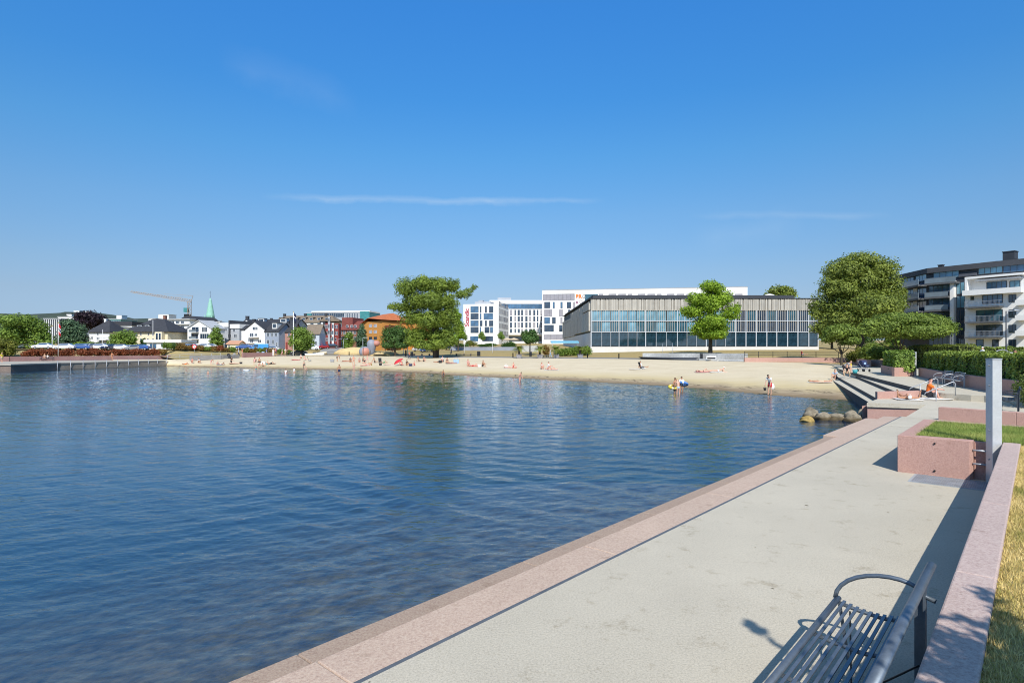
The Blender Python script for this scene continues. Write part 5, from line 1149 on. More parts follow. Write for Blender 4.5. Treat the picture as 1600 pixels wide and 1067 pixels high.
def pxtree(name, label, px, Y, lob, mat, n, leaf, tr=.25, limbs=6, seed=1, dy=.7, group=None, stems=1, shell=.4, trunk_to=None, cat='tree', zb=None):
    g_ = ground(px, Y); zb = g_.z if zb is None else zb; k = Y / F; q = random.Random(seed); L = []
    for l in lob:
        cx = (l[0] - px) * k; cz = HC - (l[1] - HZ) * k - zb; rx = l[2] * k; rz = l[3] * k
        L.append((cx, q.uniform(-dy, dy) * rx, cz, rx, rx * .95, rz))
    if dy > .3:                                                      # fill the far and near sides of the crown too
        L += [(c[0] * .8, c[1] + s_ * max(c[3], 1) * .8, c[2] - .1, c[3] * .8, c[4] * .8, c[5] * .8) for c in L[:] for s_ in (-1, 1) if c[3] > 1.2]
    top = max(l[2] + l[5] for l in L); low = min(l[2] - l[5] for l in L)
    return tree(name, label, cat, (g_.x, Y, zb), top, L, mat, n, leaf, tr, limbs, seed, group, trunk_to or (low + (top - low) * .5), stems=stems, shell=shell)
pxtree('willow_tree', 'huge spreading green tree with several stems in front of the hotel', 682, 128,
       [(632, 450, 16, 16), (660, 443, 20, 14), (690, 446, 18, 14), (711, 446, 10, 12), (728, 459, 9, 8), (741, 449, 6, 4.5), (735, 454, 6, 5), (645, 470, 22, 16), (680, 470, 26, 18), (706, 472, 12, 16), (620, 479, 14, 8), (610, 479, 6, 5), (640, 495, 18, 14), (672, 500, 26, 18), (700, 495, 18, 18), (713, 510, 8, 14), (655, 522, 14, 13), (680, 525, 18, 13), (700, 522, 10, 13), (641, 520, 9, 10), (655, 537, 16, 9), (690, 537, 18, 9), (672, 541, 18, 7), (642, 532, 11, 8), (708, 533, 9, 8)], L_WIL, 46000, .4, .3, 9, 3, .5, stems=5, shell=.35, trunk_to=8)
pxtree('young_tree', 'slim green tree beside the right flank of the huge spreading tree', 716, 165, [(712, 495, 9, 14), (718, 515, 8, 16), (712, 530, 6, 8)], L_LIME, 3500, .5, .2, 5, 8)
pxtree('lime_tree', 'fresh green tree standing alone before the glass hall', 1110, 125,
       [(1110, 447, 16, 10), (1120, 452, 14, 10), (1090, 468, 18, 13), (1132, 466, 18, 15), (1108, 475, 22, 20), (1081, 487, 15, 11), (1142, 489, 13, 13), (1110, 503, 26, 15), (1092, 515, 14, 11), (1128, 513, 13, 11), (1071, 485, 9, 8), (1151, 481, 7, 8), (1100, 524, 10, 7), (1112, 522, 20, 9), (1126, 524, 10, 6)], L_LIME, 26000, .38, .42, 9, 5, .5, trunk_to=7)
pxtree('chestnut_tree', 'biggest dome shaped olive green tree on the right', 1345, 95,
       [(1340, 408, 26, 14), (1312, 424, 26, 19), (1370, 424, 26, 21), (1340, 440, 40, 30), (1296, 452, 22, 20), (1391, 447, 20, 22), (1284, 479, 19, 18), (1335, 480, 48, 28), (1395, 477, 20, 19), (1409, 461, 10, 10), (1300, 500, 28, 16), (1360, 500, 36, 18), (1288, 512, 20, 12), (1275, 492, 10, 10), (1412, 455, 6, 6)], L_CHE, 62000, .33, .6, 10, 9, .45, trunk_to=8)
pxtree('umbrella_tree', 'low flat topped tree with a single dark trunk behind the short hedge', 1406, 70,
       [(1370, 509, 24, 12), (1400, 500, 24, 11), (1430, 500, 24, 12), (1455, 507, 24, 13), (1476, 511, 15, 11), (1358, 517, 16, 10), (1420, 516, 40, 13), (1450, 522, 22, 9), (1390, 520, 20, 9), (1400, 499, 32, 12), (1438, 502, 34, 13), (1374, 512, 26, 15), (1460, 514, 24, 14)], L_MAP, 34000, .25, .17, 5, 12, .5, trunk_to=2.6)
pxtree('small_tree', 'small round headed tree in front of the biggest dome shaped tree', 1315, 84, [(1300, 519, 16, 11), (1318, 517, 18, 12), (1335, 520, 12, 10), (1294, 529, 12, 7), (1325, 531, 15, 8)], L_MAP, 7000, .3, .16, 6, 13, .5, trunk_to=2.2)
pxtree('roof_tree', 'dark green tree top rising behind the roof of the glass hall', 1220, 260, [(1210, 456, 14, 9), (1228, 455, 14, 9), (1238, 459, 9, 6), (1204, 462, 10, 6), (1218, 470, 20, 16)], L_CHE, 4500, 1.0, .5, 5, 14, .5, zb=6)
pxtree('park_tree', 'broad deep green tree at the left edge behind the quay', 38, 150, [(20, 512, 18, 14), (40, 502, 22, 11), (58, 512, 14, 14), (30, 522, 24, 14), (60, 526, 14, 10), (10, 500, 12, 8), (45, 533, 18, 8), (72, 526, 8, 10), (20, 540, 18, 8), (60, 541, 14, 7), (80, 536, 8, 6)], L_MID, 11000, .55, .4, 7, 15, .5)
pxtree('yellow_shrub', 'yellow green shrub tree at the far left quay end', 8, 118, [(4, 536, 14, 9), (16, 540, 9, 9), (0, 548, 18, 9), (16, 549, 8, 6)], L_YEL, 5000, .3, .12, 4, 16, .5, cat='shrub')
pxtree('spruce_tree', 'blue green bushy conifer left of the white hipped roof house', 112, 166, [(108, 505, 10, 7), (106, 517, 14, 11), (116, 515, 13, 11), (104, 530, 13, 10), (118, 528, 14, 12), (127, 524, 6, 9), (106, 540, 13, 5), (120, 540, 13, 5)], L_BLU, 8000, .5, .3, 6, 17, .5)
pxtree('copper_beech', 'dark purple copper beech towering over the hipped roof house', 142, 250, [(142, 494, 16, 8), (128, 500, 14, 8), (156, 499, 12, 8), (145, 505, 18, 9), (121, 503, 8, 4)], L_BCH, 7000, .8, .5, 5, 18, .5)
pxtree('garden_tree', 'light green garden tree between the two hipped roof villas', 192, 166, [(180, 528, 10, 9), (195, 524, 13, 9), (207, 530, 8, 7), (190, 534, 16, 7), (180, 539, 12, 5), (202, 540, 12, 5)], L_MID, 5500, .45, .2, 5, 19, .5)
pxtree('column_tree', 'column shaped green tree in front of the grey terraced houses', 337, 172, [(337, 516, 6, 7), (336, 525, 9, 8), (338, 534, 10, 8), (338, 540, 9, 4)], L_MID, 4000, .42, .2, 4, 20, .4)
pxtree('round_tree', 'round green tree beside the white flagpole', 471, 152, [(471, 519, 13, 9), (462, 528, 11, 10), (480, 528, 11, 11), (471, 533, 17, 11), (457, 536, 7, 7), (485, 537, 6, 7), (471, 543, 14, 5)], L_MID, 8000, .4, .25, 6, 21, .5)
pxtree('cypress_tree', 'dark pointed conifer at the corner of the orange house', 565, 168, [(565, 511, 4, 5), (565, 520, 7, 8), (565, 531, 10, 9), (566, 539, 10, 7), (566, 544, 9, 4)], L_BLU, 5000, .42, .25, 3, 22, .3)
pxtree('garden_tree', 'small yellow green tree left of the pointed conifer', 544, 176, [(545, 525, 7, 7), (541, 533, 7, 7), (549, 534, 6, 6), (544, 541, 8, 5)], L_MID, 3000, .42, .15, 4, 23, .4)
pxtree('round_tree', 'dense dark green round tree between the orange house and the huge tree', 617, 148, [(606, 519, 11, 10), (622, 516, 13, 10), (634, 521, 10, 9), (617, 529, 20, 11), (600, 530, 6, 8), (638, 531, 8, 8), (606, 539, 12, 6), (628, 539, 14, 6)], L_DRK, 8500, .4, .25, 6, 24, .5)
pxtree('garden_tree', 'bushy green tree low on the left beside the blue green conifer', 134, 160, [(126, 538, 9, 4), (140, 538, 7, 4)], L_MID, 2000, .35, .1, 3, 25, .3)
pxtree('garden_tree', 'dark shrub tree below the balcony of the white hipped roof house', 152, 168, [(152, 539, 4, 4)], L_DRK, 900, .3, .1, 2, 26, .3)
for i, (px, lab) in enumerate(((725, 'thin young tree left of the hotel front lawn'), (753, 'thin young tree in front of the hotel ground floor'), (783, 'thin young tree near the hotel side facade'), (822, 'thin young tree before the middle hotel block'))):
    pxtree('young_tree', lab, px, 215, [(px - 1.5, 525, 4.5, 5), (px + 2, 527, 4, 5), (px, 521, 3, 3.5)], L_MID, 1100, .4, .09, 4, 40 + i, .3, 'young street trees in front of the hotel', trunk_to=3)
pxtree('park_tree', 'dark green tree behind the potted palms before the hotel', 828, 140, [(820, 523, 7, 7), (832, 521, 8, 7), (828, 530, 12, 7), (838, 529, 5, 5)], L_DRK, 4500, .35, .15, 5, 45, .5)
# background fillers that the photo shows between the houses
pxtree('street_tree', 'green tree partly hidden behind the cars near the white kiosk', 226, 172, [(224, 535, 5, 6), (229, 537, 4, 5)], L_DRK, 1200, .4, .1, 3, 46, .3)
# rows of shrubs on the quay wall
ORD = ['first', 'second', 'third', 'fourth', 'fifth', 'sixth', 'seventh', 'eighth', 'ninth', 'tenth', 'eleventh', 'twelfth', 'thirteenth', 'fourteenth', 'fifteenth', 'sixteenth', 'seventeenth', 'eighteenth', 'nineteenth', 'twentieth']
BM = {}
def bush(name, label, px, Y, w_, d, h, mat, zb=None, group=None, n=None, leaf=.2, seed=1, cat='shrub'):
    g_ = ground(px, Y); z = g_.z if zb is None else zb; key = (round(w_, 1), round(d, 1), round(h, 1), mat.name, seed % 4)
    t = thing(name, label, cat, (g_.x, Y, z - .03), 0, group)
    if key not in BM:
        mb = MB(); q = random.Random(seed)
        for i in range(6): a = q.uniform(0, 6.3); mb.tube((0, 0, 0), (math.cos(a) * w_ * .3, math.sin(a) * d * .3, h * .75), .03, .012, 5)
        BM[key] = (bush_mesh(w_, d, h, n or int(420 * w_ * h + 250), leaf, mat, seed), mb.mesh('stems', [BARK]))
    link('foliage', BM[key][0], t); link('stems', BM[key][1], t); return t
for i, px in enumerate((41, 49, 62, 70, 79, 92, 101, 110, 127, 137, 148, 158, 168, 179, 190, 201, 212, 222, 233, 243)):
    Y = interp(px, [(15, 115.2), (285, 141)]); bush('barberry_bush', 'red leaved bush on the quay wall, %s of the row from the left' % ORD[i], px, Y, 2.0 + .35 * (i * 7 % 3), 1.6, 1.45 + .2 * (i * 5 % 3), L_RED, 2.02, 'red leaved bushes along the quay wall', seed=60 + i)
for i, (px, lab, mt_) in enumerate(((253, 'brownish shrub at the right end of the red bush row', L_BRN), (262, 'dark green shrub left of the round traffic sign', L_MID), (271, 'larger dark green shrub tumbling over the wall end', L_DRK), (282, 'olive shrub just below the dark car', L_BRN))):
    bush('shrub', lab, px, 139 + i * .6, 2.6, 1.8, 1.8, mt_, None, seed=90 + i)
for i, px in enumerate((293, 302, 312, 322, 332, 342, 352, 362)):
    bush('shrub', 'rusty brown shrub above the grey stone wall, %s from the left' % ORD[i], px, 143 + i * .9, 2.5, 1.8, 1.2 + .2 * (i % 3), (L_BRN, L_RED, L_BRN, L_MID)[i % 4], None, 'rusty shrubs above the grey stone wall', seed=100 + i)
for i, px in enumerate((387, 396, 405, 416, 424)):
    bush('shrub', 'green brown shrub behind the red brown wall, %s from the left' % ORD[i], px, 150.5, 2.4, 1.6, 1.6, (L_YEL, L_BRN, L_MID)[i % 3], 2.5, 'shrubs behind the red brown beach wall', seed=120 + i)
for i, (px, py) in enumerate(((440, 0), (450, 0))):
    bush('shrub', 'low green hedge shrub %s of the white flagpole' % ('far left' if i == 0 else 'just left'), px, 156, 2.6, 1.6, 1.6, L_MID, seed=130 + i)
for i, (px, Y, w_, h, lab, mt_) in enumerate(((300, 165, 4.2, 1.3, 'clipped light green hedge piece below the gabled apartments, left one', L_YEL), (318, 165, 5.0, 1.3, 'clipped light green hedge piece below the gabled apartments, right one', L_YEL), (557, 160, 1.8, 1.4, 'pale yellow bush at the foot of the pointed conifer', L_YEL), (548, 162, 2.2, 1.2, 'dark low bush beside the pale yellow bush', L_DRK), (718, 200, 6, 1.4, 'wide low hedge on the hotel lawn at the left', L_DRK), (760, 200, 7, 1.3, 'wide low hedge on the hotel lawn in the middle', L_DRK), (735, 205, 4, 2.2, 'yellow green shrub under the vertical hotel name', L_YEL),
    (795, 170, 5, 2.6, 'dark shrub before the hotel entrance', L_DRK), (853, 135, 2.2, 2.4, 'rust tinted shrub between the potted palms', L_BRN), (885, 133, 4.0, 2.0, 'long green shrub left of the right palm', L_MID), (897, 134, 3.6, 2.4, 'rounded green shrub behind the right palm', L_MID), (914, 134, 3.2, 2.2, 'green shrub at the corner of the glass hall', L_MID), (876, 138, 3.4, 1.6, 'grey green low shrub under the blue awning', L_BLU))):
    bush('shrub', lab, px, Y, w_, 1.8, h, mt_, seed=140 + i, leaf=.26)
# bank of shrubs and hedges behind the plaza
for i, (px, Y, w_, h, z, lab, mt_) in enumerate(((1342, 87, 4.4, 1.9, 1.6, 'flowering yellow green shrub at the left end of the plaza bank', L_YEL), (1356, 85, 4.6, 2.0, 1.8, 'yellow green shrub second in the plaza bank', L_YEL), (1371, 82, 4.6, 2.2, 1.9, 'olive shrub third in the plaza bank', L_MAP), (1386, 76, 4.2, 2.1, 2.0, 'olive shrub behind the short hedge', L_MAP), (1376, 90, 5.0, 2.6, 2.1, 'rear olive shrub below the dome shaped tree', L_MAP), (1400, 84, 5.0, 2.4, 2.0, 'pale shrub left of the umbrella tree trunk', L_YEL))):
    bush('shrub', lab, px, Y, w_, 3.0, h, mt_, z, seed=160 + i, leaf=.24)
hedge('rear clipped hedge right of the umbrella tree trunk', [(W(1496, 0, 60).x, 60), (W(1418, 0, 74).x, 74)], 1.6, 1.3, 3.85, 9000, .2, leafmat('hedge_leaf_yellow', (.06, .09, .015), (.26, .30, .06), .3), side=1, seed=7)
hedge('low rear hedge along the foot of the apartment house', [(W(1620, 0, 80).x, 80), (W(1500, 0, 84).x, 84)], 1.2, 1.6, 3.75, 5000, .22, HEDGE, side=1, seed=8)
bush('shrub', 'loose light green shrub at the right edge beside the dark bench', 1616, 25.5, 2.2, 1.5, 1.75, leafmat('light_shrub_leaf', (.05, .09, .02), (.24, .30, .08), .3), .9, n=3800, leaf=.1, seed=171)
# row of trees further back so the town does not stand on a bare plain
for i, (px, Y, top, w_, lab) in enumerate(((455, 250, 512, 9, 'green tree between the back terrace and the brown roofed block'), (-20, 230, 505, 16, 'tall green tree at the far left edge'), (225, 300, 506, 8, 'green tree behind the cream villa roof'), (640, 220, 500, 14, 'green tree behind the round dark tree'), (700, 240, 505, 10, 'green tree behind the right flank of the huge tree'), (1300, 160, 500, 24, 'green tree right of the glass hall'), (1410, 140, 510, 26, 'green tree between glass hall and apartments'), (1345, 170, 505, 26, 'green tree behind the dome shaped tree'))):
    pxtree('background_tree', lab, px, Y, [(px - w_ * .4, top + 14, w_ * .6, 10), (px + w_ * .4, top + 13, w_ * .6, 10), (px, top + 7, w_ * .6, 7), (px, top + 22, w_ * .9, 12)], (L_MID, L_DRK, L_MAP)[i % 3], 3500, .7, .3, 5, 180 + i, .4)
# palms in square boxes
PLB = M('palm_box_grey', (.26, .25, .27), .7, .15, 3)
def palm_mesh(seed):
    q = random.Random(seed); mb = MB(); nf = 26
    for i in range(nf):
        a = i * 2.4 + q.uniform(-.2, .2); el = q.uniform(.25, 1.25); L_ = q.uniform(1.5, 2.1); pts = []
        for k in range(7):
            f = k / 6; r = L_ * f * math.cos(el) * (1 + .15 * f); z = L_ * f * math.sin(el) - .95 * L_ * f * f * (1.15 - el * .45)
            pts.append(Vector((math.cos(a) * r, math.sin(a) * r, z)))
        for k in range(6):
            d = (pts[k + 1] - pts[k]); sd = d.cross(Vector((0, 0, 1))).normalized()
            for s_ in (-1, 1):
                for j in range(3):
                    p = pts[k].lerp(pts[k + 1], j / 3); ll = .42 * math.sin(math.pi * min(.97, .12 + (k + j / 3) / 6.3)) + .08
                    e = p + sd * s_ * ll + d.normalized() * ll * .6 + Vector((0, 0, -.12 * ll)); w_ = d.normalized() * .035
                    mb.add([p - w_, p + w_, e], [(0, 1, 2)])
    return mb.mesh('fronds', [L_PALM])
PM = [palm_mesh(s) for s in (1, 2)]
for i, (px, lab) in enumerate(((811, 'leftmost'), (843.5, 'second'), (869, 'third'), (906.5, 'rightmost'))):
    Y = 121 + i * .6; g_ = ground(px, Y)
    t = thing('palm_tree', 'potted palm behind the beach path, %s of the four palms' % (lab if i in (0, 3) else lab + ' from the left'), 'palm', (g_.x, Y, g_.z + .75), i * 1.3, 'potted palms behind the beach path')
    mb = MB(); mb.path([(0, 0, -.1), (0, 0, .3), (.03, 0, .75), (0, .02, 1.0)], [.2, .24, .2, .17], 8); mb.build('trunk', BARK, t); o = link('fronds', PM[i % 2], t); o.location = (0, 0, .95); o.scale = (1.15,) * 3
    t = thing('palm_box', 'grey square planter box under the %s palm' % (lab if i in (0, 3) else lab), 'planter', g_, 0, 'grey planter boxes of the palms')
    mb = MB(); mb.hexa([(-.45, -.45, 0), (.45, -.45, 0), (.45, .45, 0), (-.45, .45, 0)], [(-.55, -.55, .72), (.55, -.55, .72), (.55, .55, .72), (-.55, .55, .72)]); mb.build('box', PLB, t, bevel=.02); mb = MB()
    for x0, x1, y0, y1 in ((-.6, .6, -.6, -.5), (-.6, .6, .5, .6), (-.6, -.5, -.499, .499), (.5, .6, -.499, .499)): mb.box(x0, x1, y0, y1, .7, .8)
    mb.build('rim', PLB, t)
# tree beside the photographer: its boughs throw the leaf shade on the wall and lawn in the corner
tb = TL(-4.6, -3.6, ZW - .05); sh = math.tan(SUN_EL)
def shade_lobe(px, py, z, r, zp=ZW):
    p = GP(px, py, zp); h = z - zp; q = p - Vector((shd.x, shd.y, 0)) * (h / sh); return (q.x - tb.x, q.y - tb.y, z - tb.z, r, r, r * .5)
lob = [shade_lobe(1590, 985, 4.6, .28), shade_lobe(1520, 1010, 4.4, .22), shade_lobe(1480, 1045, 4.2, .25), shade_lobe(1560, 1050, 4.8, .4), shade_lobe(1600, 1040, 5.0, .5), shade_lobe(1555, 935, 5.0, .17), shade_lobe(1540, 925, 5.0, .12), shade_lobe(1190, 985, 5.7, .11, ZP), shade_lobe(1176, 975, 5.72, .09, ZP), shade_lobe(1212, 1003, 5.6, .06, ZP), shade_lobe(1575, 960, 4.8, .14), shade_lobe(1620, 1090, 5.2, .8), shade_lobe(1500, 1110, 4.7, .35)]
lob2 = lob + [(random.Random(i).uniform(-1.6, 1.6), random.Random(i + 9).uniform(-2, 1.0), random.Random(i + 3).uniform(3.4, 6.4), 1.3, 1.3, 1.0) for i in range(8)]
t = thing('shade_tree', 'leafy tree beside the viewpoint whose boughs shade the near wall', 'tree', tb)
mb = MB(); mb.path([(0, 0, -.2), (0, 0, 0), (.05, .1, 1.5), (0, .1, 3.0), (.1, 0, 4.6)], [.3, .22, .18, .16, .1], 10)
lk = lob[7]; a_ = Vector(lob[2][:3]); mb.path([a_, a_.lerp(Vector(lk[:3]), .5) + Vector((0, 0, .1)), Vector(lk[:3])], [.025, .018, .008], 6)
for l in lob2[:7] + lob2[10:]: mb.path([(0, .1, 2.6), Vector((0, .1, 2.6)).lerp(Vector(l[:3]), .5) + Vector((0, 0, .25)), Vector(l[:3])], [.07, .03, .008], 6)
mb.build('trunk', BARK, t); P1, D1 = lobe_points(lob, 900, 5, .1); P2, D2 = lobe_points(lob2[len(lob):], 4500, 6, .3)
link('crown', leaf_mesh('crown', np.concatenate([P1, P2]), np.concatenate([D1, D2]), .13, L_MAP, seed=5), t)
# ---------------------------------------------------------------- people
SKINS = [M('skin_light', (.62, .36, .25), .6, .06, 4), M('skin_tan', (.46, .23, .13), .6, .06, 4), M('skin_pink', (.66, .34, .25), .6, .06, 4)]
CLOTH = {}
def cl(name, col):
    if name not in CLOTH: CLOTH[name] = M('cloth_' + name, col, .85, .12, 6)
    return CLOTH[name]
for n_, c_ in dict(black=(.02, .02, .025), navy=(.025, .035, .09), white=(.78, .77, .74), red=(.55, .03, .04), pink=(.70, .16, .22), orange=(.85, .17, .02), blue=(.08, .22, .55), pale_blue=(.35, .50, .66), yellow=(.70, .55, .06), green=(.08, .28, .12), grey=(.30, .30, .31), teal=(.05, .32, .36), rose=(.66, .34, .34), brown=(.14, .07, .04), coral=(.80, .20, .13), sand=(.55, .44, .30)).items(): cl(n_, c_)
HAIR = dict(dark=M('hair_dark', (.02, .013, .01), .6, .2, 20), brown=M('hair_brown', (.09, .05, .025), .6, .2, 20), blond=M('hair_blond', (.42, .29, .12), .6, .2, 20), grey=M('hair_grey', (.35, .33, .31), .6, .2, 20))
def V3(*a): return Vector(a)
def pose(torso=(0, 0, 1), thL=(0, 0, -1), thR=None, shL=(0, 0, -1), shR=None, uaL=(.22, 0, -1), uaR=None, faL=(.1, -.15, -1), faR=None, neck=(0, -.1, 1), lie=None):
    mir = lambda v: (-v[0], v[1], v[2])
    thR = thR or mir(thL); shR = shR or mir(shL); uaR = uaR or mir(uaL); faR = faR or mir(faL)
    t = V3(*torso).normalized(); x = V3(1, 0, 0); nk = V3(*neck).normalized(); J = {}
    J['pelvis'] = V3(0, 0, 0); J['spine'] = t * .22; J['chest'] = t * .42; J['neck'] = t * .55; J['head'] = J['neck'] + nk * .10; J['crown'] = J['head'] + nk * .16
    for s_, n_, th, sh, ua, fa in ((1, 'L', thL, shL, uaL, faL), (-1, 'R', thR, shR, uaR, faR)):
        th, sh, ua, fa = (V3(*q).normalized() for q in (th, sh, ua, fa))
        J['hip' + n_] = x * .095 * s_ - t * .03; J['knee' + n_] = J['hip' + n_] + th * .42; J['ankle' + n_] = J['knee' + n_] + sh * .41
        ft = V3(0, -1, 0) if abs(sh.z) > .6 else (V3(0, 0, 1) if lie != 'prone' else V3(0, .6, -.6)); J['toe' + n_] = J['ankle' + n_] + (ft + sh * .25).normalized() * .16
        J['sho' + n_] = t * .47 + x * .17 * s_; J['elb' + n_] = J['sho' + n_] + ua * .29; J['wri' + n_] = J['elb' + n_] + fa * .25; J['hand' + n_] = J['wri' + n_] + fa * .085
    return J, nk
BONES = [('pelvis', 'spine'), ('spine', 'chest'), ('chest', 'neck'), ('neck', 'head'), ('head', 'crown')] + [(a + s_, b + s_) for s_ in 'LR' for a, b in (('hip', 'knee'), ('knee', 'ankle'), ('ankle', 'toe'), ('sho', 'elb'), ('elb', 'wri'), ('wri', 'hand'))]
EXTRA = [('pelvis', 'hipL'), ('pelvis', 'hipR'), ('chest', 'shoL'), ('chest', 'shoR')]
RAD = dict(pelvis=.125, spine=.112, chest=.13, neck=.052, head=.088, crown=.07, hip=.088, knee=.056, ankle=.038, toe=.03, sho=.06, elb=.041, wri=.03, hand=.034)
PROTO = {}
def make_pose(key, J, nk):
    names = list(J); me = bpy.data.meshes.new('skeleton'); idx = {n: i for i, n in enumerate(names)}
    me.from_pydata([J[n] for n in names], [(idx[a], idx[b]) for a, b in BONES + EXTRA], []); ob = bpy.data.objects.new('skeleton', me); COL.objects.link(ob)
    md = ob.modifiers.new('skin', 'SKIN'); md.use_smooth_shade = True; ly = me.skin_vertices[0] if me.skin_vertices else None
    if ly is None:
        bpy.context.view_layer.objects.active = ob; ly = me.attributes.new('skin', 'FLOAT', 'POINT')
    for n in names:
        r = RAD[n[:-1] if n[-1] in 'LR' and n[:-1] in RAD else n]; sv = ly.data[idx[n]]; sv.radius = (r, r * (.78 if n in ('spine', 'chest', 'pelvis') else 1)); sv.use_root = n == 'pelvis'
    sb = ob.modifiers.new('sub', 'SUBSURF'); sb.levels = 1; sb.render_levels = 1
    bpy.context.view_layer.update(); ev = ob.evaluated_get(bpy.context.evaluated_depsgraph_get()); bm_ = bpy.data.meshes.new_from_object(ev); bpy.data.objects.remove(ob)
    vs = [v.co.copy() for v in bm_.vertices]; ns = [v.normal.copy() for v in bm_.vertices]; fs = [tuple(p.vertices) for p in bm_.polygons]
    seg = []
    for v in vs:
        best = None
        for a, b in BONES + EXTRA:
            p, q = J[a], J[b]; d = q - p; t = max(0, min(1, (v - p).dot(d) / d.length_squared)); ds = (v - p - d * t).length
            if best is None or ds < best[0]: best = (ds, a, b, t)
        seg.append(best)
    mb = MB(); mb.add(vs, fs, 0, True); hc = J['head'].lerp(J['crown'], .45); fw = (V3(0, -1, 0) - nk * nk.dot(V3(0, -1, 0)))
    if fw.length < .2: fw = V3(0, 0, 1) if key not in ('prone', 'swim') else V3(0, 0, -1)
    fw = (fw - nk * nk.dot(fw)).normalized(); sd = nk.cross(fw).normalized()
    mb.blob(hc + fw * .088 - nk * .015, (.014, .02, .02), 6, 4)                                    # nose, ears, eyes, mouth
    for s_ in (-1, 1):
        mb.blob(hc + sd * .088 * s_ - nk * .01, (.013, .022, .03), 6, 4); mb.blob(hc + fw * .08 + sd * .032 * s_ + nk * .012, (.011, .009, .008), 6, 4, mi=1)
    mb.blob(hc + fw * .078 - nk * .055, (.02, .01, .007), 6, 4, mi=2)
    for n_ in 'LR':                                                                              # five fingers on each hand
        w_, h_ = J['wri' + n_], J['hand' + n_]; f = (h_ - w_).normalized(); s2 = f.cross(V3(0, 0, 1)); s2 = s2.normalized() if s2.length > .1 else V3(1, 0, 0); u2 = s2.cross(f)
        for i, ll in enumerate((.062, .074, .078, .07, .055)):
            o_ = s2 * (-.034 + .017 * i); a = h_ + o_ * 1.0
            if i == 0: mb.path([w_.lerp(h_, .4) - s2 * .025, w_.lerp(h_, .9) - s2 * .055, h_ + f * .03 - s2 * .062], [.011, .009, .007], 6)
            else: mb.path([a + f * .005, a + f * ll * .55 - u2 * .004, a + f * ll - u2 * .022], [.010, .009, .007], 6)
    allv = [V3(*v) for v in mb.v]; low = min(v.z for v in allv); sh = V3(0, 0, -low); mb.v = [tuple(v + sh) for v in allv]
    P = dict(body=mb, vs=vs, ns=ns, fs=fs, seg=seg, sh=sh, hc=hc, nk=nk, fw=fw, cache={}, J=J); PROTO[key] = P
def part_mesh(P, kind):
    if kind in P['cache']: return P['cache'][kind]
    def ok(i):
        d, a, b, t = P['seg'][i]
        if kind == 'shorts': return (a == 'pelvis' and (b != 'spine' or t < .55)) or (a.startswith('hip') and t < .62)
        if kind == 'trousers': return (a == 'pelvis' and (b != 'spine' or t < .55)) or a.startswith('hip') or a.startswith('knee')
        if kind == 'briefs': return (a == 'pelvis' and (b != 'spine' or t < .35)) or (a.startswith('hip') and t < .14)
        if kind == 'top': return (a == 'spine' and t > .55) or (a == 'chest' and b != 'neck' and t < .75)
        if kind == 'swimsuit': return (a == 'pelvis') or a == 'spine' or (a.startswith('hip') and t < .12)
        if kind == 'shirt': return (a == 'pelvis' and b == 'spine') or a == 'spine' or (a == 'chest' and (b != 'neck' or t < .75)) or (a.startswith('sho') and t < .6) or (a == 'pelvis' and b != 'spine' and t < .6)
        if kind in ('hair', 'long_hair', 'cap'):
            if a not in ('head', 'neck') : return False
            v = P['vs'][i] - P['hc']; return (a == 'head') and v.dot(P['nk']) * .9 - v.dot(P['fw']) * .75 > -.02
        return False
    sel = [ok(i) for i in range(len(P['vs']))]; off = {'hair': .014, 'long_hair': .018, 'cap': .018, 'shirt': .022, 'shorts': .02, 'trousers': .018}.get(kind, .008)
    used = {}; mb = MB(); vs = []; fs = []
    for f in P['fs']:
        if sum(sel[i] for i in f) >= len(f) - (1 if kind in ('top', 'briefs') else 0):
            for i in f:
                if i not in used: used[i] = len(vs); vs.append(P['vs'][i] + P['ns'][i] * off + P['sh'])
            fs.append(tuple(used[i] for i in f))
    mb.add(vs, fs, 0, True)
    if kind == 'long_hair': h = P['hc'] + P['sh']; mb.path([h + P['nk'] * .03 - P['fw'] * .07, h - P['nk'] * .1 - P['fw'] * .1, h - P['nk'] * .24 - P['fw'] * .09], [.07, .075, .04], 8, squash=.6)
    if kind == 'cap': h = P['hc'] + P['sh'] + P['nk'] * .03; mb.blob(h + P['fw'] * .12, (.07, .07, .012), 8, 5)
    P['cache'][kind] = mb; return mb
R2 = lambda *a: pose(*a)
make_pose('stand', *pose()); make_pose('stand_arm', *pose(thL=(.12, 0, -1), uaL=(.7, .1, -.8), faL=(-.8, -.4, -.3), uaR=(-.2, 0, -1)))
make_pose('walk', *pose(thL=(.03, -.35, -1), thR=(-.03, .3, -1), shL=(0, .05, -1), shR=(0, .45, -1), uaL=(.2, .3, -1), uaR=(-.2, -.3, -1), faL=(.1, .1, -1), faR=(-.1, -.5, -1)))
make_pose('stoop', *pose(torso=(0, -.28, 1), neck=(0, -.75, .8), thL=(.05, -.15, -1), shL=(0, .1, -1), uaL=(.15, -.35, -1), faL=(0, -.4, -1)))
make_pose('bend', *pose(torso=(0, -.9, .55), neck=(0, -1, .2), thL=(.1, -.25, -1), shL=(0, .15, -1), uaL=(.1, -.3, -1), faL=(0, -.2, -1)))
make_pose('sit', *pose(torso=(0, .4, 1), thL=(.12, -1, .05), shL=(.05, -1, -.08), uaL=(.25, .45, -1), faL=(.1, .25, -1)))
make_pose('hug', *pose(torso=(0, -.15, 1), thL=(.12, -.75, .75), shL=(0, -.3, -1), uaL=(.15, -.8, -.55), faL=(-.45, -.75, -.1)))
make_pose('cross', *pose(torso=(0, -.1, 1), thL=(.85, -.75, .08), shL=(-.9, -.35, -.1), uaL=(.3, -.35, -1), faL=(-.25, -.8, -.2)))
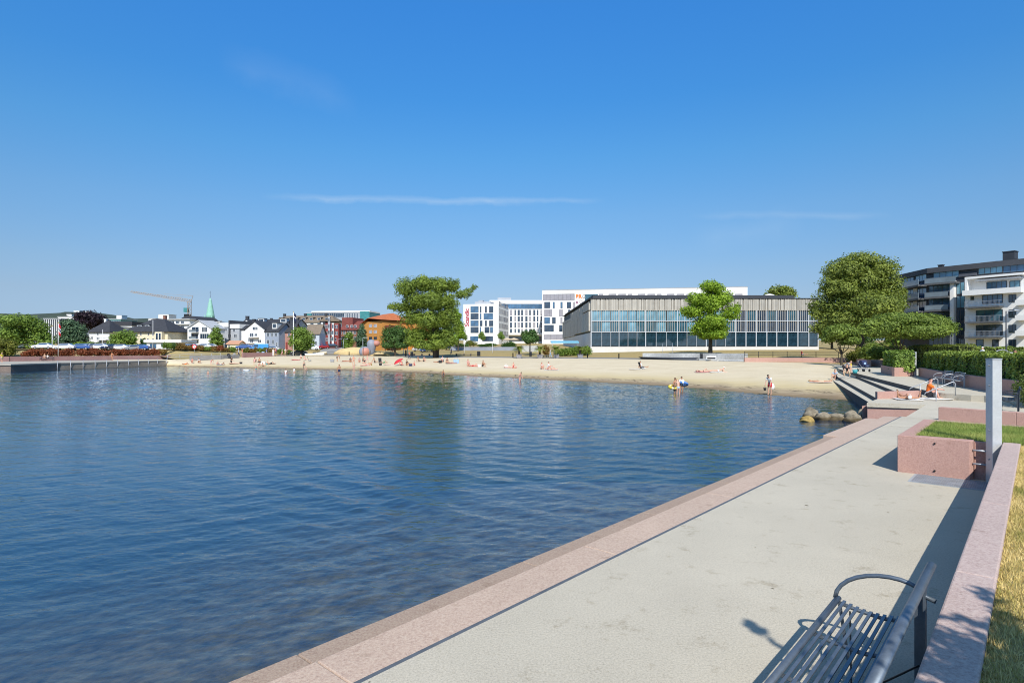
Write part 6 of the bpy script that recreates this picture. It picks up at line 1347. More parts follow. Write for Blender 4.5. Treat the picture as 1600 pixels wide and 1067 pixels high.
make_pose('supine', *pose(torso=(0, 1, .02), neck=(0, 1, .1), thL=(.1, -1, 0), shL=(.05, -1, 0), uaL=(.5, -.8, 0), faL=(.2, -1, 0), lie='s'))
make_pose('supine_knee', *pose(torso=(0, 1, .02), neck=(0, 1, .15), thL=(.1, -.7, .7), thR=(-.1, -1, 0), shL=(.02, -.5, -.85), shR=(-.05, -1, 0), uaL=(.8, -.3, 0), faL=(-.8, .5, .3), lie='s'))
make_pose('reading', *pose(torso=(0, 1, .03), neck=(0, 1, .3), thL=(.18, -1, .35), shL=(.05, -.8, -.5), uaL=(1, .2, .05), faL=(.1, .1, 1), lie='s'))
make_pose('prone', *pose(torso=(0, -1, .28), neck=(0, -.6, .9), thL=(.12, 1, 0), shL=(.05, 1, .06), uaL=(.25, -.5, -.9), faL=(-.25, -1, -.1), lie='prone'))
make_pose('swim', *pose(torso=(0, -1, .1), neck=(0, -.7, .8), thL=(.15, 1, -.1), shL=(.1, 1, -.1), uaL=(.8, -.8, -.1), faL=(.2, -1, 0), lie='prone'))
make_pose('crouch', *pose(torso=(0, -.45, 1), thL=(.35, -.9, .25), shL=(0, .45, -1), uaL=(.1, -.7, -.8), faL=(-.1, -.6, -.7)))
make_pose('kneel', *pose(torso=(0, -.2, 1), thL=(.12, -.35, -1), shL=(.05, 1, -.15), uaL=(.15, -.4, -1), faL=(0, -.8, -.4)))
make_pose('wave', *pose(thL=(.15, -.1, -1), uaL=(.7, 0, .6), faL=(.1, -.1, 1), uaR=(-.6, 0, -.9), faR=(.2, -.4, -.9)))
EYE = M('eye_dark', (.02, .015, .012), .3); LIP = M('lip', (.42, .13, .11), .6)
MESHC = {}
def person(loc, pose_, rz, scale, clothes, hair, skin, label, group=None):
    """clothes: list of (kind, colour); hair: (kind, colour)"""
    t = thing('person', label, 'person', loc, R(rz), group); t.scale = (scale,) * 3; P = PROTO[pose_]
    def get(kind, mats):
        k = (pose_, kind, mats[0].name)
        if k not in MESHC: MESHC[k] = (P['body'] if kind == 'body' else part_mesh(P, kind)).mesh(kind, mats)
        return MESHC[k]
    link('body', get('body', [SKINS[skin], EYE, LIP]), t)
    for kind, c in clothes: link(kind, get(kind, [CLOTH[c]]), t)
    link('cap' if hair[0] == 'cap' else 'hair', get(hair[0], [CLOTH[hair[1]] if hair[0] == 'cap' else HAIR[hair[1]]]), t)
    return t
def on_sand(px, py):
    a, b_ = shoreY(px) - 14, backY(px) + 40
    f = lambda Y: (HC - (py - HZ) / F * Y) - (beach_z(px, Y) if Y < backY(px) else gz(px, Y) + .03)
    for _ in range(60):
        m_ = (a + b_) / 2
        if f(m_) > 0: a = m_
        else: b_ = m_
    return Vector(((px - 800) / F * a, a, beach_z(px, a) if a < backY(px) else gz(px, a) + .03))
def sp(px, py, ps, rz, s_, *a, **k): return person(on_sand(px, py), ps, rz, s_ * 1.1, *a, **k)
def wade(px, py, dep, *a): p = GP(px, py, 0); p.z = -dep; return person(p, *a)
H_, LH = 'hair', 'long_hair'
sh_, bk = [('shorts', 'navy')], lambda c: [('briefs', c), ('top', c)]
# --- in the water
wade(530, 583.5, .42, 'stand', 20, 1.0, [('shorts', 'navy')], (H_, 'dark'), 1, 'man in dark shorts wading knee deep, tallest figure at the left shoreline')
wade(446.5, 584, .62, 'stand', 170, .75, [('shirt', 'white')], (H_, 'dark'), 2, 'dark haired child in white shirt standing waist deep, left of two')
wade(459.5, 582.5, .58, 'stand', 150, .8, [('shirt', 'white')], (H_, 'brown'), 0, 'child in white top standing waist deep, right of the waist deep pair')
wade(325, 584.5, .85, 'stand', 160, .8, [('shorts', 'blue')], (H_, 'dark'), 0, 'swimmer with only head and shoulders above water far to the left')
wade(475, 577.8, .1, 'walk', 30, .95, [('swimsuit', 'black')], (LH, 'dark'), 0, 'woman in a black swimsuit stepping out at the shoreline')
wade(480, 578.2, .12, 'crouch', -60, .6, [('briefs', 'white')], (H_, 'blond'), 0, 'small child crouching by the legs of the woman in black swimsuit')
wade(563, 579.5, .1, 'crouch', 60, .62, [('shorts', 'orange')], (H_, 'blond'), 1, 'child in orange shorts crouching at the edge of the water')
wade(553, 579.6, .1, 'stand', 0, .7, [('swimsuit', 'rose')], (LH, 'blond'), 0, 'girl in a pale swimsuit standing in ankle deep water')
wade(400, 578, .15, 'kneel', 40, .7, [('shorts', 'teal')], (H_, 'brown'), 2, 'child kneeling in the shallow water below the shoreline group')
wade(692, 586, .12, 'crouch', 20, .75, [('shorts', 'navy')], (H_, 'brown'), 1, 'boy crouching in the shallows in front of the huge tree')
wade(812, 596.5, .28, 'stoop', 50, .8, [('briefs', 'rose')], (H_, 'brown'), 2, 'child bending over in the shallow water, alone in the middle of the shore')
wade(1055, 613, .42, 'stand', 200, .92, [('shorts', 'black')], (H_, 'brown'), 1, 'bather in black shorts with a yellow swim ring, left of the wading trio')
wade(1060, 615.5, .3, 'stoop', 190, .88, [('briefs', 'pale_blue')], (H_, 'blond'), 0, 'pale child seen from behind in the middle of the wading trio')
wade(1065, 610, .35, 'stand', 170, .88, [('shirt', 'white')], (H_, 'brown'), 1, 'child in white shirt with a blue swim ring, right of the wading trio')
BOY = person(GP(1203, 616.8, .02), 'stoop', -55, .92, [('shirt', 'white'), ('shorts', 'red')], (H_, 'dark'), 0, 'boy in white shirt and red shorts walking along the waterline')
# --- sand, from left to right
sp(290, 569.5, 'supine_knee', 80, .9, [('shorts', 'orange')], (H_, 'brown'), 1, 'tanned sunbather in orange lying at the left end of the beach')
sp(300.5, 567, 'hug', 20, .95, [('swimsuit', 'pink')], (LH, 'blond'), 2, 'woman in pink sitting beside the sunbather in orange')
sp(330, 570, 'bend', 60, .8, [('shorts', 'rose')], (H_, 'blond'), 2, 'child bending down alone on the sand near the left waterline')
sp(346, 570.2, 'prone', 70, .9, bk('white'), (LH, 'brown'), 1, 'sunbather in white lying face down near the left waterline')
sp(361, 568.3, 'kneel', 80, .95, [('shirt', 'black'), ('shorts', 'black')], (H_, 'dark'), 1, 'person in black kneeling over a bag on the sand')
sp(366, 568.4, 'supine', 100, .95, bk('rose'), (LH, 'brown'), 0, 'sunbather lying flat beside the kneeling person in black')
sp(398, 565.8, 'hug', 170, .95, [('shorts', 'navy')], (H_, 'dark'), 2, 'man sitting with his back to the water, left of the back view pair')
sp(405, 566, 'cross', 190, .98, [('shorts', 'black')], (H_, 'brown'), 1, 'broad tanned man sitting with his back turned, right of the back view pair')
sp(397.5, 570.5, 'stoop', 200, .78, [('swimsuit', 'rose')], (LH, 'dark'), 0, 'girl stooping behind the children at the water edge')
sp(404, 573, 'crouch', 70, .7, [('briefs', 'red')], (H_, 'brown'), 2, 'toddler in red briefs digging in the wet sand')
sp(411, 573, 'sit', 60, .75, [('shorts', 'brown')], (H_, 'dark'), 1, 'child sitting on the wet sand right of the digging toddler')
sp(423, 568.6, 'supine_knee', 95, .95, [('shorts', 'black')], (H_, 'dark'), 1, 'dark tanned sunbather reclining alone right of the white bag')
sp(462, 562.5, 'supine', 85, .95, bk('coral'), (LH, 'brown'), 2, 'pink sunbather stretched out left of the seated woman in white')
sp(470, 560.5, 'hug', 30, .98, [('shirt', 'white')], (LH, 'brown'), 0, 'woman in a white shirt sitting upright near the flagpole')
sp(477, 563, 'sit', 70, .95, bk('rose'), (LH, 'brown'), 2, 'woman in pale bikini leaning back beside the dark beach chair')
sp(526.5, 564.8, 'bend', 120, .92, [('shorts', 'brown')], (H_, 'brown'), 1, 'tanned person bending over on the sand before the gravel road')
sp(541, 564.8, 'supine', 80, .95, bk('brown'), (LH, 'dark'), 1, 'sunbather in brown lying flat left of the standing woman')
sp(552.5, 571.5, 'stand_arm', 10, .98, bk('coral'), (LH, 'brown'), 0, 'woman in coral bikini standing upright on the sand')
sp(561, 566.5, 'hug', 30, .95, [('shirt', 'grey')], (H_, 'dark'), 2, 'person in grey sitting right of the standing woman')
sp(570, 567.5, 'cross', -20, .92, [('shirt', 'black')], (H_, 'dark'), 2, 'dark haired person in black sitting cross legged')
sp(574, 567, 'wave', 20, .8, [('swimsuit', 'rose')], (LH, 'blond'), 0, 'girl in pale swimsuit standing with one arm raised')
sp(572, 571.5, 'prone', 110, .95, bk('pink'), (LH, 'blond'), 2, 'sunbather in pink bikini lying on the sand below the girl with raised arm')
sp(585.5, 566.8, 'sit', 60, 1.0, [('shorts', 'black')], (H_, 'dark'), 1, 'tanned man in black shorts leaning back beside the black beach seat')
sp(606, 570.3, 'supine', 85, .9, bk('sand'), (H_, 'blond'), 0, 'pale sunbather lying flat on a white towel before the playground')
sp(627.5, 571.5, 'sit', 30, .98, bk('red'), (LH, 'dark'), 2, 'woman sitting in the shade of the red beach shelter')
sp(635, 571.5, 'hug', 60, .98, [('shirt', 'black')], (H_, 'dark'), 1, 'person in black sitting right of the red beach shelter')
sp(639.5, 561.6, 'walk', 80, .92, [('shirt', 'coral'), ('trousers', 'navy')], (H_, 'dark'), 1, 'person in coral shirt and navy trousers walking behind the red shelter')
sp(654.5, 565.2, 'sit', 70, .95, [('shorts', 'brown')], (H_, 'dark'), 1, 'dark haired bather leaning back, left of the pair before the huge tree')
sp(662, 565.2, 'hug', 60, .95, [('shorts', 'black')], (H_, 'dark'), 0, 'dark haired bather hugging the knees, right of the pair before the huge tree')
sp(692, 565.5, 'hug', -30, 1.0, [('shirt', 'white'), ('shorts', 'navy')], (H_, 'brown'), 2, 'person in white shirt sitting below the stems of the huge tree')
sp(698.5, 567, 'cross', 20, .98, bk('navy'), (LH, 'dark'), 1, 'woman in navy bikini sitting cross legged beside the white shirted person')
sp(706, 567.8, 'supine', 80, .98, bk('red'), (H_, 'brown'), 2, 'sunbather in red lying left of the pale blue beach bag')
sp(731, 571.8, 'hug', 20, 1.0, bk('rose'), (LH, 'brown'), 2, 'woman sitting with knees drawn up, tallest of the trio below the hotel')
sp(740.5, 572.5, 'supine_knee', 80, 1.0, [('swimsuit', 'red')], (H_, 'blond'), 2, 'sunbather in a red swimsuit in the middle of the trio below the hotel')
sp(754, 573, 'hug', 60, .95, [('shorts', 'black')], (H_, 'dark'), 1, 'person in black shorts sitting at the right of the trio below the hotel')
sp(797, 575, 'supine', 85, 1.0, bk('coral'), (LH, 'brown'), 2, 'pink skinned sunbather in coral lying left in the lone pair before the palms')
sp(802, 575.4, 'cross', 40, .9, [('swimsuit', 'red')], (H_, 'blond'), 2, 'person in red sitting up in the lone pair before the palms')
sp(846, 577, 'hug', 30, .92, bk('white'), (LH, 'brown'), 2, 'pale person sitting left in the trio before the right palms')
sp(856, 577.6, 'hug', 80, 1.0, [('shirt', 'white')], (H_, 'dark'), 2, 'dark haired person in white shirt sitting tall before the right palms')
sp(861.5, 578, 'supine_knee', 85, .9, bk('black'), (H_, 'dark'), 2, 'sunbather in black lying right in the trio before the right palms')
sp(1099, 581.5, 'supine_knee', 85, 1.0, bk('brown'), (LH, 'brown'), 0, 'sunbather lying on open sand left of the one with a white hat')
sp(1122, 581.5, 'prone', 90, 1.0, bk('white'), ('cap', 'white'), 0, 'sunbather with a white hat propped on elbows on open sand')
sp(1280, 597.5, 'supine', 85, 1.05, [('shorts', 'sand')], (H_, 'blond'), 1, 'tanned sunbather lying alone near the seat steps')
sp(1306, 593.5, 'hug', -60, .95, [('shirt', 'pale_blue'), ('shorts', 'navy')], (H_, 'dark'), 0, 'child in light blue shirt sitting at the foot of the seat steps')
sp(310, 567.3, 'hug', 70, .95, [('shirt', 'white')], (H_, 'dark'), 1, 'person in white shirt hugging the knees right of the woman in pink')
sp(341, 569.8, 'hug', -40, .7, [('shorts', 'blue')], (H_, 'blond'), 2, 'small blond child sitting left of the pale blue towel')
sp(417, 570.3, 'sit', -60, .8, [('shorts', 'teal')], (H_, 'blond'), 0, 'blond child in teal shorts leaning back near the dark tanned sunbather')
sp(547, 566.3, 'hug', 40, .95, [('shirt', 'navy')], (H_, 'brown'), 1, 'person in navy shirt sitting just left of the standing coral bikini')
sp(567, 564.8, 'hug', 150, .9, [('swimsuit', 'black')], (LH, 'brown'), 1, 'woman in black swimsuit seen from behind near the dark bollard bank')
sp(580.5, 570.8, 'hug', -30, .7, [('shorts', 'yellow')], (H_, 'dark'), 0, 'child in yellow shorts sitting right of the pink bikini sunbather')
sp(599.5, 567.2, 'supine_knee', 80, .95, [('shorts', 'green')], (H_, 'dark'), 1, 'sunbather in green shorts with one knee raised beyond the white towel')
sp(648, 571.3, 'hug', -60, .75, [('shorts', 'red')], (H_, 'brown'), 2, 'child in red shorts sitting right of the navy bag')
sp(684.5, 566.2, 'supine', 85, .98, [('shorts', 'black')], (H_, 'dark'), 1, 'sunbather in black lying left of the white shirted person under the tree')
def on_plaza(px, py, z, *a): return person(GP(px, py, z), *a)
on_plaza(1318, 587, 1.0, 'bend', 60, 1.0, [('shirt', 'grey'), ('trousers', 'black')], (H_, 'dark'), 0, 'adult in grey top and black trousers bending over at the upper steps')
on_plaza(1325, 587.5, 1.0, 'crouch', -50, 1.0, [('shirt', 'black'), ('trousers', 'sand')], (LH, 'dark'), 0, 'woman in black top crouching next to the bending adult')
on_plaza(1329.5, 582.5, 1.2, 'stand', 40, .68, [('shirt', 'yellow'), ('shorts', 'sand')], (H_, 'blond'), 0, 'toddler in yellow standing between the crouching woman and the pram')
# --- on the path, the quay and the plaza
for px, py, ps, rz, s_, clo, hr, sk, lab in ((373, 557.4, 'walk', -70, 1.02, [('shirt', 'pale_blue'), ('trousers', 'navy')], (H_, 'grey'), 0, 'person in pale blue shirt strolling on the path beside the one in orange'), (378.5, 557.2, 'walk', -70, 1.04, [('shirt', 'coral'), ('shorts', 'sand')], (H_, 'brown'), 1, 'person in an orange red shirt strolling on the beach path'),
        (416.5, 556.3, 'walk', 70, .98, [('shirt', 'blue'), ('shorts', 'sand')], (H_, 'dark'), 1, 'person in blue shirt on the path near the red brown wall end'), (427, 556.4, 'stand', 20, 1.0, [('shirt', 'white'), ('trousers', 'white')], (H_, 'grey'), 0, 'person dressed all in white standing on the path'), (431, 556.4, 'walk', 80, 1.1, [('shirt', 'pink'), ('shorts', 'navy')], (H_, 'brown'), 1, 'tall person in a bright pink shirt on the path'),
        (441, 556.2, 'walk', 90, 1.0, [('shirt', 'grey'), ('shorts', 'rose')], (H_, 'dark'), 2, 'person in grey shirt left in the walking group by the flagpole'), (446, 556.2, 'stand_arm', 60, 1.02, [('shirt', 'white'), ('shorts', 'sand')], (LH, 'blond'), 0, 'person in white shirt in the middle of the group by the flagpole'), (449, 556, 'walk', 80, .9, [('shirt', 'black'), ('trousers', 'black')], (H_, 'dark'), 1, 'person in black next to the flagpole base'),
        (860, 558.2, 'walk', -80, 1.0, [('shirt', 'white'), ('trousers', 'pale_blue')], (H_, 'grey'), 0, 'person in white walking on the path between the potted palms'), (1051, 559.5, 'hug', 20, .95, [('shirt', 'red')], (H_, 'dark'), 1, 'small figure in red sitting on the long dark stage edge'), (634, 557.5, 'stand', 60, .95, [('shirt', 'black'), ('trousers', 'black')], (H_, 'dark'), 1, 'person in black standing at the playground edge'), (705, 556, 'walk', 70, .98, [('shirt', 'navy'), ('shorts', 'grey')], (H_, 'dark'), 1, 'person in navy walking in the shade of the huge tree')):
    sp(px, py, ps, rz, s_, clo, hr, sk, lab)
YQ = lambda px: interp(px, [(15, 109), (285, 133)])
def on_quay(px, off, z, *a): p = W(px, 0, YQ(px) + off); return person((p.x, p.y, z), *a)
on_quay(175, -7, 1.18, 'stand_arm', 10, 1.0, bk('orange'), (LH, 'blond'), 1, 'tanned woman standing alone on the left quay with a hand at her hip')
on_quay(3, -6, 1.18, 'stand', 80, 1.0, [('shirt', 'yellow'), ('shorts', 'sand')], (H_, 'blond'), 0, 'person in yellow standing at the far left end of the quay')
on_quay(70, 2.2, 1.62, 'hug', 20, 1.0, [('shirt', 'sand')], (H_, 'blond'), 0, 'pale person sitting on the quay bench, left of two')
on_quay(74.5, 2.2, 1.62, 'cross', -10, 1.0, [('shirt', 'white'), ('trousers', 'black')], (LH, 'blond'), 0, 'person in white top sitting on the quay bench, right of two')
SB1 = person(GP(1415, 623.5, ZPL + .012), 'reading', 160, 1.0, bk('brown'), ('cap', 'white'), 1, 'tanned sunbather with white cap lying on the platform and lifting both forearms')
SB2 = person(GP(1450, 622.5, ZPL + .012), 'hug', 62, 1.06, [('shirt', 'orange'), ('shorts', 'black')], (H_, 'dark'), 2, 'person in a bright orange top sitting on the platform before the handrail')
p = W(1586, 0, 34); person((p.x, p.y, 1.62), 'stand', -60, 1.02, [('shirt', 'navy'), ('trousers', 'grey')], (H_, 'brown'), 1, 'man in a navy shirt passing behind the long hedge')
p = W(1535, 0, 58); person((p.x, p.y, 2.0), 'walk', 80, 1.0, [('shirt', 'white'), ('shorts', 'grey')], ('cap', 'white'), 0, 'person in white with a white cap beyond the long hedge')
p = W(1392, 0, 56); person((p.x, p.y, 1.55), 'stand', 30, 1.0, [('shirt', 'brown'), ('trousers', 'black')], (LH, 'dark'), 1, 'dark haired person standing behind the short corner hedge')
p = on_sand(1254, 551) if False else ground(1254, 118); person((p.x, p.y, p.z + .02), 'sit', 60, 1.05, [('shirt', 'red'), ('shorts', 'grey')], (H_, 'brown'), 2, 'person in red sitting on the lawn in front of the glass hall')
# ---------------------------------------------------------------- beach things
def towel(p, w_, l_, rz, c, label):
    mb = MB(); q = random.Random(len(label)); n = 8
    vs = [(w_ * (i / 3 - .5), l_ * (j / n - .5), .012 + q.uniform(0, .02)) for j in range(n + 1) for i in range(4)]
    mb.add(vs, [(j * 4 + i, j * 4 + i + 1, (j + 1) * 4 + i + 1, (j + 1) * 4 + i) for j in range(n) for i in range(3)], 0, True)
    o = mb.build('towel', CLOTH[c], None, p, rz=R(rz)); s = o.modifiers.new('thick', 'SOLIDIFY'); s.thickness = .012; s.offset = 1; return tag(o, label, 'towel')
for px, py, rz, c, lab in ((346, 570.3, 70, 'pale_blue', 'pale blue towel under the sunbather in white at the left'), (366, 568.5, 100, 'sand', 'beige towel beside the kneeling person in black'), (423, 568.7, 95, 'brown', 'brown towel under the dark tanned sunbather'), (462, 562.6, 85, 'pink', 'pink towel under the sunbather left of the woman in white'), (541, 564.9, 80, 'red', 'red towel under the sunbather left of the standing woman'), (572, 571.6, 110, 'rose', 'rose towel under the sunbather in pink bikini'), (606, 570.4, 85, 'white', 'white towel before the playground'), (706, 567.9, 80, 'navy', 'navy towel under the sunbather in red'),
        (740.5, 572.6, 80, 'coral', 'coral towel in the middle of the trio below the hotel'), (797, 575.1, 85, 'white', 'white towel under the sunbather in coral before the palms'), (861.5, 578.1, 85, 'white', 'white towel at the right of the trio before the right palms'), (1099, 581.6, 85, 'rose', 'rose towel on open sand, left of two'), (1122, 581.6, 90, 'white', 'white towel under the sunbather with a white hat'), (1280, 597.6, 85, 'white', 'white towel of the tanned sunbather near the seat steps'), (995, 577.2, 80, 'white', 'white towel spread in front of the black and white beach chair')):
    towel(on_sand(px, py), 1.0, 2.0, rz, c, lab)
v = GP(1415, 623.5, ZPL + .004); towel(v, 1.1, 2.0, 160, 'white', 'white towel under the sunbather with the white cap on the platform')
v = GP(1450, 622.8, ZPL + .004); towel(v, 1.1, 2.0, 62, 'white', 'white towel under the person in orange on the platform')
def bag(p, c, label, s=1.0, name='beach_bag'):
    t = thing(name, label, 'bag', p); mb = MB(); mb.hexa([(-.22 * s, -.1 * s, 0), (.22 * s, -.1 * s, 0), (.22 * s, .1 * s, 0), (-.22 * s, .1 * s, 0)], [(-.27 * s, -.13 * s, .36 * s), (.27 * s, -.13 * s, .36 * s), (.27 * s, .13 * s, .36 * s), (-.27 * s, .13 * s, .36 * s)]); mb.build('pouch', CLOTH[c], t, bevel=.03)
    mb = MB(); mb.path([(-.15 * s, -.12 * s, .34 * s), (-.1 * s, -.12 * s, .52 * s), (.1 * s, -.12 * s, .52 * s), (.15 * s, -.12 * s, .34 * s)], .015 * s, 6); mb.build('handle', CLOTH[c], t)
for px, py, c, s, lab in ((411.5, 569.8, 'white', 1.5, 'white beach bag between the shoreline group and the dark sunbather'), (519, 565.6, 'grey', 1.5, 'grey blue bag on the sand left of the bending person'), (713, 567.6, 'pale_blue', 1.9, 'pale blue beach bag right of the sunbather in red'), (376.5, 568.4, 'black', 1.0, 'small black bag on the sand right of the kneeling person'), (594.5, 571, 'black', 1.0, 'black bag on the sand below the black beach seat'), (688, 567, 'black', 1.2, 'black bag left of the white shirted person'), (749, 573.4, 'white', 1.0, 'white bag between the sunbathers below the hotel'), (791, 574.8, 'white', 1.1, 'white bag at the head of the sunbather in coral'), (641.5, 572, 'navy', 1.1, 'navy bag right of the person in black at the red shelter')):
    bag(on_sand(px, py), c, lab, s)
def beach_chair(p, rz, c1, c2, label):
    t = thing('beach_chair', label, 'beach chair', p, R(rz)); mb = MB()
    mb.hexa([(-.28, -.35, .18), (.28, -.35, .18), (.28, .15, .14), (-.28, .15, .14)], [(-.28, -.35, .22), (.28, -.35, .22), (.28, .15, .18), (-.28, .15, .18)]); mb.build('seat', CLOTH[c2], t)
    mb = MB(); mb.hexa([(-.28, .14, .15), (.28, .14, .15), (.28, .2, .15), (-.28, .2, .15)], [(-.3, .45, .98), (.3, .45, .98), (.3, .51, .96), (-.3, .51, .96)]); mb.build('backrest', CLOTH[c1], t)
    mb = MB()
    for x in (-.29, .29): mb.tube((x, -.3, 0), (x, .3, .34), .018, n=6); mb.tube((x, .3, 0), (x, -.3, .34), .018, n=6); mb.path([(x, -.3, .34), (x, .25, .38)], .02, 6)
    mb.build('frame', GALV, t)
beach_chair(on_sand(1003.5, 577.2), 100, 'black', 'white', 'black and white beach chair standing alone on the middle of the beach'); beach_chair(on_sand(484, 564.8), 110, 'black', 'black', 'black beach chair leaning beside the woman in pale bikini'); beach_chair(on_sand(594, 567.2), 20, 'black', 'black', 'black beach seat right of the tanned man')
person(on_sand(1003.2, 577.25) + Vector((-.05, 0, .12)), 'sit', 100, 1.0, [('shirt', 'white'), ('shorts', 'black')], ('hair', 'dark'), 1, 'person in white shirt seated in the lone black and white beach chair')
p = on_sand(623, 571.2); t = thing('beach_shelter', 'tilted red beach umbrella sheltering the seated woman', 'umbrella', p, R(-60)); mb = MB()
ax = Vector((0, -.55, .83)); c0 = Vector((0, -.05, .72)); n1_ = ax.cross(Vector((1, 0, 0))).normalized(); n2_ = Vector((1, 0, 0)); vs = [c0 + ax * .35]
for r, h in ((.5, .27), (.95, .02)):
    for k in range(16): a = k * math.pi / 8; vs.append(c0 + (n1_ * math.sin(a) + n2_ * math.cos(a)) * r * (1 if k % 2 == 0 else .97) + ax * h)
mb.add(vs, [(0, 1 + k, 1 + (k + 1) % 16) for k in range(16)] + [(1 + k, 17 + k, 17 + (k + 1) % 16, 1 + (k + 1) % 16) for k in range(16)]); o = mb.build('canopy', CLOTH['red'], t); s = o.modifiers.new('thick', 'SOLIDIFY'); s.thickness = .012
mb = MB(); mb.tube(c0 + ax * .36, c0 - ax * .9, .02, n=6); mb.build('pole', GALV, t)
def swim_ring(p, c, label, c2='white', r=.32):
    mb = MB(); nu, nv = 24, 10; vs = []; fs = []
    for i in range(nu):
        a = 2 * math.pi * i / nu
        for j in range(nv): b2 = 2 * math.pi * j / nv; q = r + .1 * math.cos(b2); vs.append((q * math.cos(a), q * math.sin(a), .1 * math.sin(b2)))
    for i in range(nu):
        for j in range(nv): mb_i = (i * nv + j, ((i + 1) % nu) * nv + j, ((i + 1) % nu) * nv + (j + 1) % nv, i * nv + (j + 1) % nv); fs.append(mb_i)
    mb.add(vs, fs, 0, True); mb.m = [(1 if (k // nv) % 8 == 0 else 0) for k in range(len(fs))]; o = mb.build('swim_ring', [CLOTH[c], CLOTH[c2]], None, p); return tag(o, label, 'swim ring')
p = GP(1055, 613, 0); o = swim_ring((p.x - .12, p.y + .1, .42), 'yellow', 'yellow swim ring around the bather left in the wading trio'); o.rotation_euler = (.3, 0, 0)
p = GP(1065, 610, 0); o = swim_ring((p.x + .15, p.y, .55), 'blue', 'blue and white swim ring round the child right in the wading trio'); o.rotation_euler = (-.35, .2, 0)
p = GP(385, 578.5, 0); swim_ring((p.x, p.y, .03), 'white', 'white inflatable ring floating by the left shoreline', 'pale_blue', .4)
pk = BOY.location; b_ = thing('shoulder_bag', 'white cloth bag hanging at the back of the boy in red shorts', 'bag', (pk.x + .22, pk.y + .08, .62)); mb = MB(); mb.blob((0, 0, 0), (.17, .1, .24), 10, 8, .05, 2); mb.build('pouch', CLOTH['white'], b_); mb = MB(); mb.path([(.0, 0, .2), (-.1, .0, .42), (-.17, -.03, .5)], .014, 6); mb.build('strap', CLOTH['white'], b_)
p = GP(1193.5, 611.5, .05); b_ = thing('bucket', 'small dark bucket held low by the boy in red shorts', 'bucket', (pk.x - .42, pk.y - .1, .36)); mb = MB(); mb.lathe([(.08, 0), (.11, .2), (.1, .2), (.07, .02)], 12); mb.build('pail', CLOTH['black'], b_); mb = MB(); mb.path([(-.1, 0, .2), (0, 0, .33), (.1, 0, .2)], .008, 5); mb.build('handle', CLOTH['black'], b_)
v = GP(1336, 583.5, 1.2); b_ = thing('bucket', 'teal toy bucket on the plaza beside the toddler in yellow', 'bucket', v); mb = MB(); mb.lathe([(.16, 0), (.22, .34), (.2, .34), (.14, .03)], 14); mb.build('pail', CLOTH['teal'], b_); mb = MB(); mb.path([(-.2, 0, .34), (0, 0, .52), (.2, 0, .34)], .012, 5); mb.build('handle', CLOTH['white'], b_)
# pram on the plaza
def pram(p, rz, c, label, s=1.0):
    t = thing('pram', label, 'pram', p, R(rz)); t.scale = (s,) * 3; mb = MB()
    vs = []; n = 10
    for j in range(n + 1):
        a = math.pi * j / n
        for x in (-.24, .24): vs.append((x, .12 - .34 * math.cos(a) * .9, .62 + .44 * math.sin(a)))
    mb.add(vs, [(2 * j, 2 * j + 1, 2 * j + 3, 2 * j + 2) for j in range(n)], 0, True); mb.add([(-.24, .12 - .306 * math.cos(math.pi * j / n), .62 + .44 * math.sin(math.pi * j / n)) for j in range(n + 1)], [tuple(range(n + 1))]); mb.add([(.24, .12 - .306 * math.cos(math.pi * j / n), .62 + .44 * math.sin(math.pi * j / n)) for j in range(n + 1)], [tuple(reversed(range(n + 1)))]); mb.build('hood', CLOTH[c], t)
    mb = MB(); mb.hexa([(-.2, -.45, .42), (.2, -.45, .42), (.2, .4, .42), (-.2, .4, .42)], [(-.24, -.5, .66), (.24, -.5, .66), (.24, .44, .66), (-.24, .44, .66)]); mb.build('seat', CLOTH[c], t, bevel=.04)
    mb = MB(); mb.box(-.11, .11, -.47, -.455, .5, .64); mb.box(-.1, .1, -.18, -.175, .68, .86); mb.build('panel', CLOTH['pale_blue'], t)
    mb = MB()
    for x in (-.25, .25): mb.tube((x, -.35, .15), (x, .5, .95), .016, n=6); mb.tube((x, .4, .15), (x, -.3, .5), .016, n=6)
    mb.tube((-.25, .5, .95), (.25, .5, .95), .02, n=6); mb.box(-.22, .22, -.25, .3, .24, .28); mb.build('frame', GALV, t)
    for x in (-.28, .28):
        for y in (-.38, .42): mb = MB(); mb.tube((x - .02, y, .13), (x + .02, y, .13), .13, n=14); mb.build('wheel', DARK, t)
pram(GP(1349.5, 580.5, 1.2), 8, 'navy', 'navy blue pram parked on the plaza', 1.08)
pram(on_sand(356, 560.5), -70, 'black', 'black pram beside the hand railing at the left end of the beach', 1.15); pram(on_sand(404, 556.4), 80, 'grey', 'grey pushchair on the path before the red brown wall', 1.05); pram(on_sand(412, 556.3), 80, 'pale_blue', 'pale blue pushchair pushed by the person in blue', 1.05); pram(on_sand(365.5, 558), -70, 'grey', 'small grey pushchair left of the strolling couple', .95)
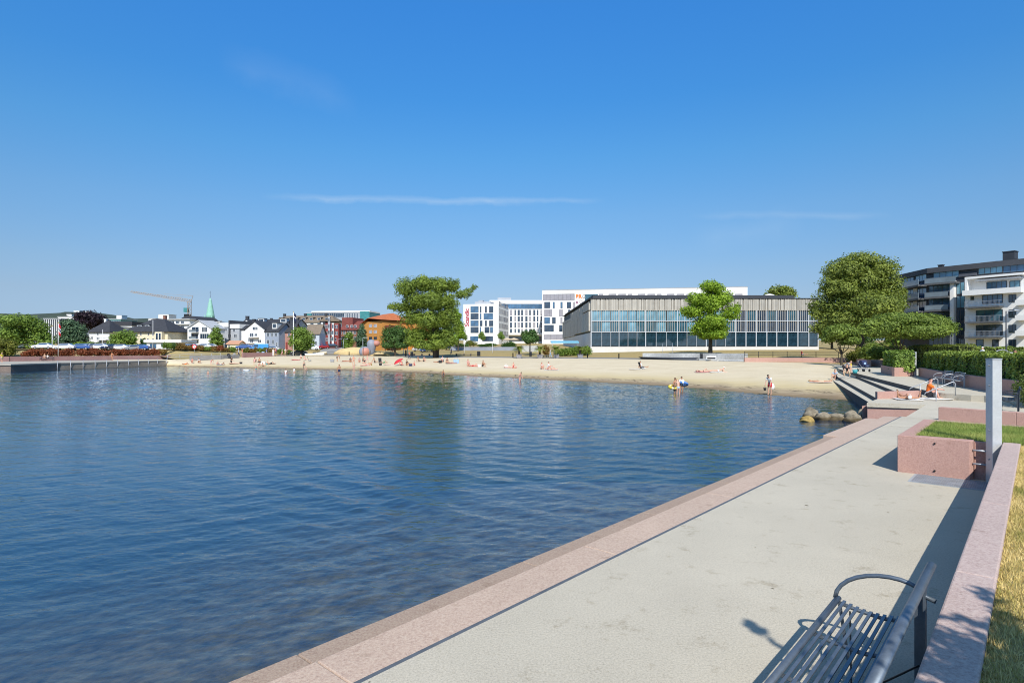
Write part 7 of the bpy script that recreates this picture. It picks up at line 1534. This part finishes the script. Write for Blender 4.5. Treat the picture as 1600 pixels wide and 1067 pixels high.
# ---------------------------------------------------------------- park furniture behind the beach
def bollard(px, off, h, label, r=.12):
    Y = backY(px) + off; t = thing('bollard', label, 'bollard', (W(px, 0, Y).x, Y, gz(px, Y)), 0, 'dark bollards along the beach path'); mb = MB(); mb.lathe([(r, -.2), (r, h * .9), (r * 1.12, h * .91), (r * 1.12, h * .97), (r * .5, h)], 12); mb.build('post', DARK, t)
for px, lab in ((801.5, 'dark bollard left of the leftmost palm box'), (918, 'dark bollard right of the rightmost palm box'), (967, 'dark bollard alone on the dry lawn before the glass hall'), (545.5, 'dark bollard beside the gravel road mouth')): bollard(px, 3, 1.0, lab)
def bin_(px, py, w_, h, label):
    p = on_sand(px, py); t = thing('litter_bin', label, 'litter bin', p, 0, 'dark litter bins along the beach'); mb = MB(); mb.prism([(-w_ / 2, -w_ / 2), (w_ / 2, -w_ / 2), (w_ / 2, w_ / 2), (-w_ / 2, w_ / 2)], .06, h); mb.build('body', DARK, t, bevel=.03); mb = MB(); mb.hexa([(-w_ * .55, -w_ * .55, h + .002), (w_ * .55, -w_ * .55, h + .002), (w_ * .55, w_ * .55, h + .002), (-w_ * .55, w_ * .55, h + .002)], [(-w_ * .4, -w_ * .4, h + .14), (w_ * .4, -w_ * .4, h + .14), (w_ * .4, w_ * .4, h + .14), (-w_ * .4, w_ * .4, h + .14)]); mb.build('lid', CHAR, t)
bin_(748, 556.3, .75, 1.0, 'dark square litter bin right of the long timber bench'); bin_(829, 557, .55, 1.0, 'dark litter bin between the two left palms'); bin_(643.5, 556.3, .6, .95, 'dark litter bin at the right edge of the playground'); bin_(1096, 561.5, .4, 1.0, 'narrow dark bin at the right end of the dark stage')
TIMB = M('weathered_timber', (.27, .21, .15), .9, .2, 2)
def long_bench(px0, px1, py, label):
    a, c = on_sand(px0, py), on_sand(px1, py); L = (c - a).length; t = thing('timber_bench', label, 'bench', a, math.atan2(c.y - a.y, c.x - a.x)); mb = MB()
    for k in range(3): mb.box(0, L, -.25 + k * .18, -.1 + k * .18, .42, .5)
    mb.build('seat', TIMB, t)
    for x in (.15, L / 2, L - .3): mb = MB(); mb.box(x, x + .14, -.22, .24, 0, .42); mb.build('leg', CHAR, t)
long_bench(712, 737, 555.8, 'long timber bench on the dry lawn left of the square bin'); long_bench(646, 672, 555.5, 'long timber bench in the shade left of the huge tree'); long_bench(848, 858, 558.2, 'short timber bench between the second and third palm')
# concrete terrace, stage and low walls before the glass hall
CONC2 = M('stained_concrete', (.54, .54, .52), .9, .28, .35, fine=.3, fscale=3, world=True)
wallrun('terrace_wall', 'stained pale concrete terrace wall above the dark stage', [(W(1004, 0, 117).x, 117), (W(1092, 0, 111).x, 111), (W(1163, 0, 104).x, 104)], 1.4, 2.75, 1.2, CONC2, 6, side=-1)
mb = MB(); mb.prism([(W(1092, 0, 104).x, 104), (W(1120, 0, 100.5).x, 100.5), (W(1162, 0, 98.2).x, 98.2), (W(1163, 0, 103).x, 103), (W(1092, 0, 110).x, 110)], 1.1, 1.72); t = thing('concrete_plinth', 'low curved pale concrete plinth at the back of the sand', 'plinth', (W(1120, 0, 102).x, 102, 1.5)); world_child(mb, 'slab', CONC2, t)
t = thing('stage_edge', 'long dark slab with tapered ends in front of the concrete terrace', 'stage', (W(1046, 0, 111).x, 111, 1.5)); a, c = W(1001, 0, 114), W(1092.5, 0, 108); mb = MB()
mb.hexa([(a.x + .8, a.y, 1.5), (c.x - .9, c.y, 1.5), (c.x - .6, c.y + 2, 1.5), (a.x + .8, a.y + 2, 1.5)], [(a.x, a.y, 2.02), (c.x, c.y, 1.95), (c.x, c.y + 2.2, 1.95), (a.x, a.y + 2.2, 2.02)]); world_child(mb, 'slab', CHAR, t)
v = W(1111.5, 0, 101.5); t = thing('info_board', 'white framed box with a dark slot on the concrete plinth', 'box', (v.x, v.y, 1.72)); mb = MB(); mb.box(-.85, .85, 0, .3, 0, .62); mb.build('frame', WHITE2, t); mb = MB(); mb.box(-.72, .72, -.012, -.002, .1, .38); mb.build('slot', DARK, t)
for px, Y, h, lab in ((1035.5, 120, 3.0, 'thin grey mast left above the concrete terrace'), (1051, 120, 3.0, 'thin grey mast right above the concrete terrace')):
    v = ground(px, Y); t = thing('thin_mast', lab, 'pole', v); mb = MB(); mb.tube((0, 0, -.3), (0, 0, h), .04, .03, 6); mb.build('pole', GALV, t)
wallrun('lawn_wall', 'low blue grey stone wall along the hotel lawn', [(W(703, 0, 170).x, 170), (W(770, 0, 168).x, 168), (W(812, 0, 166).x, 166)], 2.8, 4.2, .5, M('blue_grey_stone', (.26, .28, .33), .9, .15, .6), 5, side=-1)
v = ground(828, 158); t = thing('concrete_plinth', 'pale concrete block behind the potted palms', 'plinth', v); mb = MB(); mb.box(-2.2, 2.2, 0, 1.5, -.3, 1.6); mb.build('slab', CONC2, t, bevel=.03)
v = ground(883, 160); t = thing('awning', 'pale blue flat awning behind the palms at the glass hall corner', 'awning', v); mb = MB(); mb.hexa([(-3.8, 0, 2.2), (3.8, 0, 2.2), (3.8, 3, 2.6), (-3.8, 3, 2.6)], [(-3.8, 0, 2.6), (3.8, 0, 2.6), (3.8, 3, 2.9), (-3.8, 3, 2.9)]); mb.build('canopy', M('awning_blue', (.16, .42, .58), .6), t)
for x in (-3.5, 3.5): mb = MB(); mb.tube((x, .1, 0), (x, .1, 2.2), .06, n=6); mb.build('post', GALV, t)
for px, lab in ((793, 'cream parasol before the hotel entrance, left'), (803, 'cream parasol before the hotel entrance, right')):
    v = ground(px, 205); t = thing('cafe_parasol', lab, 'parasol', v); mb = MB(); mb.lathe([(2.1, 2.3), (1.1, 2.75), (.05, 3.05)], 8); mb.build('canopy', CLOTH['sand'], t); mb = MB(); mb.tube((0, 0, 0), (0, 0, 3.0), .04, n=6); mb.build('pole', GALV, t)
# ---------------------------------------------------------------- lamps, flags, signs
def pole(name, label, px, Y, ytop, cat, r=.08, mat=None, head=None, zb=None):
    v = ground(px, Y); v.z = v.z if zb is None else zb; h = HC - (ytop - HZ) / F * Y - v.z; t = thing(name, label, cat, v); mb = MB(); mb.tube((0, 0, -.3), (0, 0, h), r, r * .7, 8); mb.build('pole', mat or FRW, t)
    if head == 'ball': mb = MB(); mb.blob((0, 0, h + .1), (.12, .12, .12), 8, 6); mb.build('finial', M('finial_gold', (.6, .45, .15), .4, metal=.7), t)
    if head == 'lamp': mb = MB(); mb.bar((0, 0, h - .05), (.9, -.1, h + .08), .06, .06); mb.build('arm', GALV, t); mb = MB(); mb.blob((1.0, -.1, h + .06), (.34, .14, .09), 10, 6); mb.build('lamp_head', GALV, t)
    return t, h
def flag(label, px, Y, ytop, cols, zb=None, drop=1.7, w_=.5):
    v = ground(px, Y); zz = HC - (ytop - HZ) / F * Y; t = thing('flag', label, 'flag', (v.x + .1, v.y, zz)); n = 10
    for k, (c, f0, f1) in enumerate(cols):
        mb = MB(); vs = []
        for i in range(n + 1):
            f = i / n
            for z in (-drop * f0, -drop * f1): vs.append((w_ * f, .12 * math.sin(f * 9 + z * 1.3), z - f * .5))
        mb.add(vs, [(2 * i, 2 * i + 2, 2 * i + 3, 2 * i + 1) for i in range(n)], 0, True); o = mb.build('stripe', CLOTH[c], t); s = o.modifiers.new('thick', 'SOLIDIFY'); s.thickness = .015
t, h = pole('flagpole', 'tall white flagpole rising from the beach path left of the round tree', 458.5, 149, 488, 'flagpole', .11, None, 'ball'); flag('limp blue and white flag on the tall flagpole by the path', 459, 149, 488.6, (('navy', 0, .45), ('white', .45, .6), ('navy', .6, 1)), drop=1.9)
pole('flagpole', 'white flagpole behind the red bushes at the left', 81.5, 122, 510, 'flagpole', .07, None, 'ball', zb=2.0); pole('flagpole', 'second white flagpole wrapped by a limp red flag at the left', 91, 121, 505.5, 'flagpole', .07, None, 'ball', zb=2.0)
flag('limp red and white flag on the second flagpole at the left', 91.3, 121, 506, (('red', 0, .3), ('white', .3, .42), ('navy', .42, .58), ('white', .58, .7), ('red', .7, 1)), drop=2.2, w_=.36)
pole('mast', 'thin white mast in front of the white hipped roof house', 160.5, 150, 515, 'pole', .06, zb=2.4); pole('mast', 'thin white mast in front of the cream villa', 239, 153, 500, 'pole', .06, zb=2.6)
pole('mast', 'thin white mast on the dry lawn below the hotel, left', 725.5, 150, 537.5, 'pole', .05); pole('mast', 'thin white mast on the dry lawn below the hotel, right', 769.5, 150, 537, 'pole', .05)
pole('street_lamp', 'street lamp with a grey arm before the pointed conifer', 567, 150, 528, 'street lamp', .07, GALV, 'lamp'); pole('street_lamp', 'street lamp at the end of the gravel road, left one', 528, 175, 529.5, 'street lamp', .07, GALV, 'lamp'); pole('street_lamp', 'street lamp at the end of the gravel road, right one', 537, 173, 530, 'street lamp', .07, GALV, 'lamp')
pole('street_lamp', 'tall dark street lamp behind the long hedge before the white apartment balconies', 1572, 62, 486, 'street lamp', .075, CHAR, 'lamp', zb=1.6); pole('mast', 'thin dark mast behind the rear hedge before the white pier', 1486.5, 68, 514, 'pole', .06, CHAR, zb=1.6)
v = W(303.5, 0, 141.5); t = thing('traffic_sign', 'round red rimmed white traffic sign above the shrubs', 'traffic sign', (v.x, v.y, 2.0)); hz = HC - (541.5 - HZ) / F * 141.5 - 2.0
mb = MB(); mb.tube((0, .06, 0), (0, .06, hz + .4), .05, n=6); mb.build('pole', GALV, t)
def disc(r0, r1, y0, y1, mat, name, n=28):
    mb = MB(); vs = []
    for y in (y0, y1):
        for r in (r0, r1):
            for k in range(n): a = 2 * math.pi * k / n; vs.append((r * math.cos(a), y, hz + r * math.sin(a)))
    f = []
    for k in range(n): k2 = (k + 1) % n; f += [(k, n + k, n + k2, k2), (2 * n + k, 2 * n + k2, 3 * n + k2, 3 * n + k), (n + k, 3 * n + k, 3 * n + k2, n + k2), (k, k2, 2 * n + k2, 2 * n + k)]
    mb.add(vs, f); mb.build(name, mat, t)
disc(.001, .40, -.0, .02, CLOTH['white'], 'disc'); disc(.36, .55, -.012, .021, CLOTH['red'], 'rim')
mb = MB(); mb.bar((-.18, -.02, hz + .16), (.18, -.02, hz - .14), .02, .07, up=(0, 0, 1)); mb.bar((-.06, -.018, hz - .2), (-.06, -.018, hz + .2), .02, .08, up=(1, 0, 0)); mb.build('symbol', CLOTH['black'], t)
# ---------------------------------------------------------------- playground
GP_ = M('play_grey', (.24, .26, .31), .6, .15, 1); GO_ = M('play_salmon', (.48, .22, .17), .6, .15, 1)
v = ground(570, 152); t = thing('play_sphere', 'large grey and salmon play sphere low on the sand hill, the left one', 'play sphere', (v.x, v.y, v.z + 1.1)); mb = MB(); mb.blob((0, 0, 0), (1.5, 1.5, 1.35), 24, 16); mb.m = [1 if (k % 24) in (17, 18, 19, 20, 21) and 3 < k // 24 < 12 else 0 for k in range(len(mb.f))]; mb.build('shell', [GP_, GO_], t)
v = ground(580.5, 156); t = thing('play_sphere', 'tall grey play sculpture with a salmon knob behind the left sphere', 'play sculpture', v); mb = MB(); mb.lathe([(.8, 0), (.9, 1.0), (1.15, 2.2), (1.25, 3.2), (.9, 4.0), (.1, 4.3)], 16, (0, 0, 0)); mb.build('body', GP_, t); mb = MB(); mb.blob((1.3, -.2, 3.2), (1.0, .8, .8), 14, 10); mb.build('knob', GO_, t)
YS = M('yellow_sand_mound', (.60, .45, .22), .95, .2, .8)
def mound(px0, px1, Y, h, label):
    a, c = W(px0, 0, Y), W(px1, 0, Y); mb = MB(); w_ = (c.x - a.x) / 2; z = gz((px0 + px1) / 2, Y); mb.blob(((a.x + c.x) / 2, Y, z), (w_, 4, h), 24, 12, .05, int(px0)); return tag(mb.build('mound', YS), label, None, None, 'structure')
mound(522, 590, 160, 1.8, 'yellow dry grass bank right of the gravel road'); mound(580, 622, 153, 1.1, 'yellow sand mound of the playground')
v = ground(594, 150); t = thing('roundabout', 'dark flat playground roundabout on the sand', 'roundabout', v); mb = MB(); mb.lathe([(.3, .1), (1.7, .35), (1.75, .45), (.2, .5)], 20); mb.build('disc', CHAR, t); mb = MB(); mb.tube((0, 0, 0), (0, 0, 1.2), .06, n=8)
for k in range(4): a = k * PHI; mb.path([(0, 0, 1.15), (1.2 * math.cos(a), 1.2 * math.sin(a), .95), (1.5 * math.cos(a), 1.5 * math.sin(a), .4)], .03, 6)
mb.build('handrail', DARK, t)
v = ground(606.5, 157); t = thing('play_tower', 'timber play tower with a pointed pale roof', 'play tower', v); mb = MB(); mb.add([(-1.1, -1.1, 2.7), (1.1, -1.1, 2.7), (1.1, 1.1, 2.7), (-1.1, 1.1, 2.7), (0, 0, 4.2)], [(0, 1, 4), (1, 2, 4), (2, 3, 4), (3, 0, 4), (3, 2, 1, 0)]); mb.build('roof', M('play_roof', (.6, .42, .32), .8), t)
for x in (-.9, .9):
    for y in (-.9, .9): mb = MB(); mb.tube((x, y, 0), (x, y, 2.7), .07, n=6); mb.build('post', TIMB, t)
mb = MB(); mb.box(-1, 1, -1, 1, 1.2, 1.32); mb.build('deck', TIMB, t); mb = MB(); mb.bar((1, 0, 1.3), (3.2, -.3, .1), .6, .06); mb.build('slide', REDW, t); mb = MB(); mb.bar((-1.0, 0, 2.6), (-2.6, 0, 0), .1, .1); mb.bar((1.0, -1, 2.6), (2.8, -1.2, 0), .1, .1); mb.build('brace', TIMB, t)
v = ground(634, 150); t = thing('bent_mast', 'pair of tall leaning pale playground masts', 'mast', v); mb = MB(); mb.path([(-.6, 0, 0), (-.5, 0, 2.0), (.2, 0, 4.2), (1.6, 0, 5.8)], .09, 8); mb.build('mast', FRW, t); mb = MB(); mb.path([(.3, .5, 0), (.4, .5, 2.4), (1.0, .5, 4.4), (1.9, .5, 5.6)], .09, 8); mb.build('mast', FRW, t)
# small boats and a dark car at the foot of the round tree
BW = M('boat_white', (.78, .78, .76), .4, .05)
def boat(px, Y, L, rz, label, mat=BW):
    v = ground(px, Y); t = thing('small_boat', label, 'boat', v, R(rz)); mb = MB(); sec = []; n = 8; vs = []
    for i in range(n + 1):
        f = i / n; w_ = .62 * math.sin(math.pi * min(1, .28 + f * .72)) ** .7 * (1 if f < .95 else .5); k = .12 * f * f
        vs += [((f - .5) * L, -w_, .62 + k * 2), ((f - .5) * L, -w_ * .6, .12 + k), ((f - .5) * L, 0, .02 + k), ((f - .5) * L, w_ * .6, .12 + k), ((f - .5) * L, w_, .62 + k * 2)]
    mb.add(vs, [(i * 5 + j, (i + 1) * 5 + j, (i + 1) * 5 + j + 1, i * 5 + j + 1) for i in range(n) for j in range(4)] + [(0, 1, 2, 3, 4)], 0, True); o = mb.build('hull', mat, t); s = o.modifiers.new('thick', 'SOLIDIFY'); s.thickness = .05
    mb = MB()
    for x in (-.22, .12): mb.box(x * L - .12, x * L + .12, -.5, .5, .42, .46)
    mb.build('thwart', TIMB, t)
boat(492, 150, 4.6, 8, 'white rowing boat on the gravel right of the round tree'); boat(500, 158, 3.6, 12, 'cream dinghy just behind the white rowing boat', M('boat_cream', (.62, .55, .40), .5))
# ---------------------------------------------------------------- parked cars
def car_meshes(kind):
    mb = MB(); pr = dict(car=[(-2.1, .35), (-2.15, .75), (-1.9, .95), (-1.15, 1.0), (-.55, 1.45), (.95, 1.48), (1.75, 1.05), (2.1, .95), (2.15, .4)], van=[(-2.3, .35), (-2.35, .9), (-2.1, 1.15), (-1.6, 1.3), (-1.2, 2.1), (-.9, 2.2), (2.25, 2.2), (2.35, 2.0), (2.35, .4)])[kind]
    def w_(z): return .86 if z < 1.0 else .86 - (z - 1.0) * (.28 if kind == 'car' else .08)
    n = len(pr); vs = [(x, -w_(z), z) for x, z in pr] + [(x, w_(z), z) for x, z in pr]
    mb.add(vs, [tuple(range(n)), tuple(reversed(range(n, 2 * n)))] + [(i, n + i, n + (i + 1) % n, (i + 1) % n) for i in range(n)]); wb = MB()
    side = ([(-1.0, 1.03), (-.5, 1.39), (.9, 1.42), (1.5, 1.06)] if kind == 'car' else [(-1.45, 1.35), (-1.2, 1.95), (-.2, 1.98), (-.2, 1.35)])
    for s_ in (-1, 1): q = [(x, s_ * (w_(z) + .006), z) for x, z in side]; q2 = [(x, s_ * (w_(z) - .02), z) for x, z in side]; wb.hexa(q if s_ < 0 else q[::-1], q2 if s_ < 0 else q2[::-1])
    fr = ([(-1.12, 1.03), (-.6, 1.41)], [(1.68, 1.08), (1.02, 1.45)]) if kind == 'car' else ([(-1.58, 1.36), (-1.24, 2.02)],)
    for (x0, z0), (x1, z1) in fr: e = -.02 if x0 < 0 else .02; wb.hexa([(x0 + e, -w_(z0) + .1, z0), (x0 + e, w_(z0) - .1, z0), (x1 + e, w_(z1) - .1, z1), (x1 + e, -w_(z1) + .1, z1)], [(x0, -w_(z0) + .1, z0 - .02), (x0, w_(z0) - .1, z0 - .02), (x1, w_(z1) - .1, z1 - .02), (x1, -w_(z1) + .1, z1 - .02)])
    return mb, wb
CM = {k: car_meshes(k) for k in ('car', 'van')}; CMC = {}
RUB = M('tyre_rubber', (.02, .02, .022), .9); wm = MB(); wm.tube((0, -.1, 0), (0, .1, 0), .32, n=18); WH = wm.mesh('wheel', RUB); rm = MB(); rm.tube((0, -.112, 0), (0, .112, 0), .19, n=14); RM = rm.mesh('rim', GALV); hm = MB(); hm.blob((0, 0, 0), (.05, .16, .08), 8, 6); HM_ = hm.mesh('headlight', M('headlight', (.7, .72, .75), .15)); rl = MB(); rl.blob((0, 0, 0), (.04, .13, .1), 8, 6); RL = rl.mesh('tail_light', M('tail_light', (.4, .02, .02), .2))
def car(px, Y, rz, kind, col, label, dz=0.0):
    v = ground(px, Y); t = thing('parked_car' if kind == 'car' else 'parked_van', label, 'car' if kind == 'car' else 'van', (v.x, v.y, v.z + dz), R(rz), 'cars and vans parked behind the beach')
    k = (kind, col)
    if k not in CMC: CMC[k] = (CM[kind][0].mesh('body', M('car_paint_' + col, CARC[col], .3, .04, 1, spec=.6, coat=.6)), CM[kind][1].mesh('window', GLD))
    b_ = link('body', CMC[k][0], t); bv = b_.modifiers.new('bevel', 'BEVEL'); bv.width = .06; bv.segments = 2; link('window', CMC[k][1], t)
    for x in (-1.35, 1.4):
        for y in (-.8, .8): w_ = link('wheel', WH, t, (x, y, .32)); link('rim', RM, w_)
    for y in (-.6, .6): link('headlight', HM_, t, (-2.13, y, .72)); link('tail_light', RL, t, (2.12, y, .8))
CARC = dict(white=(.75, .75, .74), silver=(.45, .46, .48), blue=(.03, .09, .30), bright_blue=(.05, .28, .62), navy=(.02, .03, .07), red=(.45, .03, .03), black=(.02, .02, .022))
for px, Y, rz, kd, cc, lab in ((47, 150, 20, 'van', 'white', 'white van under the broad tree at the left edge'), (68, 139, 12, 'car', 'white', 'white car just right of the white van at the left'), (101, 135, 15, 'car', 'white', 'white car behind the flagpoles at the left'), (125, 137, 20, 'car', 'blue', 'blue car below the blue green conifer'), (140, 139, 80, 'car', 'silver', 'silver car parked end-on below the white hipped house'), (155, 140, 15, 'car', 'white', 'white car in front of the white hipped house'), (172, 141, 80, 'car', 'navy', 'dark car end-on right of the white hipped house'), (187, 142, 12, 'car', 'white', 'white car below the light green garden tree'), (204, 143, 70, 'car', 'silver', 'silver car left of the blue car by the kiosk'), (219, 145, 10, 'car', 'blue', 'dark blue car beside the white kiosk'), (292, 152, 14, 'car', 'navy', 'navy car left of the round traffic sign'), (297, 146, 10, 'car', 'silver', 'pale silver car in front of the navy one by the traffic sign'), (318, 153, 12, 'car', 'white', 'white car right of the round traffic sign'), (327, 156, 30, 'car', 'silver', 'silver car behind the rusty shrubs'), (382, 160, 10, 'car', 'blue', 'dark blue car in front of the white gabled house'), (393, 163, 12, 'car', 'white', 'white car between the two blue cars'), (405.5, 158, 14, 'van', 'bright_blue', 'bright blue van in front of the white gabled house'), (425, 163, 10, 'car', 'silver', 'silver car below the blue grey house'), (467, 153, 15, 'car', 'black', 'black car under the round tree'),
        (487, 176, 12, 'car', 'white', 'white car before the pale blue house'), (503.5, 184, 60, 'car', 'red', 'red car before the tall grey and red flats'), (518, 190, 20, 'car', 'black', 'black car at the end of the gravel road'), (512, 196, 14, 'car', 'silver', 'silver car half hidden at the end of the gravel road'), (656, 165, 10, 'car', 'silver', 'silver car behind the playground masts'), (668, 162, 12, 'car', 'blue', 'blue car left of the stems of the huge tree'), (704, 175, 80, 'van', 'navy', 'dark van in the shade right of the huge tree')):
    car(px, Y, rz, kd, cc, lab)
v = W(1258, 0, 118); 
# bench on the quay and others
v = W(72, 0, YQ(72) + 2.0); bench((v.x, v.y, 1.18), 0.25, 2.2, 'dark bench on the left quay with two people', MATS['bench_dark'])
# pale low wall, bicycle stand behind the long hedge
wallrun('terrace_wall', 'pale low wall beyond the long hedge at the right edge', [(W(1497, 0, 66).x, 66), (W(1620, 0, 60).x, 60)], 1.4, 3.15, .4, WHITE2, 3.5, side=-1)
v = W(1566, 0, 57); t = thing('bicycle_stand', 'curved steel bicycle stand showing above the long hedge', 'bicycle stand', (v.x, v.y, 2.0)); mb = MB(); mb.path([(-.8, 0, 0), (-.75, 0, .9), (-.5, 0, 1.3), (0, 0, 1.42), (.5, 0, 1.3), (.75, 0, .9), (.8, 0, 0)], .04, 8); mb.build('hoop', GALV, t)
bpy.context.view_layer.update()
